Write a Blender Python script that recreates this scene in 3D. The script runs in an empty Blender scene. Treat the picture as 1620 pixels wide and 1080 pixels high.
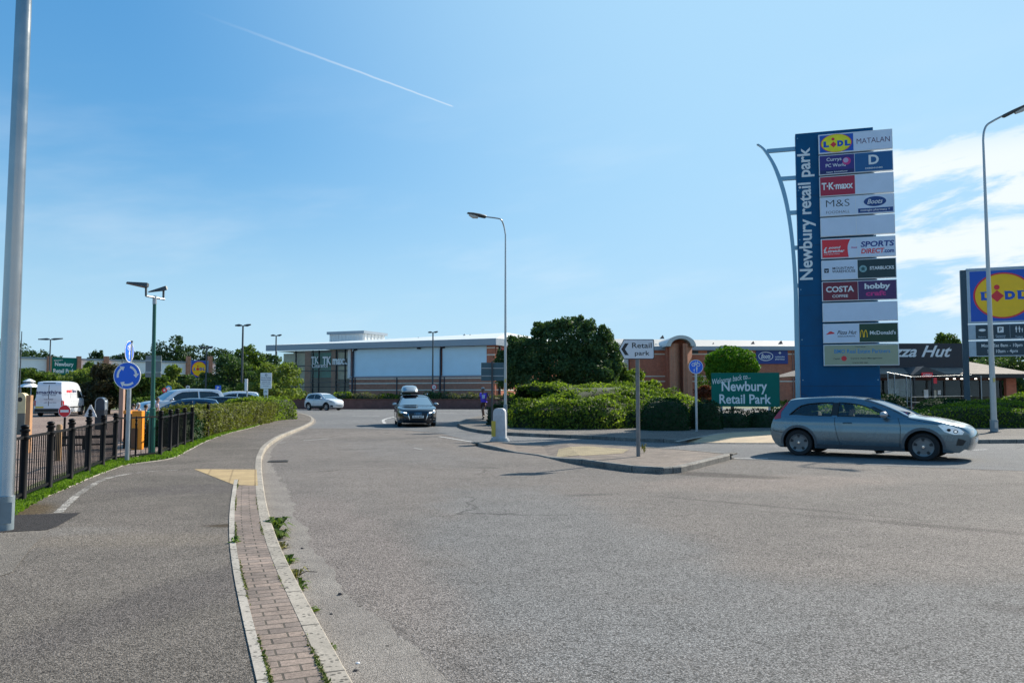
import bpy, bmesh, math, random
import numpy as np
from mathutils import Vector, Matrix
from mathutils.geometry import tessellate_polygon
R = math.radians
random.seed(7)
rng = np.random.default_rng(7)
scene = bpy.context.scene
COL = scene.collection

# ------------------------------------------------------------------ camera
F = 1277.0; PITCH = math.atan(1277/19900); EYE = 1.55
SP, CP = math.sin(PITCH), math.cos(PITCH)
cam = bpy.data.cameras.new('camera'); camo = bpy.data.objects.new('camera', cam); COL.objects.link(camo)
cam.sensor_width = 36; cam.lens = 36*F/1620; cam.clip_start = .05; cam.clip_end = 6000
camo.location = (0, 0, EYE); camo.rotation_euler = (R(90)+PITCH, 0, 0)
scene.camera = camo

def ray(px, py):
    a = (px-810)/F; b = (540-py)/F
    return a, CP-b*SP, SP+b*CP
def G(px, py, z=0.):                                   # point of the ground plane seen at a place of the photograph
    d = ray(px, py); t = (z-EYE)/d[2]
    return Vector((d[0]*t, d[1]*t, z))
def P(px, py, Y):                                      # point at a known distance
    d = ray(px, py); t = Y/d[1]
    return Vector((d[0]*t, Y, EYE+d[2]*t))
class Plane:                                           # upright plane through A heading ang (radians from +X)
    def __init__(s, A, ang):
        s.A = Vector((A[0], A[1])); s.ang = ang; s.u = Vector((math.cos(ang), math.sin(ang)))
    def sz(s, px, py, off=0.):                         # -> (distance along, height); off = offset towards the viewer side
        d = ray(px, py); n = Vector((s.u.y, -s.u.x)); A = s.A+n*off
        # t*(dx,dy) = A + k*u
        det = d[0]*(-s.u.y)+d[1]*s.u.x
        t = (A.x*(-s.u.y)+A.y*s.u.x)/det
        pt = Vector((d[0]*t, d[1]*t))
        return (pt-A).dot(s.u), EYE+d[2]*t

# ------------------------------------------------------------------ world, sun, exposure
SUN_AZ, SUN_EL = R(43), R(34)
def nd(nt, typ, props=None, ins=None):
    n = nt.nodes.new(typ)
    for k, v in (props or {}).items(): setattr(n, k, v)
    for k, v in (ins or {}).items():
        s = n.inputs[k]
        if isinstance(v, bpy.types.NodeSocket): nt.links.new(v, s)
        else: s.default_value = v
    return n
def math_(nt, op, a, b=None, c=None, clamp=False):
    n = nt.nodes.new('ShaderNodeMath'); n.operation = op; n.use_clamp = clamp
    for i, v in enumerate((a, b, c)):
        if v is None: continue
        if isinstance(v, bpy.types.NodeSocket): nt.links.new(v, n.inputs[i])
        else: n.inputs[i].default_value = v
    return n.outputs[0]
def sstep(nt, v, a, b, lo=0., hi=1.):
    n = nd(nt, 'ShaderNodeMapRange', {'interpolation_type': 'SMOOTHSTEP'}, {0: v, 1: a, 2: b, 3: lo, 4: hi})
    return n.outputs[0]
def mixc(nt, f, a, b, mode='MIX'):
    n = nt.nodes.new('ShaderNodeMix'); n.data_type = 'RGBA'; n.blend_type = mode; n.clamp_result = False
    for i, v in ((0, f), (6, a), (7, b)):
        if isinstance(v, bpy.types.NodeSocket): nt.links.new(v, n.inputs[i])
        elif i == 0: n.inputs[0].default_value = v
        else: n.inputs[i].default_value = (*v, 1) if len(v) == 3 else v
    return n.outputs[2]

world = bpy.data.worlds.new('World'); scene.world = world; world.use_nodes = True
def build_world():
    nt = world.node_tree; nt.nodes.clear()
    sky = nd(nt, 'ShaderNodeTexSky', {'sky_type': 'NISHITA', 'sun_disc': False, 'sun_elevation': SUN_EL, 'sun_rotation': SUN_AZ,
                                      'air_density': 1.0, 'dust_density': .35, 'ozone_density': 2.2, 'altitude': 50})
    gm = nd(nt, 'ShaderNodeGamma', ins={0: sky.outputs[0], 1: SKY_GAM})
    hs = nd(nt, 'ShaderNodeHueSaturation', ins={'Hue': .497, 'Saturation': SKY_SAT, 'Value': SKY_VAL, 'Fac': 1.0, 'Color': gm.outputs[0]})
    col = mixc(nt, 1., hs.outputs[0], SKY_TINT, 'MULTIPLY')
    tc = nd(nt, 'ShaderNodeTexCoord')
    nrm = nd(nt, 'ShaderNodeVectorMath', {'operation': 'NORMALIZE'}, {0: tc.outputs['Generated']}).outputs[0]
    sx = nd(nt, 'ShaderNodeSeparateXYZ', ins={0: nrm})
    x, y, z = sx.outputs
    sdir = (math.sin(SUN_AZ)*math.cos(SUN_EL), math.cos(SUN_AZ)*math.cos(SUN_EL), math.sin(SUN_EL))
    sdot = nd(nt, 'ShaderNodeVectorMath', {'operation': 'DOT_PRODUCT'}, {0: nrm, 1: sdir}).outputs['Value']
    col = mixc(nt, math_(nt, 'MULTIPLY', sstep(nt, sdot, .47, .93), sstep(nt, sdot, 1.0, .95, .55, .86)), col, SKY_GLOW)   # hazy bright air around the sun
    col = mixc(nt, sstep(nt, z, .30, -.02, 0., .88), col, SKY_HOR)      # pale air near the horizon
    az = math_(nt, 'ARCTAN2', x, y)                    # 0 = +Y, positive to the right
    el = math_(nt, 'ARCSINE', z)
    # flat wispy clouds, stretched sideways
    cv = nd(nt, 'ShaderNodeCombineXYZ', ins={0: math_(nt, 'MULTIPLY', az, 5.0), 1: math_(nt, 'MULTIPLY_ADD', el, 19.0, math_(nt, 'MULTIPLY', az, -2.4)), 2: 0.})
    n1 = nd(nt, 'ShaderNodeTexNoise', ins={'Vector': cv.outputs[0], 'Scale': 1.25, 'Detail': 9., 'Roughness': .6, 'Distortion': .35}).outputs[0]
    region = math_(nt, 'MULTIPLY', sstep(nt, az, R(20.5), R(25.5)), math_(nt, 'MULTIPLY', sstep(nt, el, R(3), R(6)), sstep(nt, el, R(18), R(14))))
    thr = math_(nt, 'MULTIPLY_ADD', region, .20, math_(nt, 'SUBTRACT', n1, .655))
    m1 = math_(nt, 'MULTIPLY', sstep(nt, thr, -.04, .10), region)
    # faint haze streaks low over the whole sky
    n2 = nd(nt, 'ShaderNodeTexNoise', ins={'Vector': cv.outputs[0], 'Scale': .55, 'Detail': 5., 'Roughness': .55}).outputs[0]
    m2 = math_(nt, 'MULTIPLY', math_(nt, 'MULTIPLY', sstep(nt, n2, .46, .75), sstep(nt, el, R(26), R(6))), .22)
    mask = math_(nt, 'MAXIMUM', math_(nt, 'MULTIPLY', m1, .84), m2)
    # vapour trail: a great-circle arc
    def dirv(px, py):
        return Vector(ray(px, py)).normalized()
    d1, d2 = dirv(310, 19), dirv(719, 169.5)
    nn = d1.cross(d2).normalized(); tang = nn.cross(d1).normalized(); span = math.acos(d1.dot(d2))
    dn = nd(nt, 'ShaderNodeVectorMath', {'operation': 'DOT_PRODUCT'}, {0: nrm, 1: nn}).outputs['Value']
    wob = nd(nt, 'ShaderNodeTexNoise', ins={'Vector': nrm, 'Scale': 60., 'Detail': 3.}).outputs[0]
    dn = math_(nt, 'ABSOLUTE', math_(nt, 'ADD', dn, math_(nt, 'MULTIPLY_ADD', wob, .0014, -.0007)))
    dt = nd(nt, 'ShaderNodeVectorMath', {'operation': 'DOT_PRODUCT'}, {0: nrm, 1: tang}).outputs['Value']
    d0 = nd(nt, 'ShaderNodeVectorMath', {'operation': 'DOT_PRODUCT'}, {0: nrm, 1: d1}).outputs['Value']
    t = math_(nt, 'DIVIDE', math_(nt, 'ARCTAN2', dt, d0), span)
    w = math_(nt, 'MULTIPLY_ADD', t, -.0012, .0024)
    prof = sstep(nt, math_(nt, 'DIVIDE', dn, w), 1., .15)
    along = math_(nt, 'MULTIPLY', sstep(nt, t, -.05, .8), sstep(nt, t, 1.0, .985))
    trail = math_(nt, 'MULTIPLY', math_(nt, 'MULTIPLY', prof, along), .36)
    col = mixc(nt, mask, col, CLOUD)
    col = mixc(nt, trail, col, CLOUD)
    bg = nd(nt, 'ShaderNodeBackground', ins={'Color': col, 'Strength': SKY_STR})
    out = nd(nt, 'ShaderNodeOutputWorld', ins={0: bg.outputs[0]})
SKY_STR = .12; SKY_SAT = 2.1; SKY_GAM = .44; SKY_VAL = 1.53; SKY_TINT = (.80, 1.02, 1.15); SKY_GLOW = (2.17, 3.55, 4.68); SKY_HOR = (2.28, 3.46, 4.50); CLOUD = (4.65, 4.85, 5.0)
build_world()
sun = bpy.data.lights.new('sun', 'SUN'); suno = bpy.data.objects.new('sun', sun); COL.objects.link(suno)
sun.energy = 4.6; sun.angle = R(.55); sun.color = (1, .925, .80)
sd = Vector((math.sin(SUN_AZ)*math.cos(SUN_EL), math.cos(SUN_AZ)*math.cos(SUN_EL), math.sin(SUN_EL)))
suno.rotation_euler = sd.to_track_quat('Z', 'Y').to_euler(); suno.location = sd*50
scene.view_settings.view_transform = 'Standard'; scene.view_settings.look = 'None'
scene.view_settings.exposure = .84; scene.view_settings.gamma = 1
scene.cycles.max_bounces = 6; scene.cycles.transparent_max_bounces = 12
scene.cycles.sample_clamp_indirect = 6

# ------------------------------------------------------------------ materials
def principled(name):
    m = bpy.data.materials.new(name); m.use_nodes = True; nt = m.node_tree
    return m, nt, nt.nodes['Principled BSDF']
def M(name, col, rough=.6, metal=0., var=.12, scale=3., coat=0., spec=.5, bump=0., bscale=40.):
    m, nt, b = principled(name)
    tc = nd(nt, 'ShaderNodeTexCoord').outputs['Object']
    n = nd(nt, 'ShaderNodeTexNoise', ins={'Vector': tc, 'Scale': scale, 'Detail': 6., 'Roughness': .6}).outputs[0]
    f = nd(nt, 'ShaderNodeMapRange', ins={0: n, 1: .3, 2: .7, 3: 1-var, 4: 1+var}).outputs[0]
    hv = nd(nt, 'ShaderNodeVectorMath', {'operation': 'SCALE'}, {0: col, 'Scale': f})
    nt.links.new(hv.outputs[0], b.inputs['Base Color'])
    rr = nd(nt, 'ShaderNodeMapRange', ins={0: n, 1: .3, 2: .7, 3: max(.02, rough-.06), 4: min(1, rough+.06)}).outputs[0]
    nt.links.new(rr, b.inputs['Roughness'])
    b.inputs['Metallic'].default_value = metal; b.inputs['Coat Weight'].default_value = coat
    b.inputs['Coat Roughness'].default_value = .04; b.inputs['Specular IOR Level'].default_value = spec
    if bump:
        n2 = nd(nt, 'ShaderNodeTexNoise', ins={'Vector': tc, 'Scale': bscale, 'Detail': 4.}).outputs[0]
        bp = nd(nt, 'ShaderNodeBump', ins={'Strength': bump, 'Distance': .02, 'Height': n2})
        nt.links.new(bp.outputs[0], b.inputs['Normal'])
    return m
def glass(name, tint=(.55, .62, .62), opac=.25, rough=.02, boost=.03, gl=.95):
    m = bpy.data.materials.new(name); m.use_nodes = True; nt = m.node_tree; nt.nodes.clear()
    t = nd(nt, 'ShaderNodeBsdfTransparent', ins={0: (*tint, 1)})
    g = nd(nt, 'ShaderNodeBsdfGlossy', ins={'Color': (gl*.95, gl, gl*1.04, 1), 'Roughness': rough})
    d = nd(nt, 'ShaderNodeBsdfDiffuse', ins={0: (.03, .04, .05, 1)})
    lw = nd(nt, 'ShaderNodeFresnel', ins={'IOR': 1.5}).outputs[0]
    a = nd(nt, 'ShaderNodeMixShader', ins={0: opac, 1: t.outputs[0], 2: d.outputs[0]})
    b = nd(nt, 'ShaderNodeMixShader', ins={0: math_(nt, 'MULTIPLY_ADD', lw, 1.0, boost, True), 1: a.outputs[0], 2: g.outputs[0]})
    nd(nt, 'ShaderNodeOutputMaterial', ins={0: b.outputs[0]})
    return m
def asphalt(name, ca, cb, grain=55., big=.12, spots=(), grit=.55, crack=True, pitch=.5):
    m, nt, b = principled(name)
    tc = nd(nt, 'ShaderNodeTexCoord').outputs['Object']
    n = nd(nt, 'ShaderNodeTexNoise', ins={'Vector': tc, 'Scale': big, 'Detail': 7., 'Roughness': .62, 'Distortion': .4}).outputs[0]
    col = mixc(nt, sstep(nt, n, .38, .62), ca, cb)
    for (sx, sy, rx, ry, ang, c, amt) in spots:        # worn or dirty patches with a place and shape of their own
        mp = nd(nt, 'ShaderNodeMapping', {'vector_type': 'TEXTURE'}, {0: tc, 1: (sx, sy, 0), 2: (0, 0, ang), 3: (rx, ry, 1)}).outputs[0]
        dn = nd(nt, 'ShaderNodeTexNoise', ins={'Vector': tc, 'Scale': .9, 'Detail': 6.}).outputs[0]
        ln = nd(nt, 'ShaderNodeVectorMath', {'operation': 'LENGTH'}, {0: mp}).outputs['Value']
        ln = math_(nt, 'ADD', ln, math_(nt, 'MULTIPLY_ADD', dn, 1.0, -.5))
        col = mixc(nt, math_(nt, 'MULTIPLY', sstep(nt, ln, 1.1, .45), amt), col, c)
    v = nd(nt, 'ShaderNodeTexVoronoi', ins={'Vector': tc, 'Scale': grain, 'Randomness': 1.})
    bw = nd(nt, 'ShaderNodeSeparateColor', ins={0: v.outputs['Color']}).outputs[0]
    n3 = nd(nt, 'ShaderNodeTexNoise', ins={'Vector': tc, 'Scale': grain*.85, 'Detail': 4., 'Roughness': .7}).outputs[0]
    g1 = nd(nt, 'ShaderNodeMapRange', ins={0: bw, 1: 0., 2: 1., 3: 1-grit, 4: 1+grit}).outputs[0]
    g2 = nd(nt, 'ShaderNodeMapRange', ins={0: n3, 1: .28, 2: .72, 3: 1-grit*.7, 4: 1+grit*.7}).outputs[0]
    gap = sstep(nt, v.outputs['Distance'], .75, .35, .45, 1.)
    f = math_(nt, 'MULTIPLY', math_(nt, 'MULTIPLY', g1, g2), gap)
    nm = nd(nt, 'ShaderNodeTexNoise', ins={'Vector': tc, 'Scale': 1.7, 'Detail': 8., 'Roughness': .7}).outputs[0]
    f = math_(nt, 'MULTIPLY', f, nd(nt, 'ShaderNodeMapRange', ins={0: nm, 1: .3, 2: .7, 3: .88, 4: 1.13}).outputs[0])
    wide = nd(nt, 'ShaderNodeTexVoronoi', ins={'Vector': tc, 'Scale': 13., 'Randomness': 1.})
    wsel = nd(nt, 'ShaderNodeSeparateColor', ins={0: wide.outputs['Color']}).outputs[1]
    pit = math_(nt, 'MULTIPLY', sstep(nt, wide.outputs['Distance'], .24, .08), sstep(nt, wsel, .86, .91))
    f = math_(nt, 'MULTIPLY', f, math_(nt, 'MULTIPLY_ADD', pit, -pitch, 1.))
    if crack:
        ce = nd(nt, 'ShaderNodeTexVoronoi', {'feature': 'DISTANCE_TO_EDGE'}, {'Vector': nd(nt, 'ShaderNodeVectorMath', {'operation': 'ADD'}, {0: tc, 1: nd(nt, 'ShaderNodeTexNoise', ins={'Vector': tc, 'Scale': 1.3, 'Detail': 4.}).outputs['Color']}).outputs[0], 'Scale': .16}).outputs['Distance']
        ck = math_(nt, 'MULTIPLY', sstep(nt, ce, .006, .001), sstep(nt, n, .45, .6))
        f = math_(nt, 'MULTIPLY', f, math_(nt, 'MULTIPLY_ADD', ck, -.45, 1.))
    out = nd(nt, 'ShaderNodeVectorMath', {'operation': 'SCALE'}, {0: col, 'Scale': f})
    nt.links.new(out.outputs[0], b.inputs['Base Color'])
    b.inputs['Roughness'].default_value = .9; b.inputs['Specular IOR Level'].default_value = .12
    hgt = math_(nt, 'ADD', math_(nt, 'MULTIPLY', v.outputs['Distance'], -1.), math_(nt, 'MULTIPLY', n3, 1.2))
    bp = nd(nt, 'ShaderNodeBump', ins={'Strength': .55, 'Distance': .012, 'Height': hgt})
    nt.links.new(bp.outputs[0], b.inputs['Normal'])
    return m
def brick(name, c1, c2, mort, bw, bh, mortar=.012, uv=False, var=.2, offset=.5, speck=0., rough=.85, bumpd=.006, squash=None):
    m, nt, b = principled(name)
    t = nd(nt, 'ShaderNodeTexCoord')
    if uv:
        vec = t.outputs['UV']; tc = t.outputs['Object']
        if uv == 'swap':
            q = nd(nt, 'ShaderNodeSeparateXYZ', ins={0: vec}).outputs
            vec = nd(nt, 'ShaderNodeCombineXYZ', ins={0: q[1], 1: q[0], 2: 0.}).outputs[0]
    else:
        tc = t.outputs['Object']; s = nd(nt, 'ShaderNodeSeparateXYZ', ins={0: tc}).outputs
        vec = nd(nt, 'ShaderNodeCombineXYZ', ins={0: math_(nt, 'ADD', s[0], s[1]), 1: s[2], 2: 0.}).outputs[0]
    bt = nd(nt, 'ShaderNodeTexBrick', {'offset': offset}, {'Vector': vec, 'Color1': (*c1, 1), 'Color2': (*c2, 1), 'Mortar': (*mort, 1), 'Scale': 1., 'Mortar Size': mortar,
            'Mortar Smooth': .2, 'Bias': 0., 'Brick Width': bw, 'Row Height': bh})
    n = nd(nt, 'ShaderNodeTexNoise', ins={'Vector': tc, 'Scale': 2.2, 'Detail': 8., 'Roughness': .7}).outputs[0]
    f = nd(nt, 'ShaderNodeMapRange', ins={0: n, 1: .3, 2: .7, 3: 1-var, 4: 1+var}).outputs[0]
    n2 = nd(nt, 'ShaderNodeTexNoise', ins={'Vector': tc, 'Scale': 55., 'Detail': 4., 'Roughness': .7}).outputs[0]
    f = math_(nt, 'MULTIPLY', f, nd(nt, 'ShaderNodeMapRange', ins={0: n2, 1: .3, 2: .7, 3: 1-var*.8, 4: 1+var*.8}).outputs[0])
    if speck:
        vv = nd(nt, 'ShaderNodeTexVoronoi', ins={'Vector': tc, 'Scale': 26.}).outputs['Distance']
        n4 = nd(nt, 'ShaderNodeTexNoise', ins={'Vector': tc, 'Scale': 9., 'Detail': 3.}).outputs[0]
        f = math_(nt, 'MULTIPLY', f, math_(nt, 'MULTIPLY_ADD', math_(nt, 'MULTIPLY', sstep(nt, vv, .40, .22), sstep(nt, n4, .40, .52)), -speck, 1.))
    o = nd(nt, 'ShaderNodeVectorMath', {'operation': 'SCALE'}, {0: bt.outputs[0], 'Scale': f})
    nt.links.new(o.outputs[0], b.inputs['Base Color'])
    b.inputs['Roughness'].default_value = rough; b.inputs['Specular IOR Level'].default_value = .3
    h = math_(nt, 'ADD', math_(nt, 'MULTIPLY', bt.outputs['Fac'], -1.), math_(nt, 'MULTIPLY', n2, .5))
    bp = nd(nt, 'ShaderNodeBump', ins={'Strength': .7, 'Distance': bumpd, 'Height': h})
    nt.links.new(bp.outputs[0], b.inputs['Normal'])
    return m
def leafmat(name, ca, cb, trans=.35, rough=.6, spec=.08):
    m = bpy.data.materials.new(name); m.use_nodes = True; nt = m.node_tree; nt.nodes.clear()
    g = nd(nt, 'ShaderNodeNewGeometry').outputs['Random Per Island']
    tc = nd(nt, 'ShaderNodeTexCoord').outputs['Object']
    n = nd(nt, 'ShaderNodeTexNoise', ins={'Vector': tc, 'Scale': 1.1, 'Detail': 4.}).outputs[0]
    f = math_(nt, 'POWER', math_(nt, 'ADD', math_(nt, 'MULTIPLY', g, .6), math_(nt, 'MULTIPLY_ADD', n, 1.2, -.4), clamp=True), 1.35)
    c = mixc(nt, f, ca, cb)
    p = nd(nt, 'ShaderNodeBsdfPrincipled', ins={'Base Color': c, 'Roughness': rough, 'Specular IOR Level': spec})
    ct = nd(nt, 'ShaderNodeVectorMath', {'operation': 'MULTIPLY'}, {0: c, 1: (1.3, 1.45, .5)}).outputs[0]
    tr = nd(nt, 'ShaderNodeBsdfTranslucent', ins={0: ct})
    mx = nd(nt, 'ShaderNodeMixShader', ins={0: trans, 1: p.outputs[0], 2: tr.outputs[0]})
    nd(nt, 'ShaderNodeOutputMaterial', ins={0: mx.outputs[0]})
    return m

# ------------------------------------------------------------------ object helpers
def tag(o, label=None, cat=None, group=None, kind=None):
    if label: o['label'] = label
    if cat: o['category'] = cat
    if group: o['group'] = group
    if kind: o['kind'] = kind
    return o
def thing(name, label, cat, loc=(0, 0, 0), rotz=0., group=None):
    o = bpy.data.objects.new(name, None); COL.objects.link(o); o.empty_display_size = .2
    o.location = loc; o.rotation_euler = (0, 0, rotz)
    return tag(o, label, cat, group)
def copy_thing(root, loc, rotz, label):
    r = root.copy(); COL.objects.link(r); r.location = loc; r.rotation_euler = (0, 0, rotz); r['label'] = label
    for ch in list(root.children):
        c = ch.copy(); COL.objects.link(c); c.parent = r
        for g in list(ch.children):
            d = g.copy(); COL.objects.link(d); d.parent = c
    return r
class MB:
    def __init__(s): s.v = []; s.f = []; s.mi = []; s.m = 0; s.uv = {}
    def face(s, idx, uv=None):
        s.f.append(tuple(idx)); s.mi.append(s.m)
        if uv: s.uv[len(s.f)-1] = uv
    def add(s, vs, fs, uvs=None):
        o = len(s.v); s.v += [tuple(p) for p in vs]
        for k, f in enumerate(fs): s.face([i+o for i in f], uvs[k] if uvs else None)
    def box(s, x0, x1, y0, y1, z0, z1, mat=None):
        vs = [(x, y, z) for z in (z0, z1) for y in (y0, y1) for x in (x0, x1)]
        if mat is not None: vs = [mat @ Vector(p) for p in vs]
        s.add(vs, [(0, 2, 3, 1), (4, 5, 7, 6), (0, 1, 5, 4), (2, 6, 7, 3), (0, 4, 6, 2), (1, 3, 7, 5)])
    def cyl(s, p0, p1, r0, r1=None, n=12, caps=True):
        p0, p1 = Vector(p0), Vector(p1); r1 = r0 if r1 is None else r1
        s.tube([p0, p1], [r0, r1], n, caps)
    def tube(s, pts, rs, n=10, caps=True):
        pts = [Vector(p) for p in pts]
        if not hasattr(rs, '__len__'): rs = [rs]*len(pts)
        rings = []; prev = None
        for i, p in enumerate(pts):
            d = (pts[min(i+1, len(pts)-1)]-pts[max(i-1, 0)]).normalized()
            if prev is None: a = d.orthogonal().normalized()
            else: a = (prev-d*prev.dot(d)).normalized()
            prev = a; b = d.cross(a)
            rings.append([p+(a*math.cos(2*math.pi*k/n)+b*math.sin(2*math.pi*k/n))*rs[i] for k in range(n)])
        o = len(s.v); s.v += [tuple(q) for r in rings for q in r]
        for i in range(len(pts)-1):
            for k in range(n):
                s.face((o+i*n+k, o+i*n+(k+1) % n, o+(i+1)*n+(k+1) % n, o+(i+1)*n+k))
        if caps:
            s.face([o+k for k in range(n)][::-1]); s.face([o+(len(pts)-1)*n+k for k in range(n)])
    def lathe(s, prof, c=(0, 0, 0), n=16, axis='z'):   # prof = [(r, h)]
        o = len(s.v); c = Vector(c)
        for r, h in prof:
            for k in range(n):
                a = 2*math.pi*k/n
                p = (r*math.cos(a), r*math.sin(a), h) if axis == 'z' else (r*math.cos(a), h, r*math.sin(a))
                s.v.append(tuple(c+Vector(p)))
        for i in range(len(prof)-1):
            for k in range(n):
                q = (o+i*n+k, o+i*n+(k+1) % n, o+(i+1)*n+(k+1) % n, o+(i+1)*n+k)
                s.face(q if axis == 'z' else q[::-1])
        s.face([o+k for k in range(n)][::-1 if axis == 'z' else 1]); s.face([o+(len(prof)-1)*n+k for k in range(n)][::1 if axis == 'z' else -1])
    def ball(s, c, rx, ry=None, rz=None, n=12, m=8):
        ry = rx if ry is None else ry; rz = rx if rz is None else rz
        o = len(s.v)
        for i in range(m+1):
            t = math.pi*i/m
            for k in range(n):
                a = 2*math.pi*k/n
                s.v.append((c[0]+rx*math.sin(t)*math.cos(a), c[1]+ry*math.sin(t)*math.sin(a), c[2]-rz*math.cos(t)))
        for i in range(m):
            for k in range(n):
                s.face((o+i*n+k, o+i*n+(k+1) % n, o+(i+1)*n+(k+1) % n, o+(i+1)*n+k))
    def prism(s, poly, fn0, fn1, holes=()):            # 2-D polygon with holes between two maps 2-D -> 3-D (fn1 is the outside)
        loops = [poly]+list(holes)
        flat = [p for l in loops for p in l]
        tris = tessellate_polygon([[Vector((p[0], p[1], 0)) for p in l] for l in loops])
        def area(t): a, b, c = (flat[i] for i in t); return (b[0]-a[0])*(c[1]-a[1])-(b[1]-a[1])*(c[0]-a[0])
        tris = [t if area(t) > 0 else t[::-1] for t in tris]
        n = len(flat); o = len(s.v)
        s.v += [tuple(fn0(*p)) for p in flat]+[tuple(fn1(*p)) for p in flat]
        for t in tris:
            s.face([o+n+i for i in t]); s.face([o+i for i in t][::-1])
        k = 0
        for li, l in enumerate(loops):
            sg = sum(l[i][0]*l[(i+1) % len(l)][1]-l[(i+1) % len(l)][0]*l[i][1] for i in range(len(l)))
            for i in range(len(l)):
                a, b = k+i, k+(i+1) % len(l)
                q = (o+a, o+b, o+n+b, o+n+a)
                s.face(q if (sg > 0) == (li == 0) else q[::-1])
            k += len(l)
    def slab(s, poly, z0, z1, holes=()):
        s.prism(poly, lambda x, y: (x, y, z0), lambda x, y: (x, y, z1), holes)
    def sheet(s, poly, y, t=.004, holes=()):           # upright sheet facing -Y, its front at y, thickness t behind it
        s.prism([(p[0], p[1]) for p in poly], lambda x, z: (x, y+t, z), lambda x, z: (x, y, z), holes)
    def build(s, name, mats, parent=None, smooth=False, bevel=0., seg=2, loc=None):
        me = bpy.data.meshes.new(name)
        me.from_pydata(s.v, [], s.f)
        for mt in (mats if isinstance(mats, (list, tuple)) else [mats]): me.materials.append(mt)
        me.polygons.foreach_set('material_index', s.mi)
        if s.uv:
            ul = me.uv_layers.new(name='UVMap')
            for p in me.polygons:
                if p.index in s.uv:
                    for li, q in zip(p.loop_indices, s.uv[p.index]): ul.data[li].uv = q
        if bevel:
            bm = bmesh.new(); bm.from_mesh(me)
            bmesh.ops.remove_doubles(bm, verts=bm.verts, dist=1e-5)
            es = [e for e in bm.edges if len(e.link_faces) == 2 and e.calc_face_angle(0) > .5]
            bmesh.ops.bevel(bm, geom=es, offset=bevel, segments=seg, profile=.6, affect='EDGES', clamp_overlap=True)
            bm.to_mesh(me); bm.free()
        if smooth:
            me.polygons.foreach_set('use_smooth', [True]*len(me.polygons))
            if smooth != 'all':
                me.set_sharp_from_angle(angle=R(38))
        me.validate(); me.update()
        o = bpy.data.objects.new(name, me); COL.objects.link(o)
        if parent: o.parent = parent
        if loc is not None: o.location = loc
        return o
def circle(cx, cz, rx, rz=None, n=40, a0=0., a1=2*math.pi):
    rz = rx if rz is None else rz
    full = abs(a1-a0-2*math.pi) < 1e-6
    return [(cx+rx*math.cos(a0+(a1-a0)*k/(n if full else n-1)), cz+rz*math.sin(a0+(a1-a0)*k/(n if full else n-1))) for k in range(n)]
def rrect(x0, x1, z0, z1, r, n=5):
    pts = []
    for cx, cz, a in ((x1-r, z0+r, -90), (x1-r, z1-r, 0), (x0+r, z1-r, 90), (x0+r, z0+r, 180)):
        pts += [(cx+r*math.cos(R(a+90*k/n)), cz+r*math.sin(R(a+90*k/n))) for k in range(n+1)]
    return pts
def crom(pts, k=6, closed=False):                      # Catmull-Rom through 2-D or 3-D points
    pts = [Vector(p) for p in pts]; out = []; n = len(pts)
    for i in range(n if closed else n-1):
        p0 = pts[(i-1) % n] if closed or i > 0 else pts[0]; p1 = pts[i]; p2 = pts[(i+1) % n]
        p3 = pts[(i+2) % n] if closed or i+2 < n else pts[-1]
        for j in range(k):
            t = j/k
            out.append(.5*((2*p1)+(p2-p0)*t+(2*p0-5*p1+4*p2-p3)*t*t+(3*p1-p0-3*p2+p3)*t**3))
    if not closed: out.append(pts[-1])
    return out
_fontcache = {}
def text_geo(st, bold=0., shear=0., ext=.0):
    key = (st, bold, shear)
    if key in _fontcache: return _fontcache[key]
    cu = bpy.data.curves.new('lettering', 'FONT'); cu.body = st; cu.size = 1; cu.offset = bold; cu.shear = shear
    cu.resolution_u = 3; cu.fill_mode = 'FRONT'; cu.align_x = 'LEFT'
    ob = bpy.data.objects.new('lettering', cu); COL.objects.link(ob)
    bpy.context.view_layer.update()
    me = bpy.data.meshes.new_from_object(ob.evaluated_get(bpy.context.evaluated_depsgraph_get()))
    vs = [tuple(v.co) for v in me.vertices]; fs = [tuple(p.vertices) for p in me.polygons]
    bpy.data.objects.remove(ob); bpy.data.curves.remove(cu); bpy.data.meshes.remove(me)
    _fontcache[key] = (vs, fs); return vs, fs
def letters(mb, st, cx, cz, w, h, y, bold=.012, shear=0., rot=0., depth=0.):
    """lettering fitted into a w x h box centred at (cx, cz) on an upright face at y, facing -Y"""
    vs, fs = text_geo(st, bold, shear)
    xs = [v[0] for v in vs]; ys = [v[1] for v in vs]
    x0, x1, y0, y1 = min(xs), max(xs), min(ys), max(ys); c, s_ = math.cos(rot), math.sin(rot)
    def mp(v, yy):
        a = ((v[0]-x0)/(x1-x0)-.5)*w; b = ((v[1]-y0)/(y1-y0)-.5)*h
        return (cx+a*c-b*s_, yy, cz+a*s_+b*c)
    mb.add([mp(v, y) for v in vs], fs)
def lettering(st, cx, cz, w, h, y, mat, parent, **kw):
    mb = MB(); letters(mb, st, cx, cz, w, h, y, **kw); return mb.build('lettering', mat, parent)
def sheet(name, poly, y, mat, parent, t=.004, holes=()):
    mb = MB(); mb.sheet(poly, y, t, holes); return mb.build(name, mat, parent)

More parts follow.
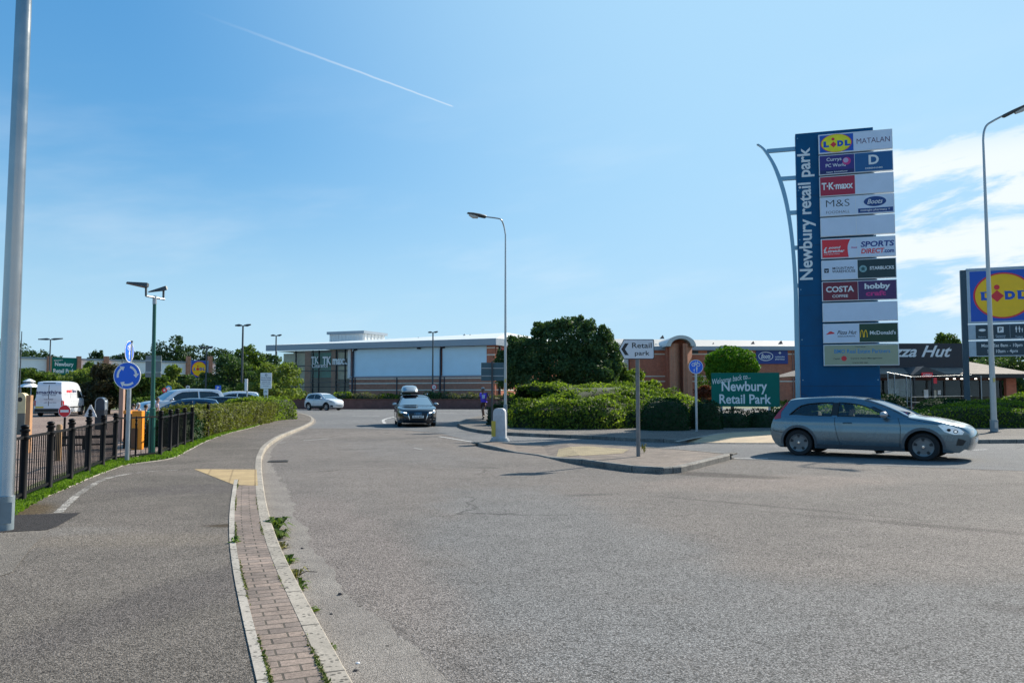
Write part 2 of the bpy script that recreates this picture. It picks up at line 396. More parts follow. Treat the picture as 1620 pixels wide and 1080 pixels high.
# common materials
GALV = M('galvanised_steel', (.36, .39, .42), .42, .75, .12, 6)
POLEGREY = M('grey_pole_paint', (.40, .42, .43), .36, .5, .08, 4)
POLEBLUE = M('blue_grey_pole_base', (.20, .25, .28), .45, .2, .15, 5)
POLEDARK = M('dark_grey_lamp_paint', (.06, .075, .085), .5, .2)
BLACKPAINT = M('black_gloss_paint', (.006, .006, .007), .55, 0, .3, 8, spec=.14)
WHITE = M('white_sign_face', (.78, .79, .80), .4, 0, .04)
SIGNGREY = M('sign_back_grey', (.20, .23, .25), .55, .2, .08)
SIGNBLUE = M('sign_blue', (.006, .13, .72), .4, 0, .06)
SIGNRED = M('sign_red', (.68, .012, .025), .4, 0, .06)
SIGNBLACK = M('sign_black', (.012, .012, .014), .45, 0, .1)
GREENPAINT = M('dark_green_paint', (.008, .10, .075), .4, 0, .1)
BOARDGREEN = M('sign_green', (.002, .15, .115), .45, 0, .05, spec=.15)
LAMPGLASS = M('lamp_lens', (.5, .52, .52), .15, 0, .05)
# ------------------------------------------------------------------ ground, roads, pavements
def xy(v): return Vector((v[0], v[1]))
def offset_line(pts, d):                               # to the left of travel
    out = []
    for i, p in enumerate(pts):
        a = pts[max(i-1, 0)]; b = pts[min(i+1, len(pts)-1)]
        t = (xy(b)-xy(a)).normalized(); n = Vector((-t.y, t.x))
        out.append(xy(p)+n*d)
    return out
def lengths(pts):
    s = [0.]
    for a, b in zip(pts, pts[1:]): s.append(s[-1]+(xy(b)-xy(a)).length)
    return s
def sweep_strip(name, pts, prof, mat, kind='structure', parent=None, jitter=0.):
    """cross profile [(offset left, z)] swept along a polyline, with metric UVs"""
    mb = MB(); S = lengths(pts); lines = [offset_line(pts, o) for o, z in prof]
    cu = [0.]
    for (a, za), (b, zb) in zip(prof, prof[1:]): cu.append(cu[-1]+math.hypot(b-a, zb-za))
    for k in range(len(prof)-1):
        for i in range(len(pts)-1):
            q = [(*lines[k][i], prof[k][1]), (*lines[k][i+1], prof[k][1]), (*lines[k+1][i+1], prof[k+1][1]), (*lines[k+1][i], prof[k+1][1])]
            uv = [(S[i], cu[k]), (S[i+1], cu[k]), (S[i+1], cu[k+1]), (S[i], cu[k+1])]
            mb.add(q, [(0, 1, 2, 3)], [uv])
    o = mb.build(name, mat, parent)
    if kind: tag(o, kind=kind)
    return o
def flat(name, poly, z, mat, kind='structure', thick=0., **kw):
    mb = MB()
    if thick: mb.slab([(p[0], p[1]) for p in poly], z-thick, z)
    else:
        tris = tessellate_polygon([[Vector((p[0], p[1], 0)) for p in poly]])
        vs = [(p[0], p[1], z) for p in poly]
        fs = []
        for t in tris:
            a, b, c = (vs[i] for i in t)
            fs.append(t if (b[0]-a[0])*(c[1]-a[1])-(b[1]-a[1])*(c[0]-a[0]) > 0 else t[::-1])
        mb.add(vs, fs)
    return tag(mb.build(name, mat), kind=kind, **kw)
def gp(*pts, z=0.): return [G(px, py, z) for px, py in pts]

A_ROAD = asphalt('old_road_asphalt', (.192, .173, .158), (.236, .209, .189), grain=94, big=.13, grit=.56, pitch=.6, spots=[
    (0.4, 8.5, 1.7, 6, .12, (.212, .206, .20), .85), (2.6, 5.5, 3.4, 1.7, .1, (.215, .21, .205), .75), (4.6, 14.2, 3.2, 1.3, .3, (.265, .222, .195), .85),
    (3.9, 15.5, 1.5, .5, -.5, (.095, .082, .075), .8), (-1.9, 9, .7, 5, .35, (.25, .215, .195), .8), (7.5, 9, 4, 1.4, .15, (.255, .222, .20), .6),
    (4.2, 5.6, .9, .25, -.5, (.11, .10, .095), .6), (5.2, 9.4, 2.6, .16, -.62, (.13, .115, .105), .65), (3.6, 11.2, 2.4, .10, -.68, (.13, .115, .105), .6), (-3, 22, 1.6, 6, .4, (.225, .21, .20), .6),
    (1.2, 12.5, .5, .18, .3, (.12, .11, .105), .6), (-.5, 17, .35, .22, 0, (.12, .11, .10), .6), (6.8, 7.2, 1.2, .10, .5, (.13, .12, .11), .6)])
A_SMOOTH = asphalt('newer_road_asphalt', (.185, .186, .188), (.215, .214, .214), grain=95, big=.09, grit=.28, pitch=.3,
    spots=[(3, 24, 12, 1.2, 0, (.225, .215, .21), .6), (-8, 62, 14, 3, 0, (.235, .235, .235), .5), (-3.4, 34, .5, 5, .12, (.15, .148, .145), .5), (-1.9, 34, .4, 5, .12, (.15, .148, .145), .4)])
A_PATH = asphalt('footway_asphalt', (.158, .139, .121), (.204, .178, .155), grain=112, big=.4, grit=.62, pitch=.45, crack=False, spots=[
    (-3.6, 8.1, 1.6, .5, .1, (.235, .20, .165), .75), (-3.05, 9.0, .42, .16, .1, (.07, .05, .03), .85), (-3.3, 5.0, 1.5, .6, .4, (.20, .175, .15), .6), (-2.3, 6.2, .5, 2.2, -.3, (.12, .105, .10), .55),
    (-6.0, 10.2, .9, .35, 2.0, (.11, .075, .035), .8), (-5.0, 8.6, 1.0, .35, .2, (.26, .235, .21), .55), (-7, 30, 3, 8, .2, (.18, .16, .15), .5), (-4.6, 12.5, 2.2, .8, .3, (.125, .11, .105), .5), (-5.4, 14.6, .9, .5, 0, (.205, .18, .16), .5)])
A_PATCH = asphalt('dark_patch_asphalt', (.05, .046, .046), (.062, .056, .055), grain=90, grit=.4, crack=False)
A_LIGHTPATCH = asphalt('pale_patch_asphalt', (.20, .178, .155), (.245, .215, .185), grain=90, grit=.35, crack=False)
A_PARK = asphalt('car_park_paving', (.27, .20, .17), (.33, .25, .21), grain=40, big=.2, grit=.25, crack=False)
A_MARGIN = asphalt('silted_road_edge', (.27, .242, .218), (.31, .28, .25), grain=120, big=1.2, grit=.28, crack=False, pitch=.9)
KERB = brick('kerb_concrete', (.335, .295, .245), (.27, .24, .20), (.075, .065, .055), .915, 3., .010, uv=True, var=.26, offset=0, speck=.72, bumpd=.005)
KERBDARK = brick('grimy_shaded_kerb_concrete', (.20, .185, .165), (.15, .14, .125), (.05, .045, .04), .915, 3., .012, uv=True, var=.38, offset=0, speck=.6, bumpd=.006)  # grime, plus a darker tone painted in for the shaded kerb faces
EDGING = brick('edging_concrete', (.39, .35, .30), (.31, .28, .24), (.075, .07, .05), .915, 3., .009, uv=True, var=.24, offset=0, speck=.62, bumpd=.005)
PAVER = brick('red_brown_pavers', (.245, .185, .15), (.175, .138, .117), (.075, .062, .048), .203, .105, .007, uv='swap', var=.42, offset=.5, bumpd=.007)
PAVERX = brick('island_pavers', (.24, .16, .125), (.19, .13, .11), (.07, .06, .05), .21, .105, .006, var=.3)
TACTILE = brick('tactile_paving', (.50, .37, .19), (.42, .30, .155), (.27, .19, .095), .40, .064, .016, uv=True, var=.2, offset=0)
WHITELINE = asphalt('worn_white_line', (.62, .61, .59), (.50, .49, .47), grain=60, big=1.6, grit=.45, crack=False,
    spots=[])
EARTH = M('bare_earth', (.16, .11, .07), .95, 0, .3, 4, bump=.6)
TURF = M('turf_soil', (.09, .09, .03), .95, 0, .3, 3, bump=.6, bscale=60)
FIELD = M('distant_ground', (.10, .12, .06), .95, 0, .3, .05)

flat('ground', [(-2500, -300), (2500, -300), (2500, 4000), (-2500, 4000)], -.03, FIELD)
flat('road', [(-30, -12), (90, -12), (90, 84), (-34, 84)], 0., A_ROAD)
flat('roundabout_road', gp((300, 676), (560, 677.5), (640, 680), (700, 686), (752, 700), (850, 714), (1000, 726), (1155, 726), (1290, 731.5), (1430, 738), (1620, 745), (1900, 755)) +
     [Vector((60, 24, 0)), Vector((88, 83, 0)), Vector((-33, 83, 0))], .004, A_SMOOTH)

KPX = [(545, 1080), (495, 985), (460, 915), (437, 860), (424, 815), (417, 775), (414, 740), (416, 724), (425, 708), (445, 693.5), (470, 682.5), (488, 674), (496, 667.5), (493, 661), (480, 656.5), (463, 652.8), (448, 650.5)]
kl = gp(*KPX)
kd = (kl[0]-kl[1]).normalized()
kerb = [xy(kl[0]+kd*q) for q in (12, 8, 5, 3.5, 2.2, 1.2)]+[Vector((p.x, p.y)) for p in crom([kl[0]+kd*.6]+kl, 5)]+[Vector((-36, 72))]
KERBPROF = [(0, -.03), (.004, .085), (.018, .104), (.125, .104), (.125, .05)]
sweep_strip('kerb', kerb, KERBPROF, KERB)
nseg = next(i for i, p in enumerate(kerb) if p.y > G(417, 768).y)
near = kerb[:nseg+1]
sweep_strip('paver_strip', near, [(.125, .102), (.40, .102)], PAVER)
sweep_strip('edging', near, [(.40, .06), (.402, .108), (.46, .108), (.462, .06)], EDGING)
sweep_strip('channel', kerb[:-8], [(-.0, .004), (-.14, .005)], A_MARGIN)
mg = MB(); prev = None                                 # silted strip with a ragged edge
for i, p in enumerate(kerb[4:nseg+22]):
    pass
ml = [p for p in kerb[2:nseg+14]]
dense = []
for a, b in zip(ml, ml[1:]):
    n = max(2, int((b-a).length/.08)); dense += [a.lerp(b, k/n) for k in range(n)]
wid = []; w = .35
for i in range(len(dense)):
    t = i/len(dense); tgt = .47*(1-t)+.12*math.sin(i*.05)*(1-t)+.12
    w += (tgt-w)*.25+random.uniform(-.03, .03); wid.append(max(.05, w))
inn = offset_line(dense, -.135)
outl = [offset_line(dense[max(0, i-1):i+2], -wid[i])[min(i, 1)] for i in range(len(dense))]
mg.add([(*p, .003) for p in inn]+[(*p, .003) for p in outl], [(i, len(dense)+i, len(dense)+i+1, i+1) for i in range(len(dense)-1)])
tag(mg.build('road_edge', A_MARGIN), kind='structure')

EPX = [(20, 816), (60, 792), (100, 775), (140, 757.5), (180, 742), (203, 735), (250, 729), (275, 724), (300, 712), (330, 696.5), (365, 684.5), (400, 676), (430, 665), (444, 656), (446, 651.5)]
el = [xy(G(px, py, .1)) for px, py in EPX]
edge = [xy(p) for p in crom(el, 4)]
inner = offset_line(kerb, .122)
flat('footway', [(p.x, p.y) for p in inner]+[(-37, 73)]+[(p.x, p.y) for p in edge[::-1]]+[(-9, 7.6), (-30, 7.6), (-30, -12)], .100, A_PATH)
flat('car_park', [(p.x, p.y) for p in offset_line(kerb, 1.2)][:-2]+[(-37.5, 71), (-150, 84), (-150, -12)], .088, A_PARK)
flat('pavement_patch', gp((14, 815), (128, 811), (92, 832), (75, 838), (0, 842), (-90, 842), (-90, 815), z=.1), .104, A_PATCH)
flat('pavement_patch', gp((-90, 843), (0, 843), (78, 838.5), (48, 868), (20, 905), (-60, 930), (-140, 930), z=.1), .104, A_LIGHTPATCH)
sweep_strip('edging', edge, [(.0, .06), (.004, .112), (.05, .112), (.052, .06)], EDGING)
# grass verge between the edging and the fence
FPX = [(8, 806), (32, 797), (70, 776), (103, 760), (133, 748), (161, 738), (181, 731), (210, 726), (253, 722.5), (268, 717), (279, 710.5), (291, 706), (303, 702), (330, 694), (365, 682), (400, 674), (432, 663)]
fl = [xy(G(px, py-1, .1)) for px, py in FPX]
back = [p for p in offset_line(fl, .35)]
flat('verge', [(p.x, p.y) for p in offset_line(edge, .05)]+[(p.x, p.y) for p in back[::-1]], .108, TURF)
# worn cycle line across the footway, tactile triangle
def paint(name, pxs, w, z, zg=0., mat=WHITELINE, k=5):
    pts = [xy(p) for p in crom(gp(*pxs, z=zg), k)]
    return sweep_strip(name, pts, [(w/2, z), (-w/2, z)][::-1], mat)
WORN = asphalt('very_worn_white_line', (.165, .15, .135), (.46, .43, .39), grain=60, big=4.2, grit=.5, crack=False)
paint('footway_marking', [(92, 811), (120, 785), (150, 765), (172, 756), (200, 750)], .10, .104, .1, WORN)
paint('footway_marking', [(200, 750), (245, 745), (308, 742)], .06, .104, .1, WORN)
tp = gp((307, 742), (406, 742.5), (408, 768), (371, 767), z=.1)
mb = MB(); mb.add([(p.x, p.y, .105) for p in tp], [(0, 3, 2, 1)], [[(p.x*.95+p.y*.3, p.y*.95-p.x*.3) for p in (tp[0], tp[3], tp[2], tp[1])]])
tag(mb.build('tactile_paving', TACTILE), kind='structure')

# right-hand pavement
RPX = [(790, 655.5), (765, 659), (742, 664.5), (728, 669.5), (724, 673), (730, 677.5), (750, 683), (785, 687.5), (860, 691.5), (930, 694.5), (1000, 698), (1060, 700.5), (1100, 701.5), (1215, 702), (1430, 702), (1540, 701.5), (1620, 701), (1800, 700)]
rk = [xy(p) for p in crom(gp(*RPX), 5)]
x0d, x1d = G(1068, 700).x, G(1430, 702).x
def split(pts, a, b): return [p for p in pts if a <= p.x <= b]
KR = [(0, -.03), (.004, .1), (.018, .124), (.125, .124), (.125, .05)]
rkA, rkB, rkC = [p for p in rk if p.x <= x0d+.3 or p.y > 34], [p for p in rk if x0d-.3 <= p.x <= x1d+.3 and p.y < 34], [p for p in rk if p.x >= x1d-.3 and p.y < 34]
sweep_strip('kerb', rkA, KR, KERBDARK); sweep_strip('kerb', rkB, [(0, -.03), (.004, .02), (.02, .03), (.125, .03), (.125, .0)], KERB); sweep_strip('kerb', rkC, KR, KERBDARK)
NOTCH = [(1110, 691), (1150, 684), (1215, 681.5), (1418, 681.5)]
nb = [xy(p) for p in gp(*NOTCH, z=.12)]
rampf = [p for p in offset_line(rkB, .122)]
ri = offset_line(rkA, .122)+nb+offset_line(rkC, .122)
flat('pavement', [(p.x, p.y) for p in ri]+[(80, 27), (80, 66), (4, 66)], .12, asphalt('pavement_asphalt', (.185, .17, .155), (.23, .21, .19), grain=70, grit=.35, crack=False))
mb = MB(); V = [(p.x, p.y, .034) for p in rampf]+[(p.x, p.y, .124) for p in nb[::-1]]
tr = tessellate_polygon([[Vector((v[0], v[1], 0)) for v in V]])
mb.add(V, [t if (V[t[1]][0]-V[t[0]][0])*(V[t[2]][1]-V[t[0]][1])-(V[t[2]][0]-V[t[0]][0])*(V[t[1]][1]-V[t[0]][1]) > 0 else t[::-1] for t in tr])
tag(mb.build('tactile_paving', M('buff_blister_paving', (.40, .30, .19), .9, 0, .22, 2, bump=.5, bscale=30)), kind='structure')
paint('kerb_line', [(1070, 698.5), (1110, 691), (1150, 684.4), (1215, 681)], .12, .128, .12, EDGING)

# traffic island
IPX = [(752, 703.5), (760, 706.5), (775, 710), (798, 714), (850, 720.5), (892, 730), (940, 738.5), (1000, 746.5), (1050, 749.5), (1078, 747.5), (1100, 742), (1130, 734), (1153, 728), (1158, 723.5)]
IBK = [(1153, 719.5), (1120, 716), (1075, 712), (1000, 707.5), (930, 704), (860, 701), (800, 698.3), (768, 698), (754, 700)]
iso = [xy(p) for p in gp(*IPX)]+[xy(G(px, py, .09)) for px, py in IBK]
def izt(x):
    ks = [(-2, .085), (-.45, .085), (.1, .02), (.9, .02), (1.55, .12), (9, .12)]
    for (a, za), (b, zb) in zip(ks, ks[1:]):
        if a <= x <= b: return za+(zb-za)*(x-a)/(b-a)
    return .1
def closed_offset(pts, d):
    n = len(pts); out = []
    for i in range(n):
        t = (pts[(i+1) % n]-pts[i-1]).normalized(); out.append(pts[i]+Vector((-t.y, t.x))*d)
    return out
dn = []
for i in range(len(iso)):
    a, b = iso[i], iso[(i+1) % len(iso)]; n = max(1, int((b-a).length/.25)); dn += [a.lerp(b, k/n) for k in range(n)]
r1, r2, r3 = dn, closed_offset(dn, .02), closed_offset(dn, .14)
mb = MB(); n = len(dn); S = lengths(dn+[dn[0]])
rings = [[(p.x, p.y, -.02) for p in r1], [(p.x, p.y, max(.0, izt(p.x)-.015)) for p in r1], [(p.x, p.y, izt(p.x)+.006) for p in r2], [(p.x, p.y, izt(p.x)+.006) for p in r3], [(p.x, p.y, izt(p.x)-.03) for p in r3]]
cv = [0, .1, .13, .25, .28]
for k in range(4):
    for i in range(n):
        j = (i+1) % n
        mb.add([rings[k][i], rings[k][j], rings[k+1][j], rings[k+1][i]], [(0, 1, 2, 3)], [[(S[i], cv[k]), (S[i+1], cv[k]), (S[i+1], cv[k+1]), (S[i], cv[k+1])]])
tag(mb.build('island_kerb', KERBDARK), kind='structure')
def drape(name, poly, zf, cuts, mat, uvrot=0.):
    bm = bmesh.new(); bm.faces.new([bm.verts.new((p[0], p[1], 0)) for p in poly])
    for c in cuts: bmesh.ops.bisect_plane(bm, geom=bm.verts[:]+bm.edges[:]+bm.faces[:], plane_co=(c, 0, 0), plane_no=(1, 0, 0))
    bmesh.ops.triangulate(bm, faces=bm.faces[:])
    for v in bm.verts: v.co.z = zf(v.co.x)
    bmesh.ops.recalc_face_normals(bm, faces=bm.faces[:])
    for f in bm.faces:
        if f.normal.z < 0: f.normal_flip()
    ul = bm.loops.layers.uv.new('UVMap'); c, s = math.cos(uvrot), math.sin(uvrot)
    for f in bm.faces:
        for l in f.loops: l[ul].uv = (l.vert.co.x*c-l.vert.co.y*s, l.vert.co.x*s+l.vert.co.y*c)
    me = bpy.data.meshes.new(name); bm.to_mesh(me); bm.free(); me.materials.append(mat)
    o = bpy.data.objects.new(name, me); COL.objects.link(o); return tag(o, kind='structure')
ICUT = (-.45, .1, .9, 1.55)
PAVERI = brick('island_pavers', (.185, .142, .112), (.14, .112, .095), (.07, .058, .045), .21, .105, .007, uv=True, var=.42)
TACTILED = brick('worn_tactile_paving', (.40, .315, .18), (.33, .265, .155), (.17, .135, .08), .40, .064, .018, uv=True, var=.35, offset=0)
drape('traffic_island', r3, lambda x: izt(x)-.002, ICUT, PAVERI, .6)
drape('tactile_paving', [xy(G(px, py, .06)) for px, py in ((880, 722), (884, 711), (930, 709), (995, 714.5), (985, 721), (925, 724.5))], lambda x: izt(x)+.004, ICUT, TACTILED, 1.2)

# road markings
for nm, pts, w in (('road_marking', [(1150, 725), (1215, 725.6)], .16), ('road_marking', [(695, 690.5), (720, 694.5), (752, 700)], .12),
                   ('road_marking', [(627, 658.5), (612, 662), (606, 665), (609, 670)], .16), ('road_marking', [(692, 653.2), (722, 653.2)], .3), ('road_marking', [(558, 657.8), (600, 657.8)], .3),
                   ('road_marking', [(560, 650.0), (604, 650.0)], .3), ('road_marking', [(1538, 712), (1562, 711)], .12), ('road_marking', [(480, 697), (520, 694)], .08), ('road_marking', [(655, 709), (668, 711)], .06), ('road_marking', [(440, 700.5), (452, 700)], .07)):
    paint(nm, pts, w, .009, 0., WHITELINE, 3)
# ------------------------------------------------------------------ vegetation
LEAF_HEDGE = leafmat('hedge_leaves', (.060, .058, .022), (.21, .235, .055), .30)
LEAF_LAUREL = leafmat('laurel_leaves', (.018, .050, .012), (.27, .34, .055), .45)
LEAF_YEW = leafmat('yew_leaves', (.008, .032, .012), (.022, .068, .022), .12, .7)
LEAF_LIME = leafmat('clipped_lime_leaves', (.022, .07, .010), (.25, .32, .035), .36)
LEAF_DARK = leafmat('dark_tree_leaves', (.020, .054, .024), (.13, .19, .075), .30, .5)
LEAF_MID = leafmat('mid_tree_leaves', (.03, .07, .018), (.15, .20, .05), .35)
LEAF_LIGHT = leafmat('light_tree_leaves', (.07, .11, .025), (.26, .30, .085), .36)
LEAF_BALL = leafmat('ball_tree_leaves', (.03, .11, .010), (.14, .25, .02), .32)
LEAF_FAR = leafmat('far_tree_leaves', (.025, .05, .022), (.06, .10, .04), .2)
LEAF_GREY = leafmat('grey_shrub_leaves', (.09, .10, .05), (.20, .19, .11), .25)
LEAF_PURPLE = leafmat('purple_shrub_leaves', (.035, .03, .022), (.10, .09, .04), .25)
LEAF_RED = leafmat('red_shrub_leaves', (.07, .035, .02), (.24, .06, .04), .25)
HEDGE_CORE = M('dark_hedge_core', (.022, .034, .012), .95, 0, .5, 9, bump=.6)  # dark filler core; shade between the leaves is put into its colour
BARK = M('bark', (.10, .075, .055), .9, 0, .3, 6, bump=.5)
GRASS = leafmat('grass_blades', (.06, .12, .015), (.18, .28, .04), .35)

def quads_mesh(name, C, N, size, mat, parent=None, core=None, coremat=None, aspect=1.5, twist=.8):
    """leaf quads at C (n,3) with preferred normals N; core = (verts, faces) of the dark filler mass behind them"""
    n = len(C)
    nr = N+rng.normal(0, twist, (n, 3)); nr /= np.linalg.norm(nr, axis=1)[:, None]
    t = rng.normal(0, 1, (n, 3)); t -= (t*nr).sum(1)[:, None]*nr; t /= np.linalg.norm(t, axis=1)[:, None]
    b = np.cross(nr, t); sz = size*rng.uniform(.6, 1.25, (n, 1))
    V = np.stack([C-t*sz*.5*aspect, C-b*sz*.34+nr*sz*.06, C+t*sz*.5*aspect, C+b*sz*.34+nr*sz*.06], 1).reshape(-1, 3)
    nv = 4*n; fs = np.arange(nv).reshape(-1, 4)
    me = bpy.data.meshes.new(name)
    if core is not None and len(core[0]):
        cv = np.array(core[0], float); V = np.vstack([V, cv])
    me.vertices.add(len(V)); me.vertices.foreach_set('co', V.ravel())
    cf = core[1] if core is not None else []
    loops = list(fs.ravel())+[i+nv for f in cf for i in f]
    tot = [4]*n+[len(f) for f in cf]; start = np.concatenate([[0], np.cumsum(tot)[:-1]])
    me.loops.add(len(loops)); me.loops.foreach_set('vertex_index', loops)
    me.polygons.add(len(tot)); me.polygons.foreach_set('loop_start', start.astype(np.int32))
    me.polygons.foreach_set('loop_total', np.array(tot, np.int32))
    me.materials.append(mat); me.materials.append(coremat or mat)
    me.polygons.foreach_set('material_index', np.array([0]*n+[1]*len(cf), np.int32))
    me.update(calc_edges=True); me.validate()
    o = bpy.data.objects.new(name, me); COL.objects.link(o)
    if parent: o.parent = parent
    return o
def vnoise(p, s):                                      # cheap smooth pseudo-noise
    return (np.sin(p[:, 0]*s*1.0+1.3*np.sin(p[:, 1]*s*.8)+2)+np.sin(p[:, 1]*s*1.3+1.1*np.sin(p[:, 2]*s*.9)+.7)+np.sin(p[:, 2]*s*1.1+1.2*np.sin(p[:, 0]*s*.7)+4))/3
def on_mesh(V, Fc, density):
    V = np.array(V, float); tri = []
    for f in Fc:
        for k in range(1, len(f)-1): tri.append((f[0], f[k], f[k+1]))
    tri = np.array(tri); a, b, c = V[tri[:, 0]], V[tri[:, 1]], V[tri[:, 2]]
    cr = np.cross(b-a, c-a); ar = np.linalg.norm(cr, axis=1)/2; nn = cr/np.maximum(2*ar[:, None], 1e-9)
    n = int(ar.sum()*density); idx = rng.choice(len(tri), n, p=ar/ar.sum())
    u, v = rng.random((2, n)); fl_ = u+v > 1; u[fl_], v[fl_] = 1-u[fl_], 1-v[fl_]
    return a[idx]+(b-a)[idx]*u[:, None]+(c-a)[idx]*v[:, None], nn[idx]
def swept(path, prof):                                 # prof = [(offset left, z)]; closed ends
    pts = [xy(p) for p in path]; L = [offset_line(pts, o) for o, z in prof]; m = len(prof); V = []; Fc = []
    for i in range(len(pts)):
        for k in range(m): V.append((L[k][i].x, L[k][i].y, prof[k][1] if not callable(prof[k][1]) else prof[k][1](i/(len(pts)-1))))
    for i in range(len(pts)-1):
        for k in range(m-1): Fc.append((i*m+k, i*m+k+1, (i+1)*m+k+1, (i+1)*m+k))
    Fc.append(tuple(range(m))[::-1]); Fc.append(tuple((len(pts)-1)*m+k for k in range(m)))
    return V, Fc
def hedge(name, V, Fc, label, mat, density, leaf, depth=.12, rough=.12, group=None, cat='hedge', flip=False, twist=.7, loc=None):
    V = np.array(V, float)
    if flip: Fc = [tuple(f[::-1]) for f in Fc]
    # dark filler core, inner shade put in its colour, shrunk towards the axis by 'depth'
    c = V.mean(0); bm = bmesh.new(); bv = [bm.verts.new(p) for p in V]
    for f in Fc:
        try: bm.faces.new([bv[i] for i in f])
        except ValueError: pass
    bm.normal_update()
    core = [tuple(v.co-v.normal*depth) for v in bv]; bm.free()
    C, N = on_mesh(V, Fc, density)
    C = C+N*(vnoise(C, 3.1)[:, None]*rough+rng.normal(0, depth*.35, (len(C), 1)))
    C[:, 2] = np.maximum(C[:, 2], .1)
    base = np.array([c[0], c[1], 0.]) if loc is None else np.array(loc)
    o = quads_mesh(name, C-base, N, leaf, mat, core=([tuple(np.array(p)-base) for p in core], Fc), coremat=HEDGE_CORE, twist=twist)
    o.location = base
    return tag(o, label, cat, group)
def crown_pts(blobs, n, hollow=.55, wob=.18):
    """leaf positions in the outer shell of a union of ellipsoids [(cx,cy,cz,rx,ry,rz)]"""
    B = np.array(blobs, float); vol = (B[:, 3]*B[:, 4]*B[:, 5])**(2/3); out = []; nor = []
    k = rng.choice(len(B), int(n*1.6), p=vol/vol.sum())
    d = rng.normal(0, 1, (len(k), 3)); d /= np.linalg.norm(d, axis=1)[:, None]
    r = hollow+(1-hollow)*rng.random(len(k))**.6
    r = r*(1+wob*vnoise(d*3+k[:, None]*1.7, 2.2))
    C = B[k, :3]+d*B[k, 3:]*r[:, None]
    keep = np.ones(len(C), bool)
    for j, b in enumerate(B):                           # drop points deep inside another blob
        q = ((C-b[:3])/b[3:]); keep &= ~(((q**2).sum(1) < .42) & (k != j))
    C, d = C[keep][:n], d[keep][:n]
    return C, d
def crown_blobs(w, d, z0, z1, n, seed, topw=.55):
    r = random.Random(seed); out = []
    for i in range(n):
        t = r.random(); z = z0+(z1-z0)*(.12+.8*t)
        rad = math.sin(math.pi*min(1, .18+.72*t+.05))**.7
        a = r.random()*2*math.pi; q = r.random()**.5*.72
        br = r.uniform(.22, .36)
        out.append([math.cos(a)*q*w/2*rad, math.sin(a)*q*d/2*rad, z, br*w*.62, br*d*.62, br*(z1-z0)*.62])
    for i in range(n):                                  # small outer tufts that break up the outline
        b = out[r.randrange(n)]; a, e = r.random()*2*math.pi, r.uniform(-.3, 1.2)
        out.append([b[0]+b[3]*.9*math.cos(a)*math.cos(e), b[1]+b[4]*.9*math.sin(a)*math.cos(e), b[2]+b[5]*.9*math.sin(e), b[3]*.42, b[4]*.42, b[5]*.42])
    zt = max(b[2]+b[5] for b in out); zb = min(b[2]-b[5] for b in out); xm_ = max(abs(b[0])+b[3] for b in out)
    kz = (z1-z0)/(zt-zb); kx = w/2/xm_
    return [(b[0]*kx, b[1]*kx, z0+(b[2]-zb)*kz, b[3]*kx, b[4]*kx, b[5]*kz) for b in out]
def tree(name, base, label, w, d, z0, z1, mat, n, leaf, nb=14, seed=1, trunk_r=.09, group=None, blobs=None, hollow=.45, limbs=7, cat='tree', twist=.9):
    t = thing(name, label, cat, (base[0], base[1], 0.), 0, group)
    bl = blobs or crown_blobs(w, d, z0, z1, nb, seed)
    if blobs and len(blobs) > 5:
        r = random.Random(seed); bl = list(bl)
        for i in range(len(blobs)*5):
            b = blobs[r.randrange(len(blobs))]; a, e = r.random()*2*math.pi, r.uniform(-.5, 1.3); k = r.uniform(.16, .40)
            bl.append((b[0]+b[3]*1.0*math.cos(a)*math.cos(e), b[1]+b[4]*math.sin(a)*math.cos(e), b[2]+b[5]*1.0*math.sin(e), b[3]*k, b[4]*k, b[5]*k))
    C, N = crown_pts(bl, n, hollow)
    quads_mesh('crown', C, N, leaf, mat, t, twist=twist)
    mb = MB(); top = z0+(z1-z0)*.55
    mb.tube([(0, 0, 0), (.03, .02, top*.35), (-.04, .03, top*.7), (.02, -.02, top)], [trunk_r*1.25, trunk_r, trunk_r*.75, trunk_r*.35], 8)
    r = random.Random(seed+5)
    for b in r.sample(bl, min(limbs, len(bl))):
        s = min(top*r.uniform(.45, .8), b[2]); mid = Vector((b[0]*.45, b[1]*.45, s+(b[2]-s)*.6))
        mb.tube([(0, 0, s), mid, (b[0], b[1], b[2])], [trunk_r*.5, trunk_r*.3, trunk_r*.1], 6)
    mb.build('trunk', BARK, t, smooth=True)
    return t

# left hedge beside the footway, with a corner mound at its far end
hp = [xy(G(px, py, .1)) for px, py in ((308, 697), (340, 690), (370, 682.5), (400, 675.5), (425, 669.5), (440, 664.5))]
hpc = [xy(p) for p in crom(hp, 3)]
V, Fc = swept(hpc, [(.10, .1), (.06, .5), (.02, .90), (.10, 1.0), (.6, 1.06), (1.15, 1.0), (1.25, .1)])
hedge('hedge', V, Fc, 'long sunlit hedge clipped square along the left footway behind black railings', LEAF_HEDGE, 330, .085, .11, .09, flip=True)
V, Fc = swept([xy(p) for p in crom([xy(P(392, 640, 40)), xy(P(420, 640, 44)), xy(P(448, 640, 46))], 3)], [(-.9, .1), (-.8, .9), (-.3, 1.28), (.5, 1.3), (1.2, 1.0), (1.4, .1)])
hedge('hedge', V, Fc, 'low rounded yellow-green hedge behind the end of the footway hedge', LEAF_LAUREL, 200, .10, .12, .1, flip=True)
V, Fc = swept([xy(p) for p in crom([xy(P(330, 640, 47)), xy(P(360, 640, 50)), xy(P(392, 640, 52))], 3)], [(-1., .1), (-.9, 1.2), (-.3, 1.55), (.6, 1.5), (1.2, 1.2), (1.4, .1)])
hedge('hedge', V, Fc, 'yellowish loose hedge between parked cars and the left footway hedge', LEAF_LAUREL, 160, .11, .12, .15, flip=True)
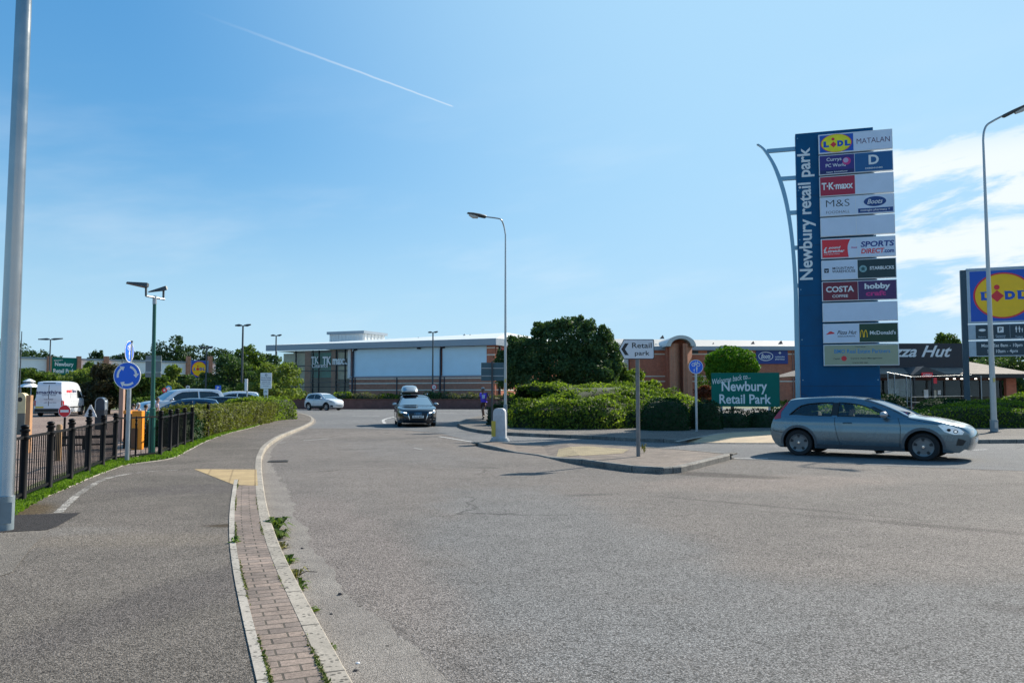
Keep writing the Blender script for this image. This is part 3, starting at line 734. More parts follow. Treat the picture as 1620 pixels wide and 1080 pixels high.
# the shaded gap-filling hedge stretch behind the gate, beside the footway hedge
V, Fc = swept([xy(P(252, 700, 22.3)), xy(P(268, 700, 23.6)), xy(P(300, 700, 26))], [(-.5, .1), (-.45, .75), (0, .9), (.4, .75), (.5, .1)])
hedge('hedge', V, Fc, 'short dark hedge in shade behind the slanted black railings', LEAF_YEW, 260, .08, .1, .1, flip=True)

# right-hand laurel bank: low front, high back
fr = [xy(p) for p in crom(gp((806, 676), (850, 677.5), (900, 679), (960, 678.5), (1010, 676.5), (1070, 674.5), (1120, 673.5), z=.12), 4)]
ft = lambda a, b: (lambda t: a+(b-a)*t)
V, Fc = swept(fr, [(0, .1), (-.03, .5), (.04, .86), (.32, 1.04), (1.1, ft(1.16, 1.26)), (2.4, ft(1.30, 1.55)), (4.2, ft(1.46, 1.90)), (6.4, ft(1.56, 2.04)), (7.4, .1)])
hedge('hedge', V, Fc, 'broad laurel bank with sunlit sloping top behind the traffic island', LEAF_LAUREL, 300, .115, .16, .24, flip=True, twist=.7)
V, Fc = swept([xy(P(790, 650, 36.5)), xy(P(806, 650, 37.2)), xy(P(826, 650, 38))], [(-.8, .1), (-.7, .8), (0, 1.15), (.7, .9), (.8, .1)])
hedge('bush', V, Fc, 'small dark bush behind the tall lamp column at the hedge end', LEAF_YEW, 240, .10, .1, .15, cat='bush', flip=True)
def dome(c, rx, ry, h, n=18, m=9):
    V = []; Fc = []
    for i in range(m+1):
        t = (math.pi/2)*i/m
        for k in range(n):
            a = 2*math.pi*k/n; r = math.cos(t)**.55
            V.append((c[0]+rx*r*math.cos(a), c[1]+ry*r*math.sin(a), .1+h*math.sin(t)**.9))
    for i in range(m):
        for k in range(n): Fc.append((i*n+k, i*n+(k+1) % n, (i+1)*n+(k+1) % n, (i+1)*n+k))
    return V, Fc
def dome_bush(px0, px1, pytop, Y, label, mat=LEAF_YEW, dens=420, leaf=.065, ry=None, group=None, rough=.05):
    a, b = P(px0, 640, Y), P(px1, 640, Y); rx = (b.x-a.x)/2; h = P(810, pytop, Y).z-.1
    V, Fc = dome(((a.x+b.x)/2, Y+.3, 0), rx, ry or rx*.9, h)
    return hedge('bush', V, Fc, label, mat, dens, leaf, .08, rough, group, 'bush')
CB = 'clipped bushes along the right pavement'
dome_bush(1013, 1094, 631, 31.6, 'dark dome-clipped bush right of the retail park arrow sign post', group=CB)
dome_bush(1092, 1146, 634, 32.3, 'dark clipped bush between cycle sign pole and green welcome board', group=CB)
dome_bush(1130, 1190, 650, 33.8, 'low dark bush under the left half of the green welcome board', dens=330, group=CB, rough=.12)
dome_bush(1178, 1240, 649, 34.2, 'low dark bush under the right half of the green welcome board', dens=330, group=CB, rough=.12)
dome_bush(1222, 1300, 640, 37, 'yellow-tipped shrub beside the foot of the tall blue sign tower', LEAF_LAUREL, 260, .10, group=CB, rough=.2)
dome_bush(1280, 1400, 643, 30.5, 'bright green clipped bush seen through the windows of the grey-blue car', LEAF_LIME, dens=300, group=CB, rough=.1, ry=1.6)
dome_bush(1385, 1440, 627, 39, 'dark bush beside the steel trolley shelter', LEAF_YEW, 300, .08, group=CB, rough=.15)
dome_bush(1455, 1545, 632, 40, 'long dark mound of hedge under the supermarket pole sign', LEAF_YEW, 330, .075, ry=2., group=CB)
# cloud-pruned hedges on the far right: wavy tops
def wavy(px0, px1, Y, hs, label, mat, wid=1.5, n=15):
    pts = [xy(P(px0+(px1-px0)*i/(n-1), 650, Y)) for i in range(n)]
    def hz(t):
        k = t*(len(hs)-1); i = min(int(k), len(hs)-2); f = k-i; f = f*f*(3-2*f); return hs[i]*(1-f)+hs[i+1]*f
    V, Fc = swept(pts, [(-.05, .1), (-.02, lambda t: hz(t)*.55), (.05, lambda t: hz(t)*.9), (.4, hz), (wid-.3, lambda t: hz(t)*1.04), (wid+.1, lambda t: hz(t)*.8), (wid+.15, .1)])
    return hedge('hedge', V, Fc, label, mat, 300, .075, .09, .05, flip=True, group='cloud-pruned hedges')
wavy(1425, 1800, 33.5, [.72, .80, 1.05, .95, .80, .78, .9, .8], 'wavy yellow-topped hedge at the pavement behind the grey-blue car', LEAF_LIME)
wavy(1500, 1850, 36.5, [.75, 1.12, 1.2, 1.05, 1.05, 1.22, 1.1, 1.1], 'second wavy hedge rising behind the first around the right lamp post', LEAF_LIME)
dome_bush(1585, 1660, 622, 43, 'bright green shrub at the far right edge under the pole sign', LEAF_LIME, 200, .10, group=None, rough=.2)

# trees
tb = xy(P(885, 640, 44))
bl = [(-2.3, 0, 2.9, 1.1, 1.1, .9), (-1.4, .3, 3.7, 1.1, 1.2, 1.0), (-.4, 0, 4.2, 1.25, 1.2, 1.05), (.6, .2, 4.6, 1.1, 1.1, .9), (1.4, 0, 4.0, 1.2, 1.1, 1.1), (2.2, .2, 3.7, .95, 1., 1.1),
      (1.0, .3, 5.2, .55, .6, .55), (-.2, .3, 5.0, .6, .6, .5), (-2.2, .2, 4.1, .65, .7, .6), (2.5, 0, 4.6, .5, .6, .6), (0, -.5, 3.0, 1.6, 1.2, 1.2), (1.5, -.4, 2.6, 1.4, 1.2, 1.1), (-1.5, -.3, 2.4, 1.2, 1.1, .9),
      (-3.0, 0, 3.3, .55, .6, .6), (-2.9, .1, 2.2, .6, .6, .5), (.6, -.3, 1.9, 1.2, 1., .8), (2.3, -.2, 2.5, .9, .9, .9), (3.1, 0, 3.6, .4, .5, .5), (-1.0, .1, 5.0, .45, .5, .4), (1.7, .2, 5.2, .4, .5, .45)]
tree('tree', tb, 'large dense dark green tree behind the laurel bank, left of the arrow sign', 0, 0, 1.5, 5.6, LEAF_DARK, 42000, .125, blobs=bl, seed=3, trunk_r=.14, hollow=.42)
tree('tree', xy(P(822, 640, 47)), 'thin young tree with two bare stems left of the large dark tree', 2.2, 2., 2.2, 4.6, LEAF_DARK, 3600, .17, nb=9, seed=8, trunk_r=.10)
tree('tree', xy(P(972, 640, 47)), 'lighter loose tree touching the right side of the large dark tree', 2.6, 2.4, 1.0, 3.9, LEAF_MID, 5200, .16, nb=12, seed=12, trunk_r=.08)
tree('shrub', xy(P(1016, 640, 48)), 'loose yellow-green shrub behind the arrow sign post', 2.2, 2., .8, 3.0, LEAF_LAUREL, 3200, .15, nb=9, seed=14, trunk_r=.05, cat='shrub')
tree('shrub', xy(P(990, 640, 50)), 'reddish-brown shrub left of the arrow sign post', 2., 2., .8, 2.7, LEAF_MID, 2400, .15, nb=8, seed=24, trunk_r=.05, cat='shrub')
tree('shrub', xy(P(1112, 640, 45)), 'small red-leaved shrub behind the cycle sign pole', 1.6, 1.4, .8, 2.0, LEAF_RED, 1500, .13, nb=7, seed=15, trunk_r=.04, cat='shrub')
tree('shrub', xy(P(1122, 640, 48)), 'thin bare-stemmed shrub between cycle sign and green board', 1.6, 1.5, .9, 3.3, LEAF_MID, 1300, .14, nb=8, seed=18, trunk_r=.05, cat='shrub')
bc = P(1157, 573, 44)
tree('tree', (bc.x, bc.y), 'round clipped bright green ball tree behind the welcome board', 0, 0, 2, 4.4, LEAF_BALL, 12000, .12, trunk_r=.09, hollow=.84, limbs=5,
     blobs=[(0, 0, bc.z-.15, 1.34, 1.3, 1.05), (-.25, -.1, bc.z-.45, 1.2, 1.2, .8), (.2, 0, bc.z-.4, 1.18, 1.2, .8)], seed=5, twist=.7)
tree('tree', xy(P(1500, 640, 75)), 'light green tree showing above the black restaurant sign', 4.5, 4, 3, 7.2, LEAF_MID, 3500, .24, nb=12, seed=31, trunk_r=.12)
tree('tree', xy(P(1466, 640, 80)), 'small sparse tree tip left of the tree above the restaurant sign', 3, 3, 3, 6.3, LEAF_LIGHT, 1200, .2, nb=8, seed=32, trunk_r=.1)
for k, (px, Y, w, z1, mt, lb) in enumerate(((1545, 66, 5, 5.2, LEAF_MID, 'light green tree behind the left leg of the supermarket pole sign'), (1590, 62, 6, 4.6, LEAF_DARK, 'dark tree below the opening-hours panel of the pole sign'), (1650, 60, 7, 5.0, LEAF_DARK, 'dark tree at the far right edge of the picture'))):
    tree('tree', xy(P(px, 640, Y)), lb, w, 5, .8, z1, mt, 5000, .2, nb=13, seed=40+k, trunk_r=.12, group='trees behind the pole sign')

TL = 'trees around the left car park'
for k, (px, Y, w, z0, z1, mt, n, lb) in enumerate((
    (366, 62, 5.0, .8, 4.5, LEAF_DARK, 7000, 'dark green tree behind the small white post sign, left of the glazed shop'),
    (393, 66, 4.4, .8, 5.6, LEAF_MID, 7500, 'taller mid-green tree behind the white parking notice'),
    (424, 70, 4.6, .8, 5.0, LEAF_DARK, 4500, 'dark tree top beside the glazed shop corner'),
    (434, 60, 5.0, .7, 3.9, LEAF_LIGHT, 6500, 'pale sunlit young tree on a thin trunk right of the white parking notice'),
    (55, 62, 4.6, .8, 3.5, LEAF_MID, 5200, 'yellow-green tree behind the white pagoda lantern'),
    (96, 63, 5.0, .4, 2.9, LEAF_MID, 6000, 'light green spreading tree right behind the white van'),
    (136, 61, 6.0, .3, 3.5, LEAF_LIGHT, 8000, 'bright green tree between the white van and the roundabout sign'),
    (143, 66, 2.2, 1.6, 4.2, LEAF_MID, 2200, 'wispy tree tip right of the far green welcome board'),
    (172, 57, 4.2, .3, 3.7, LEAF_PURPLE, 7000, 'dark purple-leaved tree left of the roundabout sign'),
    (197, 58, 3.4, .3, 3.2, LEAF_DARK, 5000, 'dark tree directly behind the roundabout sign'),
    (228, 55, 4.4, .3, 2.9, LEAF_MID, 6500, 'green tree behind the green twin-headed lamp post'),
    (263, 60, 3.0, .6, 3.7, LEAF_LIGHT, 4500, 'yellow-green tree right of the green lamp post'),
    (288, 70, 3.4, .6, 3.2, LEAF_DARK, 4000, 'dark rounded tree left of the supermarket entrance'))):
    tree('tree', xy(P(px, 640, Y)), lb, w, w*.9, z0, z1, mt, n, .19, nb=15, seed=60+k, trunk_r=.10, group=TL)
# far tree tops beyond the left shops
FT = 'tree tops beyond the left shops'
far = [(40, 140, 7, 9.0, 'far dark tree top left of the green board on the far shop'), (63, 150, 9, 9.6, 'far low tree top nearest left of the green board'), (150, 150, 4, 9.6, 'far pointed tree top right of the green board'), (186, 150, 6, 9.2, 'far tree top left of the pedestrian sign'),
       (222, 150, 8, 9.4, 'far tree top right of the pedestrian sign'), (268, 150, 8, 12.4, 'tallest far round tree right of the green lamp post'), (292, 150, 8, 10.6, 'far tree top right next to the tallest round one'), (312, 155, 10, 11., 'far tree top left of the supermarket sign lamp'),
       (345, 155, 9, 10.2, 'far tree top right of the supermarket sign'), (256, 160, 8, 10.0, 'far low tree top between green lamp post and tallest round one'), (2, 120, 9, 9.6, 'far tree at the left edge behind the grey pole')]
for k, (px, Y, w, z1, lb) in enumerate(far):
    tree('tree', xy(P(px, 640, Y)), lb, w, w, 3., z1, LEAF_FAR, 1900, .42, nb=11, seed=90+k, trunk_r=.2, group=FT, limbs=3)
# distant wood to close the horizon
C = np.stack([rng.uniform(-420, 420, 16000), rng.uniform(250, 300, 16000), np.zeros(16000)], 1)
C[:, 2] = rng.random(16000)**.7*(6.0+2.2*vnoise(C, .11)+1.5*vnoise(C, .4))
tag(quads_mesh('distant_wood', C, np.tile([0., -1., .4], (16000, 1)), 1.9, LEAF_FAR), kind='stuff')

# grass blades on the verge
def lerp_line(L, t):
    k = t*(len(L)-1); i = min(int(k), len(L)-2); return L[i].lerp(L[i+1], k-i)
fi = offset_line(fl, -.05); eo = offset_line(edge, .06)
GC = []; GN = []
S_e = lengths(edge); tot = S_e[-1]
for i in range(26000):
    t = random.random()**1.7*.82
    a = lerp_line(edge, t)
    dmin = min(range(len(fl)), key=lambda j: (fl[j]-a).length_squared)
    b = fl[dmin] if dmin in (0, len(fl)-1) else fl[dmin]
    # project onto the fence polyline
    best = None
    for j in range(max(0, dmin-1), min(len(fl)-1, dmin+1)):
        d = fl[j+1]-fl[j]; u = max(0, min(1, (a-fl[j]).dot(d)/d.length_squared)); q = fl[j]+d*u
        if best is None or (q-a).length < (best-a).length: best = q
    w = (best-a); p = a+w*random.uniform(.06, 1.12)+Vector((random.gauss(0, .02), random.gauss(0, .02)))
    GC.append((p.x, p.y, .115+random.random()*.035)); GN.append((random.gauss(0, 1), random.gauss(0, 1), .15))
GC = np.array(GC); GN = np.array(GN)
tag(quads_mesh('verge_grass', GC, GN, .05, GRASS, aspect=1.6, twist=.3), kind='stuff')

# weeds along the kerb
WEED = leafmat('weed_leaves', (.06, .10, .022), (.19, .24, .06), .32)
WEEDDRY = leafmat('dry_weed_leaves', (.16, .15, .05), (.30, .26, .12), .3)
def weed(px, py, z, r, n, label, mat=WEED, h=.12):
    p = G(px, py, z); mb = MB()
    rr = random.Random(int(px*7+py))
    for i in range(n):
        a = rr.random()*2*math.pi; L = r*rr.uniform(.55, 1.1); hz = h*rr.uniform(.25, 1.); w = L*.16
        d = Vector((math.cos(a), math.sin(a), 0)); s = Vector((-d.y, d.x, 0))
        b0 = d*L*.1; b1 = d*L*.55+Vector((0, 0, hz)); b2 = d*L+Vector((0, 0, hz*rr.uniform(.3, .9)))
        k = len(mb.v); mb.v += [tuple(b0), tuple(b1+s*w), tuple(b2), tuple(b1-s*w)]; mb.face((k, k+1, k+2, k+3))
    o = mb.build('weed', mat); o.location = p
    return tag(o, label, 'weed', 'weeds along the left kerb')
weed(438, 838, 0, .20, 34, 'tallest bushy weed growing against the kerb face', h=.16)
weed(441, 852, 0, .17, 26, 'leafy weed just in front of the tallest kerb weed', h=.12)
weed(446, 868, 0, .13, 18, 'yellowing dry weed below the bushy kerb weeds', WEEDDRY, .07)
weed(458, 890, 0, .13, 22, 'bright green broad-leaved weed midway along the near kerb', h=.07)
weed(470, 914, 0, .11, 20, 'straggly weed next to the twig at the kerb', WEEDDRY, .10)
weed(474, 932, 0, .11, 20, 'pale weed in front of the twig at the kerb', h=.09)
weed(489, 968, 0, .08, 22, 'small rosette weed in the gutter below the twig', h=.05)
weed(523, 1027, 0, .06, 18, 'tiny yellow-green weed nearest the camera at the kerb', h=.05)
weed(371, 858, .1, .07, 26, 'grass tuft in the joint of the pale edging stones', GRASS, .06)
weed(1019, 716, .12, .10, 14, 'dry seedhead tuft beside the arrow sign post on the island', WEEDDRY, .25)
mb = MB(); a = G(472, 909, .03); b = G(502, 904, .05)
mb.tube([a, a.lerp(b, .4)+Vector((0, 0, .02)), b], [.005, .004, .003], 5); tag(mb.build('twig', BARK), 'thin bare brown twig lying across the gutter by the kerb', 'twig')
# moss in the joint beside the edging
for off, lab in ((.395, 'moss_joint'), (.132, 'moss_joint')):
    ol = offset_line(near, off); n = 2600; cs = []
    for i in range(n):
        p = lerp_line(ol, random.random()); cs.append((p.x+random.gauss(0, .006), p.y+random.gauss(0, .006), .108))
    cs = np.array(cs); keep = vnoise(cs, 2.3)+rng.normal(0, .3, n) > (.0 if off > .2 else .35); cs = cs[keep]
    tag(quads_mesh(lab, cs, np.tile([0, 0, 1.], (len(cs), 1)), .016, leafmat('moss', (.06, .09, .015), (.18, .19, .05), .1)), kind='stuff')
# ------------------------------------------------------------------ street furniture
def rot2(a): return Matrix.Rotation(a, 4, 'Z')
# --- big grey lamp column, left foreground
b = G(4.5, 838, .1)
t = thing('lamp_post', 'tall shiny grey steel lamp column in the left foreground', 'lamp post', b)
mb = MB(); mb.tube([(0, 0, .0), (0, 0, .36)], [.101, .101], 32); mb.build('base_sleeve', POLEBLUE, t, smooth=True)
mb = MB(); mb.tube([(0, 0, .36), (0, 0, .37), (0, 0, 3), (0, 0, 6), (0, 0, 9.4)], [.099, .095, .087, .076, .062], 32); mb.build('column', M('silver_column', (.36, .355, .35), .22, .9, .10, 3), t, smooth=True)
mb = MB(); mb.box(-.012, .09, -.103, -.098, .08, .30, rot2(.4)); mb.build('access_door', POLEBLUE, t)
mb = MB(); mb.tube([(0, 0, 9.4), (.25, .02, 9.75), (.9, .1, 9.9)], [.05, .04, .035], 12); mb.ball((1.25, .14, 9.93), .4, .15, .07); mb.build('lamp_head', POLEGREY, t, smooth=True)

# --- single-arm columns on the right-hand pavement
def arm_lamp(px, py, label, arm, r0, r1, headpts, z=.12, sleeve=.9):
    b = G(px, py, z); t = thing('street_lamp', label, 'street lamp', b, 0, 'tall single-arm street lamps')
    loc = [P(x, y, b.y+dy)-b for x, y, dy in arm]
    H = loc[0].z
    mb = MB(); mb.tube([(0, 0, 0), (0, 0, sleeve)], [r0*1.22, r0*1.2], 20); mb.build('base_sleeve', POLEBLUE, t, smooth=True)
    mb = MB(); mb.lathe([(r0*2.0, -.004), (r0*1.9, .018), (r0*1.3, .03)], n=18); mb.build('base_collar', M('grubby_collar', (.10, .09, .08), .9, 0, .35, 14), t)
    mb = MB(); mb.box(-r0*.55, r0*.55, -r0*1.26, -r0*1.18, sleeve*.35, sleeve*.85); mb.build('access_door', POLEGREY, t, bevel=.004)
    mb = MB(); mb.box(-.035, .035, -r0*1.06, -r0*.98, 1.85, 1.99); mb.build('number_tag', M('tag_yellow', (.55, .45, .12), .5), t)
    pts = [Vector((0, 0, sleeve)), Vector((0, 0, H*.5)), Vector((0, 0, H))]+loc[1:]
    cp = pts[:2]+crom(pts[2:], 6)
    rs = [r0+(r1-r0)*min(1, p.z/H) for p in cp]
    mb = MB(); mb.tube(cp, rs, 16); mb.build('column', POLEGREY, t, smooth=True)
    h = [P(x, y, b.y+dy)-b for x, y, dy in headpts]
    d = (h[1]-h[0]); L = d.length; d.normalize(); s = Vector((-d.y, d.x, 0)).normalized() if abs(d.y) > .01 else Vector((0, 1, 0)); u = d.cross(s).normalized()
    if u.z < 0: u = -u
    mb = MB(); prof = [(0, .05, .03, .05), (.06, .10, .05, .09), (.35, .15, .06, .08), (.75, .17, .05, .04), (1., .12, .025, .02)]   # along, half width, up, down
    rg = []
    for a, w, up, dn in prof:
        c = h[0]+d*L*a; n = 12
        rg.append([c+s*w*math.cos(2*math.pi*k/n)+u*(up if math.sin(2*math.pi*k/n) > 0 else dn)*math.sin(2*math.pi*k/n) for k in range(n)])
    o = len(mb.v); mb.v += [tuple(p) for r in rg for p in r]
    for i in range(len(rg)-1):
        for k in range(12): mb.face((o+i*12+k, o+i*12+(k+1) % 12, o+(i+1)*12+(k+1) % 12, o+(i+1)*12+k))
    mb.face([o+k for k in range(12)]); mb.face([o+48+k for k in range(12)][::-1])
    mb.build('lamp_head', POLEDARK, t, smooth=True)
    mb = MB(); a, c = h[0]+d*L*.42-u*.085, h[0]+d*L*.9-u*.05
    mb.tube([a, a.lerp(c, .5)-u*.01, c], [.06, .1, .05], 10); mb.build('lens', LAMPGLASS, t, smooth=True)
    return t
arm_lamp(799.5, 680, 'tall grey lamp column with short arm to the left, behind the white bollard', [(798, 372, 0), (797.2, 358, 0), (793, 348, -.1), (786, 345.3, -.15), (768, 343, -.3)], .062, .028, [(769, 342.6, -.3), (739.5, 337, -.5)], sleeve=1.0)
arm_lamp(1573, 683.5, 'very tall grey lamp column at the right edge, arm reaching right', [(1556.3, 222, 0), (1556.6, 209, 0), (1561, 198.5, 0), (1571, 191.5, 0), (1586, 183.5, 0)], .112, .038, [(1585, 184.5, 0), (1630, 163.5, -.2)], sleeve=.45)

# --- double-headed car park lamps far away
def twin_lamp(px, ytop, Y, label, w=.075, span=1.05, rz=0., mat=POLEDARK, tilt=.08):
    p = P(px, ytop, Y); t = thing('car_park_lamp', label, 'street lamp', (p.x, p.y, 0), rz, 'twin-headed car park lamps')
    mb = MB(); mb.tube([(0, 0, 0), (0, 0, p.z-.05)], [w, w*.7], 10); mb.build('column', mat, t, smooth=True)
    for s in (-1, 1):
        mb = MB(); mb.tube([(s*.05, 0, p.z-.04), (s*.3, 0, p.z-.02), (s*span, 0, p.z+tilt*.5*s)], [.045, .1, .05], 10); mb.build('lamp_head', mat, t, smooth=True)
    return t
twin_lamp(80, 536, 72, 'dark twin-headed lamp in front of the far green board', rz=.1)
twin_lamp(384.5, 514, 60, 'dark twin-headed lamp rising above the left trees, highest of the far ones', .09, .48*1.2, .1)
twin_lamp(437, 530, 76, 'dark twin-headed lamp at the left corner of the glazed shop', .085, .5, .1)
twin_lamp(685, 525, 82.5, 'dark twin-headed lamp before the pale panels of the large shop', .095, .52, -.15)
twin_lamp(327, 549, 58, 'small dark twin-headed lamp beside the far supermarket sign', .07, .42, .2)
twin_lamp(193.5, 563, 95, 'tiny far lamp with flat arms just left of the pedestrian sign', .06, .55, 0)
p = P(34.5, 524, 40)
mb = MB(); mb.tube([(0, 0, 0), (0, 0, p.z)], [.035, .02], 8); o = mb.build('mast', POLEDARK, None, smooth=True); o.location = (p.x, p.y, 0); tag(o, 'thin dark mast showing just right of the big grey column', 'mast')

# --- green lamp with two flat heads
b = P(241.5, 640, 20); t = thing('street_lamp', 'dark green lamp post with two tilted flat heads on a grey cross arm', 'street lamp', (b.x, b.y, .08))
q = lambda x, y, dy=0.: P(x, y, 20+dy)-Vector((b.x, b.y, .08))
mb = MB(); mb.tube([(0, 0, 0), (0, 0, 1.1), (0, 0, 1.12), q(244.5, 480)], [.075, .072, .05, .042], 16); mb.build('column', GREENPAINT, t, smooth=True)
mb = MB(); mb.tube([q(244.5, 481), q(244.8, 468)], .05, 12); mb.tube([q(231, 468.2, -.3), q(260, 473.5, .3)], .025, 10); mb.build('cross_arm', GALV, t, smooth=True)
for a, c, e, up, w in (((231, 468.2), (231, 454), (200, 447.2), 0, .13), ((258.5, 473), (258.8, 459), (236.5, 461.2), 0, .13)):
    dy = -.3 if a[0] < 240 else .3
    mb = MB(); mb.tube([q(*a, dy), q(*c, dy)], .028, 8)
    p0 = q(c[0]+(4.5 if a[0] > 240 else 4), c[1]-(3.5 if a[0] > 240 else 2), dy); p1 = q(*e, dy-.25)
    d = (p1-p0); L = d.length; d.normalize(); s = Vector((0, 0, 1)).cross(d).normalized(); u = d.cross(s)
    rg = []
    for k, (al, hw, hh) in enumerate(((0, .10, .035), (.1, .14, .055), (.4, .15, .04), (1., .12, .014))):
        cc = p0+d*L*al
        rg.append([cc+s*x+u*z for x, z in ((-hw, -hh), (hw, -hh), (hw*.9, hh), (-hw*.9, hh))])
    o = len(mb.v); mb.v += [tuple(v) for r_ in rg for v in r_]
    for i in range(3):
        for k in range(4): mb.face((o+i*4+k, o+i*4+(k+1) % 4, o+(i+1)*4+(k+1) % 4, o+(i+1)*4+k))
    mb.face((o, o+3, o+2, o+1)); mb.face((o+12, o+13, o+14, o+15))
    mb.build('lamp_head', POLEDARK, t)
pb = P(242.8, 579.5, 20.2); w = (P(255, 580, 20.2)-P(230, 580, 20.2)).x
t2 = thing('sign', 'plain grey back of a square sign strapped to the green lamp post', 'sign', pb)
mb = MB(); mb.box(-w/2, w/2, -.008, .008, -.27, .27); mb.build('plate', SIGNGREY, t2, bevel=.004)
for z in (.13, -.165): mb = MB(); mb.box(-w/2, w/2, -.03, -.009, z, z+.035); mb.build('rail', GALV, t2)

# --- black railings
def rail_post(h=1.04, r=.048):
    mb = MB(); mb.lathe([(r*1.25, 0), (r*1.25, .03), (r, .05), (r, h-.20), (r*1.35, h-.19), (r*1.35, h-.165), (r*.92, h-.15), (r*.92, h-.10), (r*1.3, h-.09), (r*1.3, h-.07), (r*.8, h-.055),
                              (r*1.15, h-.03), (r*.9, h-.008), (r*.3, h)], n=14)
    return mb
def railing(pts, label, h=1.04, posts=True, hts=(.13, .88), gap=.105, r=.048, endposts=(True, True), bar=.0075):
    base = Vector((pts[0].x, pts[0].y, 0)); t = thing('railing_fence', label, 'fence', base)
    L = [Vector((p.x, p.y, .1))-base for p in pts]; pm = None
    for i, p in enumerate(L):
        if (i == 0 and not endposts[0]) or (i == len(L)-1 and not endposts[1]): continue
        if pm is None: po = rail_post(h, r).build('post', BLACKPAINT, t, smooth=True); pm = po
        else: po = pm.copy(); COL.objects.link(po); po.parent = t
        po.location = p
    for a, c in zip(L, L[1:]):
        mb = MB(); d = (c-a); D = d.length; d.normalize(); ang = math.atan2(d.y, d.x); mt = Matrix.Translation(a) @ rot2(ang)
        for z in hts: mb.box(r, D-r, -.008, .008, z-.018, z+.018, mt)
        n = int((D-2*r)/gap)
        for k in range(1, n): x = r+(D-2*r)*k/n; mb.cyl(mt @ Vector((x, 0, hts[0])), mt @ Vector((x, 0, hts[1])), bar, n=6, caps=False)
        mb.build('rail_panel', BLACKPAINT, t)
    return t
fa, fb = xy(G(35, 797, .1)), xy(G(181, 731, .1)); fd = (fb-fa)/5
railing([fa-fd]+[fa+fd*i for i in range(6)], 'black railings with knobbed posts along the left grass verge, nearest the camera', hts=(.13, .87))
railing([xy(G(x, y, .1)) for x, y in ((181, 731), (214, 727), (253, 722.5))], 'thin black railing section behind the roundabout sign pole', hts=(.1, .92), gap=.14, endposts=(False, False), h=.95, r=.02)
railing([xy(G(x, y, .1)) for x, y in ((253, 722.5), (268, 716.5), (279, 710.5), (291, 706), (303, 702))], 'black railings running away up to the hedge, seen nearly edge-on', hts=(.12, .9), h=1.06)
for px, py, lb in ((328, 692, 'single black knobbed post standing against the left hedge'), (352.5, 681, 'black knobbed post half hidden in the left hedge, farther one')):
    o = rail_post(1.1 if px < 340 else 1.06, .05).build('post', BLACKPAINT, None, smooth=True); o.location = G(px, py, .1); tag(o, lb, 'post', 'lone black posts at the hedge')
# low knee rail, timber posts and small things in the car park behind the railings
a, c = G(78, 712, .09), G(186, 709, .09)
t = thing('knee_rail', 'low black metal rail in the car park behind the railings', 'rail', a)
mb = MB(); d = c-a; mt = rot2(math.atan2(d.y, d.x)); D = d.length; mb.box(0, D, -.03, .03, .28, .36, mt); mb.box(0, D, -.02, .02, .10, .14, mt); mb.build('rail', BLACKPAINT, t)
for k in range(3):
    mb = MB(); x = D*(.05+.45*k); mb.box(x-.035, x+.035, -.035, .035, 0, .355, mt); mb.build('post', BLACKPAINT, t)
WOOD = M('weathered_timber', (.33, .19, .09), .8, 0, .25, 5); TAN = M('pale_timber', (.45, .24, .12), .75, 0, .2, 5)
def plain_post(px, pyb, pyt, r, mat, name, label, cat, sq=True, Y=None):
    b = G(px, pyb, .09); h = P(px, pyt, b.y).z-.09
    mb = MB()
    if sq: mb.box(-r, r, -r, r, 0, h)
    else: mb.tube([(0, 0, 0), (0, 0, h-.03), (0, 0, h)], [r, r, r*.7], 14)
    o = mb.build(name, mat, None, bevel=.008 if sq else 0, smooth=not sq); o.location = b; return tag(o, label, cat)
plain_post(43.5, 716, 625, .058, TAN, 'timber_post', 'tall orange-brown timber post left of the white van', 'post')
plain_post(92, 728, 671, .062, WOOD, 'timber_bollard', 'short brown timber bollard behind the railings', 'bollard', sq=False)
# no-entry sign
b = P(103, 650, 22.5); t = thing('no_entry_sign', 'small red no-entry disc on a dark post behind the railings', 'sign', (b.x, b.y, .09)); z = b.z-.09; rr = .172
sheet('disc', circle(0, z, rr, n=40), -.03, WHITE, t, .006); sheet('red_face', circle(0, z, rr*.93, n=40), -.0305, SIGNRED, t, .0004); sheet('bar', [(-rr*.68, z-.034), (rr*.68, z-.034), (rr*.68, z+.034), (-rr*.68, z+.034)], -.0320, WHITE, t, .001)
mb = MB(); mb.tube([(0, 0, 0), (0, 0, z+.05)], .03, 10); mb.build('post', BLACKPAINT, t, smooth=True)
# tall black bin with arched hood, bollard and triangular sign
b = P(160.5, 640, 33); t = thing('litter_bin', 'black litter bin with a rounded arched hood beyond the railings', 'bin', (b.x, b.y, .09))
h = P(160, 629, 33).z-.09; w = .19
mb = MB(); mb.slab(rrect(-w, w, -.17, .17, .05), 0, h*.62); mb.build('body', M('bin_black', (.02, .024, .032), .4, 0, .2), t)
mb = MB(); arch = [(-w, h*.6)]+[(-w*math.cos(R(a)), h-w+w*math.sin(R(a))) for a in range(0, 181, 15)]+[(w, h*.6)]; arch_in = [(x*.82, min(z, h-.03) if z > h*.6 else z) for x, z in arch]
mb.tube([(x, -.1, z) for x, z in arch], .022, 8); mb.tube([(x, .1, z) for x, z in arch], .022, 8)
for (x0, z0), (x1, z1) in zip(arch, arch[1:]): mb.add([(x0, -.1, z0), (x1, -.1, z1), (x1, .1, z1), (x0, .1, z0)], [(0, 1, 2, 3)])
mb.build('hood', GALV, t)
mb = MB(); mb.box(-w*.9, w*.9, -.09, .1, h*.62, h*.97); mb.build('inner_bin', M('bin_inner', (.03, .04, .06), .5), t)
b = P(143, 648, 30); t = thing('triangular_sign', 'white triangular board standing low behind the railings', 'sign', (b.x, b.y, .09)); z0 = P(143, 659, 30).z-.09; z1 = P(143, 640, 30).z-.09
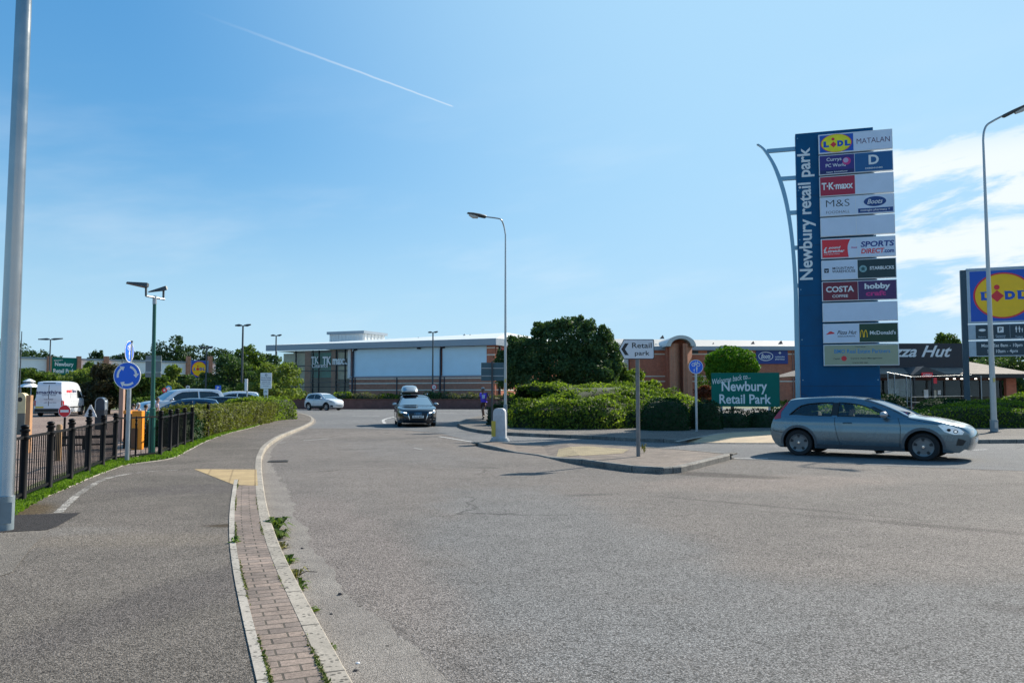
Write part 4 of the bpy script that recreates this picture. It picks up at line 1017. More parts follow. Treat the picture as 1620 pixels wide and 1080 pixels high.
sheet('board', [(-.24, z0), (.24, z0), (.02, z1), (-.02, z1)], 0, M('pale_grey_board', (.55, .56, .58), .5), t, .02)
mb = MB(); mb.box(-.03, .03, .022, .06, 0, z1*.7); mb.build('post', SIGNGREY, t)
o = rail_post(.95, .055).build('bollard', BLACKPAINT, None, smooth=True); bb = P(143, 650, 26); o.location = (bb.x, bb.y, .09); o.scale = (1, 1, (P(143, 647, 26).z-.09)/.95); tag(o, 'black knobbed bollard in front of the white triangular board', 'bollard')
# ticket machine with yellow rounded head
b = P(34.5, 640, 29); t = thing('ticket_machine', 'ticket machine with rounded cream top at the left, beside the tall grey column', 'ticket machine', (b.x, b.y, .09)); h = P(34, 621, 29).z-.09
mb = MB(); mb.prism([(-.2, .75), (.2, .75), (.2, h-.2)]+circle(0, h-.2, .2, n=10, a0=0, a1=math.pi)[1:-1]+[(-.2, h-.2)], lambda x, z: (x, .12, z), lambda x, z: (x, -.12, z)); mb.build('head', M('cream_paint', (.62, .52, .30), .5), t)
sheet('screen', circle(0, h-.24, .085, n=18), -.127, SIGNBLACK, t)
mb = MB(); mb.box(-.19, .19, -.11, .11, 0, .75); mb.build('body', M('grey_olive_paint', (.14, .14, .12), .5), t, bevel=.01)
# pagoda lantern / kiosk
b = P(46, 612, 60); t = thing('kiosk', 'white kiosk with a two-tier pagoda roof behind the white van', 'kiosk', (b.x, b.y, .09)); h = P(46, 599, 60).z-.09
mb = MB(); mb.lathe([(.78, h-.62), (.72, h-.56), (.38, h-.36), (.34, h-.34)], n=8); mb.lathe([(.44, h-.22), (.42, h-.19), (.12, h-.02), (.03, h)], n=8); mb.build('roof', WHITE, t)
mb = MB()
for k in range(8): mb.box(.27, .31, -.02, .02, h-.345, h-.2, rot2(k*math.pi/4))
mb.lathe([(.24, h-.35), (.24, h-.2)], n=8); mb.build('lantern', M('dull_glass', (.22, .25, .27), .2), t)
mb = MB()
for k in range(4): mb.box(.5, .56, -.03, .03, 0, h-.6, rot2(R(45)+k*math.pi/2))
mb.lathe([(.5, 0), (.5, h*.35)], n=8); mb.build('frame', M('light_frame', (.5, .5, .5), .5), t)
# orange cabinets
ORANGE = M('orange_paint', (.80, .27, .012), .45, 0, .06); BROWN = M('brown_door', (.13, .055, .022), .5)
b = G(216, 711, .09); t = thing('orange_cabinet', 'tall orange cabinet with a brown front panel behind the roundabout sign', 'cabinet', b); k = b.y/F; h = P(216, 649.5, b.y).z-.09
mb = MB(); mb.box(-9*k, 6.5*k, 0, .18, 0, h); mb.build('body', ORANGE, t, bevel=.012)
mb = MB(); mb.box(-8.6*k, 1.0*k, -.02, -.002, .03, h*.55); mb.build('front_panel', BROWN, t)
b = G(190.5, 711, .09); t = thing('orange_cabinet', 'narrow black cabinet with an orange top, left of the roundabout sign pole', 'cabinet', (b.x, b.y+.3, .09)); h = P(190, 649, b.y+.3).z-.09
mb = MB(); mb.box(-5*k, 5*k, 0, .4, 0, h-.09); mb.build('body', BLACKPAINT, t, bevel=.01)
mb = MB(); mb.box(-5.6*k, 5.6*k, -.02, .42, h-.09, h); mb.build('top', ORANGE, t, bevel=.01)
plain_post(191, 698, 607, .065, M('pinkish_post', (.40, .24, .18), .7), 'timber_post', 'pinkish-brown timber post directly behind the roundabout sign pole', 'post')

# --- roundabout and shared-path signs
def arrow_arc(cx, cz, r, w, a0, a1, hw):               # curved arrow, clockwise from a0 to a1 (degrees)
    n = 12; out = [(cx+(r+w/2)*math.cos(R(a0+(a1-a0)*k/n)), cz+(r+w/2)*math.sin(R(a0+(a1-a0)*k/n))) for k in range(n+1)]
    inn = [(cx+(r-w/2)*math.cos(R(a0+(a1-a0)*k/n)), cz+(r-w/2)*math.sin(R(a0+(a1-a0)*k/n))) for k in range(n+1)]
    e = R(a1); tip = R(a1-(24 if a1 < a0 else -24))
    head = [(cx+(r+hw)*math.cos(e), cz+(r+hw)*math.sin(e)), (cx+r*math.cos(tip), cz+r*math.sin(tip)), (cx+(r-hw)*math.cos(e), cz+(r-hw)*math.sin(e))]
    return out+head+inn[::-1]
b = G(198.5, 732.5, .1)
t = thing('roundabout_sign', 'round blue sign with three curved white arrows on a grey pole', 'sign', b)
z = P(201, 594, b.y).z-b.z; dx = P(201, 594, b.y).x-b.x; htop = P(201, 541, b.y).z-b.z
mb = MB(); mb.tube([(0, .06, 0), (0, .06, htop)], .043, 20); mb.build('pole', GALV, t, smooth=True)
mb = MB(); mb.tube([(0, .06, htop), (0, .06, htop+.03)], .046, 16); mb.build('cap', BLACKPAINT, t)
rr = .285
sheet('disc', circle(dx, z, rr, n=56), 0., WHITE, t, .012)
sheet('blue_face', circle(dx, z, rr*.945, n=56), -.0015, SIGNBLUE, t, .001)
for k in range(3):
    a = 72-120*k; sheet('arrow', arrow_arc(dx, z, rr*.68, .044, a+0, a-62, .062)[::1], -.0035, WHITE, t, .0015)
for q_ in (z-.22, z+.17): mb = MB(); mb.box(dx-.05, dx+.05, .015, .11, q_, q_+.05); mb.build('bracket', GALV, t)
def stick_figure(mb, x, z, h, y):
    mb.sheet(circle(x, z+h*.90, h*.09, n=14), y, .001)
    mb.sheet([(x-h*.13, z+h*.45), (x-h*.06, z+h*.45), (x-h*.06, z), (x+h*.06, z), (x+h*.06, z+h*.45), (x+h*.13, z+h*.45), (x+h*.11, z+h*.78), (x-h*.11, z+h*.78)], y, .001)
def bicycle(mb, x, z, w, y):
    r = w*.24
    for s in (-1, 1): mb.sheet(circle(x+s*w*.3, z, r, n=20), y, .001, [circle(x+s*w*.3, z, r*.72, n=20)[::-1]])
    for a, c in (((-.3, 0), (-.1, .3)), ((-.1, .3), (.2, .3)), ((.2, .3), (.02, 0)), ((.02, 0), (-.3, 0)), ((.3, 0), (.18, .42)), ((.18, .42), (.3, .44)), ((-.1, .3), (.02, 0)), ((-.13, .38), (-.03, .38))):
        p, q_ = Vector((x+a[0]*w, z+a[1]*w)), Vector((x+c[0]*w, z+c[1]*w)); d = (q_-p).normalized(); n = Vector((-d.y, d.x))*w*.028
        mb.sheet([tuple(p-n), tuple(q_-n), tuple(q_+n), tuple(p+n)], y, .001)
pb = P(206, 556, b.y); t = thing('pedestrian_sign', 'blue shared-path disc seen almost edge-on above the roundabout sign', 'sign', (pb.x-.0, pb.y-.03, pb.z), R(93)); rr = .225
sheet('disc', circle(0, 0, rr, n=40), 0, WHITE, t, .008); sheet('blue_face', circle(0, 0, rr*.93, n=40), -.0015, SIGNBLUE, t, .001)
mb = MB(); stick_figure(mb, -.01, -.16, .20, -.0035); bicycle(mb, 0, .075, .2, -.0035); mb.build('symbol', WHITE, t)
b = G(1102.5, 682, .12); t = thing('cycle_path_sign', 'round blue cycle and pedestrian sign on a grey pole before the hedge', 'sign', b, -.05); z = P(1101, 580, b.y).z-.12; rr = .27
mb = MB(); mb.tube([(0, .05, 0), (0, .05, z+rr*.5)], .046, 14); mb.build('pole', M('light_grey_pole', (.42, .44, .46), .4, .5), t, smooth=True)
sheet('disc', circle(0, z, rr, n=44), 0, WHITE, t, .008); sheet('blue_face', circle(0, z, rr*.93, n=44), -.0015, SIGNBLUE, t, .001)
mb = MB(); bicycle(mb, 0, z+.08, .30, -.004); stick_figure(mb, .03, z-.20, .22, -.004); stick_figure(mb, -.07, z-.20, .13, -.004); mb.build('symbol', WHITE, t)

# --- arrow sign on the island
b = G(1010.5, 722, .118); Y = b.y; t = thing('direction_sign', 'white arrow-shaped sign reading Retail park on a post on the traffic island', 'sign', b, 0.)
X = lambda px, py: P(px, py, Y).x-b.x
Z = lambda py: P(1007, py, Y).z-b.z
mb = MB(); mb.tube([(0, .055, 0), (0, .055, Z(540))], .045, 18); mb.build('post', M('old_grey_post', (.20, .195, .19), .6, .3, .2, 6), t, smooth=True)
x0, x1, z0, z1 = X(979, 552), X(1035, 552), Z(568), Z(536.5); zm = (z0+z1)/2
def arrow_board(g, r=.035):
    pts = [(x0+g, zm), (x0+.115+g*.5, z0+g)]
    pts += [(x1-r-g+r*math.sin(R(a)), z0+r+g-r*math.cos(R(a))) for a in range(0, 91, 18)]+[(x1-r-g+r*math.cos(R(a)), z1-r-g+r*math.sin(R(a))) for a in range(0, 91, 18)]
    return pts+[(x0+.115+g*.5, z1-g)]
sheet('plate', arrow_board(0), 0, SIGNBLACK, t, .012); sheet('white_face', arrow_board(.016), -.0015, M('sign_white_soft', (.66, .68, .72), .4, 0, .03), t, .001)
cx = x0+.055; ch = .135; cw = .09
sheet('chevron', [(cx, zm), (cx+cw*.95, zm-ch), (cx+cw*.95+.085, zm-ch), (cx+.085, zm), (cx+cw*.95+.085, zm+ch), (cx+cw*.95, zm+ch)], -.003, SIGNBLACK, t, .001)
k = Y/F
mb = MB(); letters(mb, 'Retail', x0+36.5*k, Z(546.2), 31*k, 8.4*k, -.003); letters(mb, 'park', x0+37*k, Z(559.5), 23.5*k, 9.3*k, -.003); mb.build('lettering', SIGNBLACK, t)
for q_ in (zm+.1, zm-.14): mb = MB(); mb.box(-.05, .05, .012, .1, q_, q_+.04); mb.build('bracket', GALV, t)

# --- lit traffic bollard
b = G(790.5, 698, .075); Y = b.y; k = Y/F; t = thing('traffic_bollard', 'dirty white plastic traffic bollard with a yellow side at the island tip', 'bollard', b, R(-8)); h = P(790, 645.5, Y).z-b.z
BOL = M('grubby_white_plastic', (.48, .49, .51), .5, 0, .2, 4)
w0, w1 = .205, .185
prof = [(-w0, .10), (-w1, h-.13)]+[(-w1+.12-.12*math.cos(R(a)), h-.13+.13*math.sin(R(a))) for a in (30, 60, 90)]+[(w1-.12+.12*math.cos(R(a)), h-.13+.13*math.sin(R(a))) for a in (90, 60, 30)]+[(w1, h-.13), (w0, .10)]
mb = MB(); mb.prism(prof, lambda x, z: (x, .15, z), lambda x, z: (x, -.15, z)); mb.build('body', BOL, t, bevel=.03, smooth=True)
mb = MB(); mb.slab(rrect(-.29, .29, -.24, .24, .06), 0, .05); mb.slab(rrect(-.25, .25, -.2, .2, .06), .05, .115); mb.build('foot', M('grubby_white_foot', (.40, .40, .39), .6, 0, .25, 5), t, bevel=.012)
mb = MB(); mb.box(-w0-.014, -w0-.001, -.12, .12, .2, h*.62, Matrix.Rotation(-.02, 4, 'Y')); mb.build('yellow_panel', M('bollard_yellow', (.62, .42, .03), .4), t)
mb = MB(); mb.box(-w0*.97-.03, -w0*.5, -.165, -.152, .16, h*.62); mb.build('yellow_edge', M('bollard_yellow_edge', (.55, .40, .05), .4), t)
mb = MB(); letters(mb, '2', .09, h-.13, .03, .05, -.1525); mb.build('lettering', SIGNGREY, t)

# --- grey backs of direction signs behind the bollard
b = P(778.5, 660, 33.6); Y = b.y; k = Y/F; t = thing('sign', 'pair of dark grey sign backs on a thin post behind the lamp column', 'sign', (b.x, b.y, .1)); z0, z1 = P(778, 602, Y).z-.1, P(778, 573, Y).z-.1
BACK = M('dark_teal_sign_back', (.06, .115, .14), .6, .2)
mb = MB(); mb.tube([(0, 0, 0), (0, 0, z1+.03)], .04, 12); mb.build('pole', M('dark_pole', (.05, .055, .06), .5, .2), t, smooth=True)
for a, c in ((-17.5, -.8), (.8, 18.5)):
    mb = MB(); mb.box(a*k, c*k, .06, .075, z0, z1-.01); mb.build('plate', BACK, t, bevel=.006)
mb = MB()
mb.box(-17*k, 18*k, .035, .058, z0+.185, z0+.215); mb.build('rail', GALV, t); mb = MB(); mb.box(-17*k, 18*k, .035, .058, z0+.505, z0+.535); mb.build('rail', GALV, t)

# --- speed disc, notices and small signs of the left car park
def disc_on_post(name, px, py, Y, r, faces, label, post=True, polemat=GALV, cat='sign', group=None):
    p = P(px, py, Y); t = thing(name, label, cat, (p.x, p.y, .09), 0, group); z = p.z-.09; y = -.03
    for i, (nm, rr, mt) in enumerate(faces): sheet(nm, circle(0, z, r*rr, n=32), y-.002*i, mt, t, .006 if i == 0 else .001)
    if post: mb = MB(); mb.tube([(0, 0, 0), (0, 0, z+r*.6)], .03, 10); mb.build('post', polemat, t, smooth=True)
    return t, z
t, z = disc_on_post('speed_sign', 686.7, 612, 82.2, .28, (('disc', 1, SIGNRED), ('white_face', .74, WHITE)), 'tiny red-ringed speed disc below the lamp before the large shop', post=True)
lettering('10', 0, z, .22, .2, -.036, SIGNBLACK, t)
t, z = disc_on_post('blue_disc_sign', 267, 614.5, 52, .2, (('disc', 1, M('light_blue_sign', (.03, .35, .65), .4)), ('face', .6, WHITE)), 'small light blue round sign among the parked cars')
t, z = disc_on_post('red_disc_sign', 260.5, 617, 51.5, .16, (('disc', 1, SIGNRED), ('bar', .4, WHITE)), 'small red round sign among the parked cars')
b = P(262, 624, 51.2); t = thing('warning_sign', 'small yellow triangular sign under the red and blue discs', 'sign', (b.x, b.y, .09)); z = b.z-.09
sheet('plate', [(-.2, z-.12), (.2, z-.12), (0, z+.18)], 0, M('warning_yellow', (.75, .5, .03), .4), t, .006); mb = MB(); mb.tube([(0, .03, 0), (0, .03, z+.1)], .025, 8); mb.build('post', GALV, t)
t, z = disc_on_post('white_ring_sign', 297.5, 612.5, 48, .11, (('disc', 1, WHITE), ('face', .6, SIGNGREY)), 'small white ring-shaped sign on a pole above the car roofs')
b = P(345, 614, 56); t = thing('blue_square_sign', 'small square blue sign near the far brick wall', 'sign', (b.x, b.y, .09)); z = b.z-.09
sheet('plate', rrect(-.2, .2, z-.2, z+.2, .04), 0, SIGNBLUE, t, .01); lettering('P', 0, z, .16, .24, -.002, WHITE, t); mb = MB(); mb.tube([(0, .03, 0), (0, .03, z)], .03, 8); mb.build('post', GALV, t)
b = P(388.8, 640, 43.5); t = thing('post_sign', 'slim white upright sign box on a thin grey post behind the hedge', 'sign', (b.x, b.y, .09)); z0, z1 = P(388, 618, 43.5).z-.09, P(388, 599, 43.5).z-.09
mb = MB(); mb.slab(rrect(-.075, .075, -.05, .05, .03), z0, z1); mb.build('box', WHITE, t, bevel=.015); mb = MB(); mb.tube([(.05, .03, 0), (.05, .03, z1-.05)], .04, 12); mb.build('post', GALV, t, smooth=True)
b = P(421, 602, 43); k = 43/F; t = thing('parking_notice', 'white parking notice board with dark lettering on two posts behind the hedge', 'sign', (b.x, b.y, .09)); z = b.z-.09
sheet('board', rrect(-9*k, 9*k, z-12.5*k, z+12.5*k, .03), -.02, WHITE, t, .02); sheet('plate', rrect(-3.6*k, 3.6*k, z-22.5*k, z-13*k, .01), -.02, WHITE, t, .012)
NAVY = M('navy_print', (.02, .03, .12), .5)
sheet('crest', circle(0, z+9*k, 1.8*k, n=18), -.0225, NAVY, t, .001, [circle(0, z+9*k, 1.1*k, n=14)[::-1]])
mb = MB()
for st, dz, w, h in (('Private Parking', 4.5, 15, 2.2), ('Newbury Retail', 1, 15.2, 2.4), ('Customers only', -2.2, 12.5, 1.7), ('3 hours max stay', -4.8, 13.5, 1.6), ('Terms apply', -8.5, 9, 1.2)): letters(mb, st, 0, z+dz*k, w*k, h*k, -.0225)
letters(mb, 'P1', 0, z-17.5*k, 3.5*k, 3*k, -.0225); mb.build('lettering', NAVY, t)
for s in (-2.2, 2.2): mb = MB(); mb.tube([(s*k, .03, 0), (s*k, .03, z+8*k)], .028, 10); mb.build('post', GALV, t, smooth=True)

# --- green welcome board
A_, B_ = P(1126, 640, 35.0), P(1233, 640, 34.2); ang = math.atan2(B_.y-A_.y, B_.x-A_.x); W = (B_-A_).length
t = thing('welcome_board', 'large green board reading Welcome back to Newbury Retail Park in the hedge', 'sign', (A_.x, A_.y, .1), ang); k = 34.6/F*.995
z0, z1 = P(1180, 643, 34.6).z-.1, P(1180, 589.5, 34.6).z-.1
mb = MB(); mb.box(0, W, 0, .05, z0, z1); mb.build('board', BOARDGREEN, t, bevel=.008)
mb = MB(); mb.box(-.012, 0, -.01, .06, z0, z1); mb.box(W, W+.03, -.01, .06, z0, z1); mb.build('edge_trim', GREENPAINT, t)
for x in (.4, W-.4): mb = MB(); mb.box(x-.05, x+.05, .055, .14, 0, z1-.05); mb.build('post', GALV, t)
zz = lambda py: P(1180, py, 34.6).z-.1
xx = lambda px: (px-1126)/(1233-1126)*W
lettering('Newbury', xx(1178.5), zz(613), xx(1215)-xx(1143), .0178*34.6*.92, -.006, WHITE, t, bold=.02); lettering('Retail Park', xx(1179.5), zz(631), xx(1220)-xx(1138), .0118*34.6, -.006, WHITE, t, bold=.02)
lettering('Welcome back to...', xx(1158), zz(599), xx(1188)-xx(1127), .0068*34.6, -.006, WHITE, t, bold=.006, shear=.35, rot=R(9))

# --- drain grates and litter
IRON = M('cast_iron', (.035, .032, .03), .7, .3, .3, 12)
def grate(px, py, w, d, ang, label):
    p = G(px, py, .004); t = thing('drain_grate', label, 'drain', p, ang)
    mb = MB(); mb.box(-w/2, w/2, -d/2, -d/2+.03, 0, .012); mb.box(-w/2, w/2, d/2-.03, d/2, 0, .012); mb.box(-w/2, -w/2+.03, -d/2+.03, d/2-.03, 0, .012); mb.box(w/2-.03, w/2, -d/2+.03, d/2-.03, 0, .012)
    n = 9
    for k in range(n): x = -w/2+.03+(w-.06)*(k+.5)/n; mb.box(x-.010, x+.010, -d/2+.03, d/2-.03, 0, .010)
    mb.build('bars', IRON, t); mb = MB(); mb.box(-w/2+.02, w/2-.02, -d/2+.02, d/2-.02, -.001, .002); mb.build('pit', M('drain_pit', (.006, .006, .006), .95), t)
grate(440, 729.5, .44, .40, R(12), 'dark iron gully grate in the road by the left kerb')
mb = MB(); mb.ball((0, 0, .006), .014, .010, .007, 8, 5); o = mb.build('litter', WHITE, None, smooth=True); o.location = G(566, 1050, 0); tag(o, 'tiny white scrap of litter on the road near the camera', 'litter')
STONE = M('loose_stone', (.09, .08, .075), .9)
for i, (px, py, r_) in enumerate(((478, 868, .012), (538, 941, .016), (498, 978, .010), (524, 972, .010), (486, 900, .010), (563, 1062, .012))):
    mb = MB(); mb.ball((0, 0, r_*.6), r_*1.3, r_, r_*.8, 7, 5); o = mb.build('pebble', STONE); o.location = G(px, py, 0); tag(o, 'small dark loose stone on the silted road edge by the kerb', 'stone', 'loose stones by the kerb')
# ------------------------------------------------------------------ logos and signs
LY = M('logo_yellow', (.98, .56, .004), .4, 0, .04); LB = M('logo_blue', (.004, .085, .48), .4, 0, .04); LR = M('logo_red', (.75, .025, .04), .4, 0, .04)
PANEL = M('pale_sign_panel', (.64, .72, .86), .4, 0, .05, 1.2); PANELBACK = M('sign_box_white', (.74, .77, .80), .45, 0, .05)
def disc_logo(parent, cx, cz, s, y, sq=True, ax=1.):
    """yellow disc with red rim on a blue square, letters L i D L"""
    if sq: sheet('blue_square', [(cx-s*ax/2, cz-s/2), (cx+s*ax/2, cz-s/2), (cx+s*ax/2, cz+s/2), (cx-s*ax/2, cz+s/2)], y, LB, parent, .002)
    r = s*.455
    sheet('red_ring', circle(cx, cz, r*ax, r, n=56), y-.002, LR, parent, .001); sheet('yellow_disc', circle(cx, cz, r*.935*ax, r*.935, n=56), y-.004, LY, parent, .001)
    sx_ = s; s = s*ax; h = sx_*.17; zz = cz-h/2
    mb = MB(); letters(mb, 'L', cx-s*.27, cz, s*.13, h, y-.006, bold=.07); letters(mb, 'D', cx+s*.105, cz, s*.155, h, y-.006, bold=.07); letters(mb, 'L', cx+s*.285, cz, s*.13, h, y-.006, bold=.07)
    for a, w in ((cx-s*.29, .11), (cx+s*.265, .11), (cx+s*.06, .08)): mb.sheet([(a-s*w/2, zz+h*.86), (a+s*w/2, zz+h*.86), (a+s*w/2, zz+h), (a-s*w/2, zz+h)], y-.0065, .0005)
    mb.build('lettering', LB, parent)
    d = s*.105; ix = cx-s*.09
    mb = MB(); mb.sheet([(ix-d, cz-h*.05), (ix, cz-h*.05-d), (ix+d, cz-h*.05), (ix, cz-h*.05+d)], y-.0065, .001); mb.sheet(circle(ix, cz+h*.98, s*.045, n=16), y-.0065, .001); mb.build('red_mark', LR, parent)

# ------------------------------------------------------------------ tall sign tower
TA, TB = P(1258, 212, 40.0), P(1381, 200, 38.95); tang = math.atan2(TB.y-TA.y, TB.x-TA.x)
TP = Plane(TA, tang); TW = (xy(TB)-xy(TA)).length; TH = TA.z
t = thing('sign_tower', 'tall dark blue sign tower listing the shops of the retail park', 'sign tower', (TA.x, TA.y, 0), tang)
TBLUE = M('tower_blue', (.001, .085, .205), .42, 0., .17, .9, spec=.2)
SEAM = M('panel_seam', (.001, .03, .075), .6, 0, .05); FIN = M('fin_blue_metal', (.22, .36, .46), .35, .6, .06)
mb = MB(); mb.box(0, TW, 0, .55, 0, TH); mb.build('slab', TBLUE, t, bevel=.02)
for z_ in (1.9, 3.9, 6.4, 8.9, 11.4): mb = MB(); mb.box(-.002, TW+.002, -.003, .3, z_-.011, z_+.011); mb.build('panel_seam', SEAM, t)
for z_ in (.5, 2.2, 4.2, 6.7, 9.2, 11.7, TH-.25):
    for x_ in (.10, TW-.10): mb = MB(); mb.lathe([(.03, -.012), (.03, -.0)], (x_, 0, z_), 10, 'y'); mb.build('bolt', FIN, t)
vp = [TP.sz(px, py, .02) for px, py in ((1268.5, 443), (1287.5, 443), (1283.5, 233))]
zA, zB = vp[0][1], vp[2][1]; xm = (TP.sz(1262, 340)[0]+TP.sz(1290, 340)[0])/2+.02
mb = MB(); letters(mb, 'Newbury retail park', xm, (zA+zB)/2, zB-zA, .80, -.012, bold=.022, rot=R(90)); mb.build('lettering', WHITE, t)
sl, sr = TP.sz(1294.5, 214, .27)[0], TP.sz(1411.5, 203, .27)[0]; sm = (sl+sr)/2-.05
rows = [(213.5, 244), (246.5, 277.5), (280, 311.5), (313, 343), (345, 375), (378.5, 410), (412.5, 443.5), (446, 477), (479.5, 509.5), (512.5, 543), (545.5, 578.5)]
C_ = lambda n, *c: M('face_'+n, c, .4, 0, .04)
FACES = [(None, 'grey'), (C_('violet', .035, .02, .20), C_('blue', .005, .10, .28)), (C_('red', .42, .012, .05), None), (None, None), (None, None), (None, None),
         (None, C_('deep_green', .006, .035, .045)), (C_('maroon', .17, .008, .03), C_('purple', .06, .02, .12)), (None, None), (None, C_('forest', .004, .05, .022)), ('beige', 'beige')]
BEIGE = C_('beige', .36, .38, .26); INK = C_('ink', .015, .02, .035); PINK = C_('pink', .60, .03, .22); INKBLUE = C_('ink_blue', .01, .04, .24); SKYB = C_('sky_print', .02, .25, .55)
panels = []
for i, (ya, yb) in enumerate(rows):
    z1, z0 = TP.sz(1297, ya, .27)[1], TP.sz(1298, yb, .27)[1]
    mb = MB(); mb.box(sl, sr, -.27, -.06, z0, z1); p = mb.build('sign_panel', PANELBACK, t, bevel=.01)
    mb = MB(); mb.box(sl+.3, sl+.42, -.0601, -.001, z0+.1, z1-.1); mb.box(sr-1.15, sr-1.03, -.0601, -.001, z0+.1, z1-.1); mb.build('bracket', TBLUE, p)
    panels.append((p, z0, z1)); fl_, fr_ = FACES[i]; y = -.275; g = .035
    def face(a, b_, mat, p=p, z0=z0, z1=z1): return sheet('sign_face', [(a, z0+g), (b_, z0+g), (b_, z1-g), (a, z1-g)], y, mat, p, .003)
    if fl_ == 'beige': face(sl+g, sr-g, BEIGE)
    else:
        face(sl+g, sm-g*.3 if i != 8 else sr-g, fl_ or PANEL)
        if i != 8: face(sm+g*.3, sr-g, (fr_ if fr_ not in ('grey', None) else PANEL))
y = -.280; HL = sm-sl; HRr = sr-sm; cl = (sl+sm)/2; cr = (sm+sr)/2
def tx(i, st, cx, fz, w, fh, mat, **kw):
    p, z0, z1 = panels[i]; return lettering(st, cx, z0+(z1-z0)*fz, w, (z1-z0)*fh, y, mat, p, **kw)
p, z0, z1 = panels[0]
sheet('blue_square', [(sl+.06, z0+.06), (sm-.03, z0+.06), (sm-.03, z1-.06), (sl+.06, z1-.06)], y, LB, p, .002)
hz = (z1-z0); rx = HL*.44
mb = MB(); mb.sheet(circle(cl, (z0+z1)/2, rx, hz*.47, n=40), y-.003, .001); mb.build('red_ring', LR, p)
mb = MB(); mb.sheet(circle(cl, (z0+z1)/2, rx*.95, hz*.45, n=40), y-.005, .001); mb.build('yellow_disc', M('lime_yellow', (.85, .78, .012), .4), p)
mb = MB(); zc = (z0+z1)/2-.03
letters(mb, 'L', cl-.46, zc, .26, .30, y-.008, bold=.09); letters(mb, 'D', cl+.19, zc, .28, .30, y-.008, bold=.09); letters(mb, 'L', cl+.52, zc, .26, .30, y-.008, bold=.09); mb.build('lettering', LB, p)
mb = MB(); mb.sheet([(cl-.28, zc-.03), (cl-.13, zc-.18), (cl+.02, zc-.03), (cl-.13, zc+.12)], y-.008, .001); mb.sheet(circle(cl-.14, zc+.24, .075, n=14), y-.008, .001); mb.build('red_mark', LR, p)
tx(0, 'MATALAN', cr, .50, HRr*.86, .26, C_('plum', .10, .03, .10), bold=-.004)
p, z0, z1 = panels[1]
sheet('strip', [(sl+.05, z0+.05), (sm-.05, z0+.05), (sm-.05, z0+.22), (sl+.05, z0+.22)], y+.001, C_('navy', .008, .015, .12), p, .002)
tx(1, 'Currys', cl-.12, .74, HL*.42, .22, WHITE, bold=.01); tx(1, 'PC World', cl-.05, .46, HL*.56, .17, WHITE); tx(1, 'team knowhow', cl, .13, HL*.6, .08, WHITE)
sheet('ball', circle(cl+.46, z0+.62, .19, n=24), y-.002, PINK, p, .001); sheet('ball_core', circle(cl+.42, z0+.66, .12, n=20), y-.004, C_('lilac', .5, .4, .6), p, .001)
tx(1, 'D', cr, .60, .46, .48, WHITE, bold=.03); tx(1, 'DEBENHAMS', cr, .18, HRr*.45, .08, WHITE)
tx(2, 'T·K·maxx', cl, .50, HL*.88, .36, WHITE, bold=.035)
tx(3, 'M&S', cl, .66, HL*.66, .36, INK, bold=-.012); tx(3, 'FOODHALL', cl, .20, HL*.66, .14, INK, bold=-.012)
p, z0, z1 = panels[3]
sheet('oval', circle(cr, z0+hz*.62, HRr*.29, hz*.25, n=32), y, C_('oval_blue', .008, .05, .22), p, .002); lettering('Boots', cr, z0+hz*.62, HRr*.40, hz*.24, y-.003, WHITE, p, shear=.35, bold=.012)
sheet('strip', [(sm+.10, z0+.07), (sr-.07, z0+.07), (sr-.07, z0+.29), (sm+.10, z0+.29)], y, C_('band_blue', .008, .05, .22), p, .002); lettering('midnight pharmacy +', cr, z0+.18, HRr*.76, .13, y-.003, WHITE, p)
p, z0, z1 = panels[5]
sheet('red_field', [(sl+.05, z0+.05)]+[(sm-.42+.14*((k-4)/4)**2*(1 if k > 4 else .3), z0+.05+(hz-.1)*k/8) for k in range(9)]+[(sl+.05, z1-.05)], y, LR, p, .002)
lettering('£', sl+.20, z0+hz*.44, .16, hz*.30, y-.003, WHITE, p, bold=.03); lettering('pound', sl+.62, z0+hz*.54, .56, hz*.16, y-.003, WHITE, p, bold=.03, shear=.3); lettering('stretcher', sl+.68, z0+hz*.38, .78, hz*.15, y-.003, WHITE, p, bold=.03, shear=.3); lettering('every penny matters', sl+.50, z0+hz*.22, .72, hz*.06, y-.003, WHITE, p)
lettering('Home', sm-.12, z0+hz*.52, .26, hz*.10, y-.003, PINK, p)
tx(5, 'SPORTS', cr+.05, .64, HRr*.86, .28, INKBLUE, bold=.03, shear=.12); tx(5, 'DIRECT', cr-.16, .30, HRr*.60, .24, LR, bold=.03, shear=.12); tx(5, '.com', cr+.55, .25, HRr*.27, .15, INKBLUE, bold=.03)
p, z0, z1 = panels[6]
sheet('square', [(sl+.12, z0+.36), (sl+.33, z0+.36), (sl+.33, z0+.57), (sl+.12, z0+.57)], y, INK, p, .002)
mb = MB(); mb.sheet([(sl+.16, z0+.45), (sl+.29, z0+.45), (sl+.29, z0+.48), (sl+.16, z0+.48)], y-.003, .001); mb.sheet([(sl+.21, z0+.4), (sl+.24, z0+.4), (sl+.24, z0+.449), (sl+.21, z0+.449)], y-.003, .001); mb.build('cross', PANEL, p)
tx(6, 'MOUNTAIN', cl+.16, .58, HL*.58, .13, INK); tx(6, 'WAREHOUSE', cl+.19, .42, HL*.65, .14, INK)
sheet('round_emblem', circle(sm+.25, z0+hz*.5, .17, n=28), y, C_('pale_teal', .22, .40, .42), p, .002); sheet('emblem_core', [(sm+.25+(.13 if k % 2 == 0 else .065)*math.sin(k*math.pi/5), z0+hz*.5+(.13 if k % 2 == 0 else .065)*math.cos(k*math.pi/5)) for k in range(10)][::-1], y-.003, C_('teal_core', .02, .09, .10), p, .001)
tx(6, 'STARBUCKS', cr+.22, .52, HRr*.62, .17, WHITE, bold=.03)
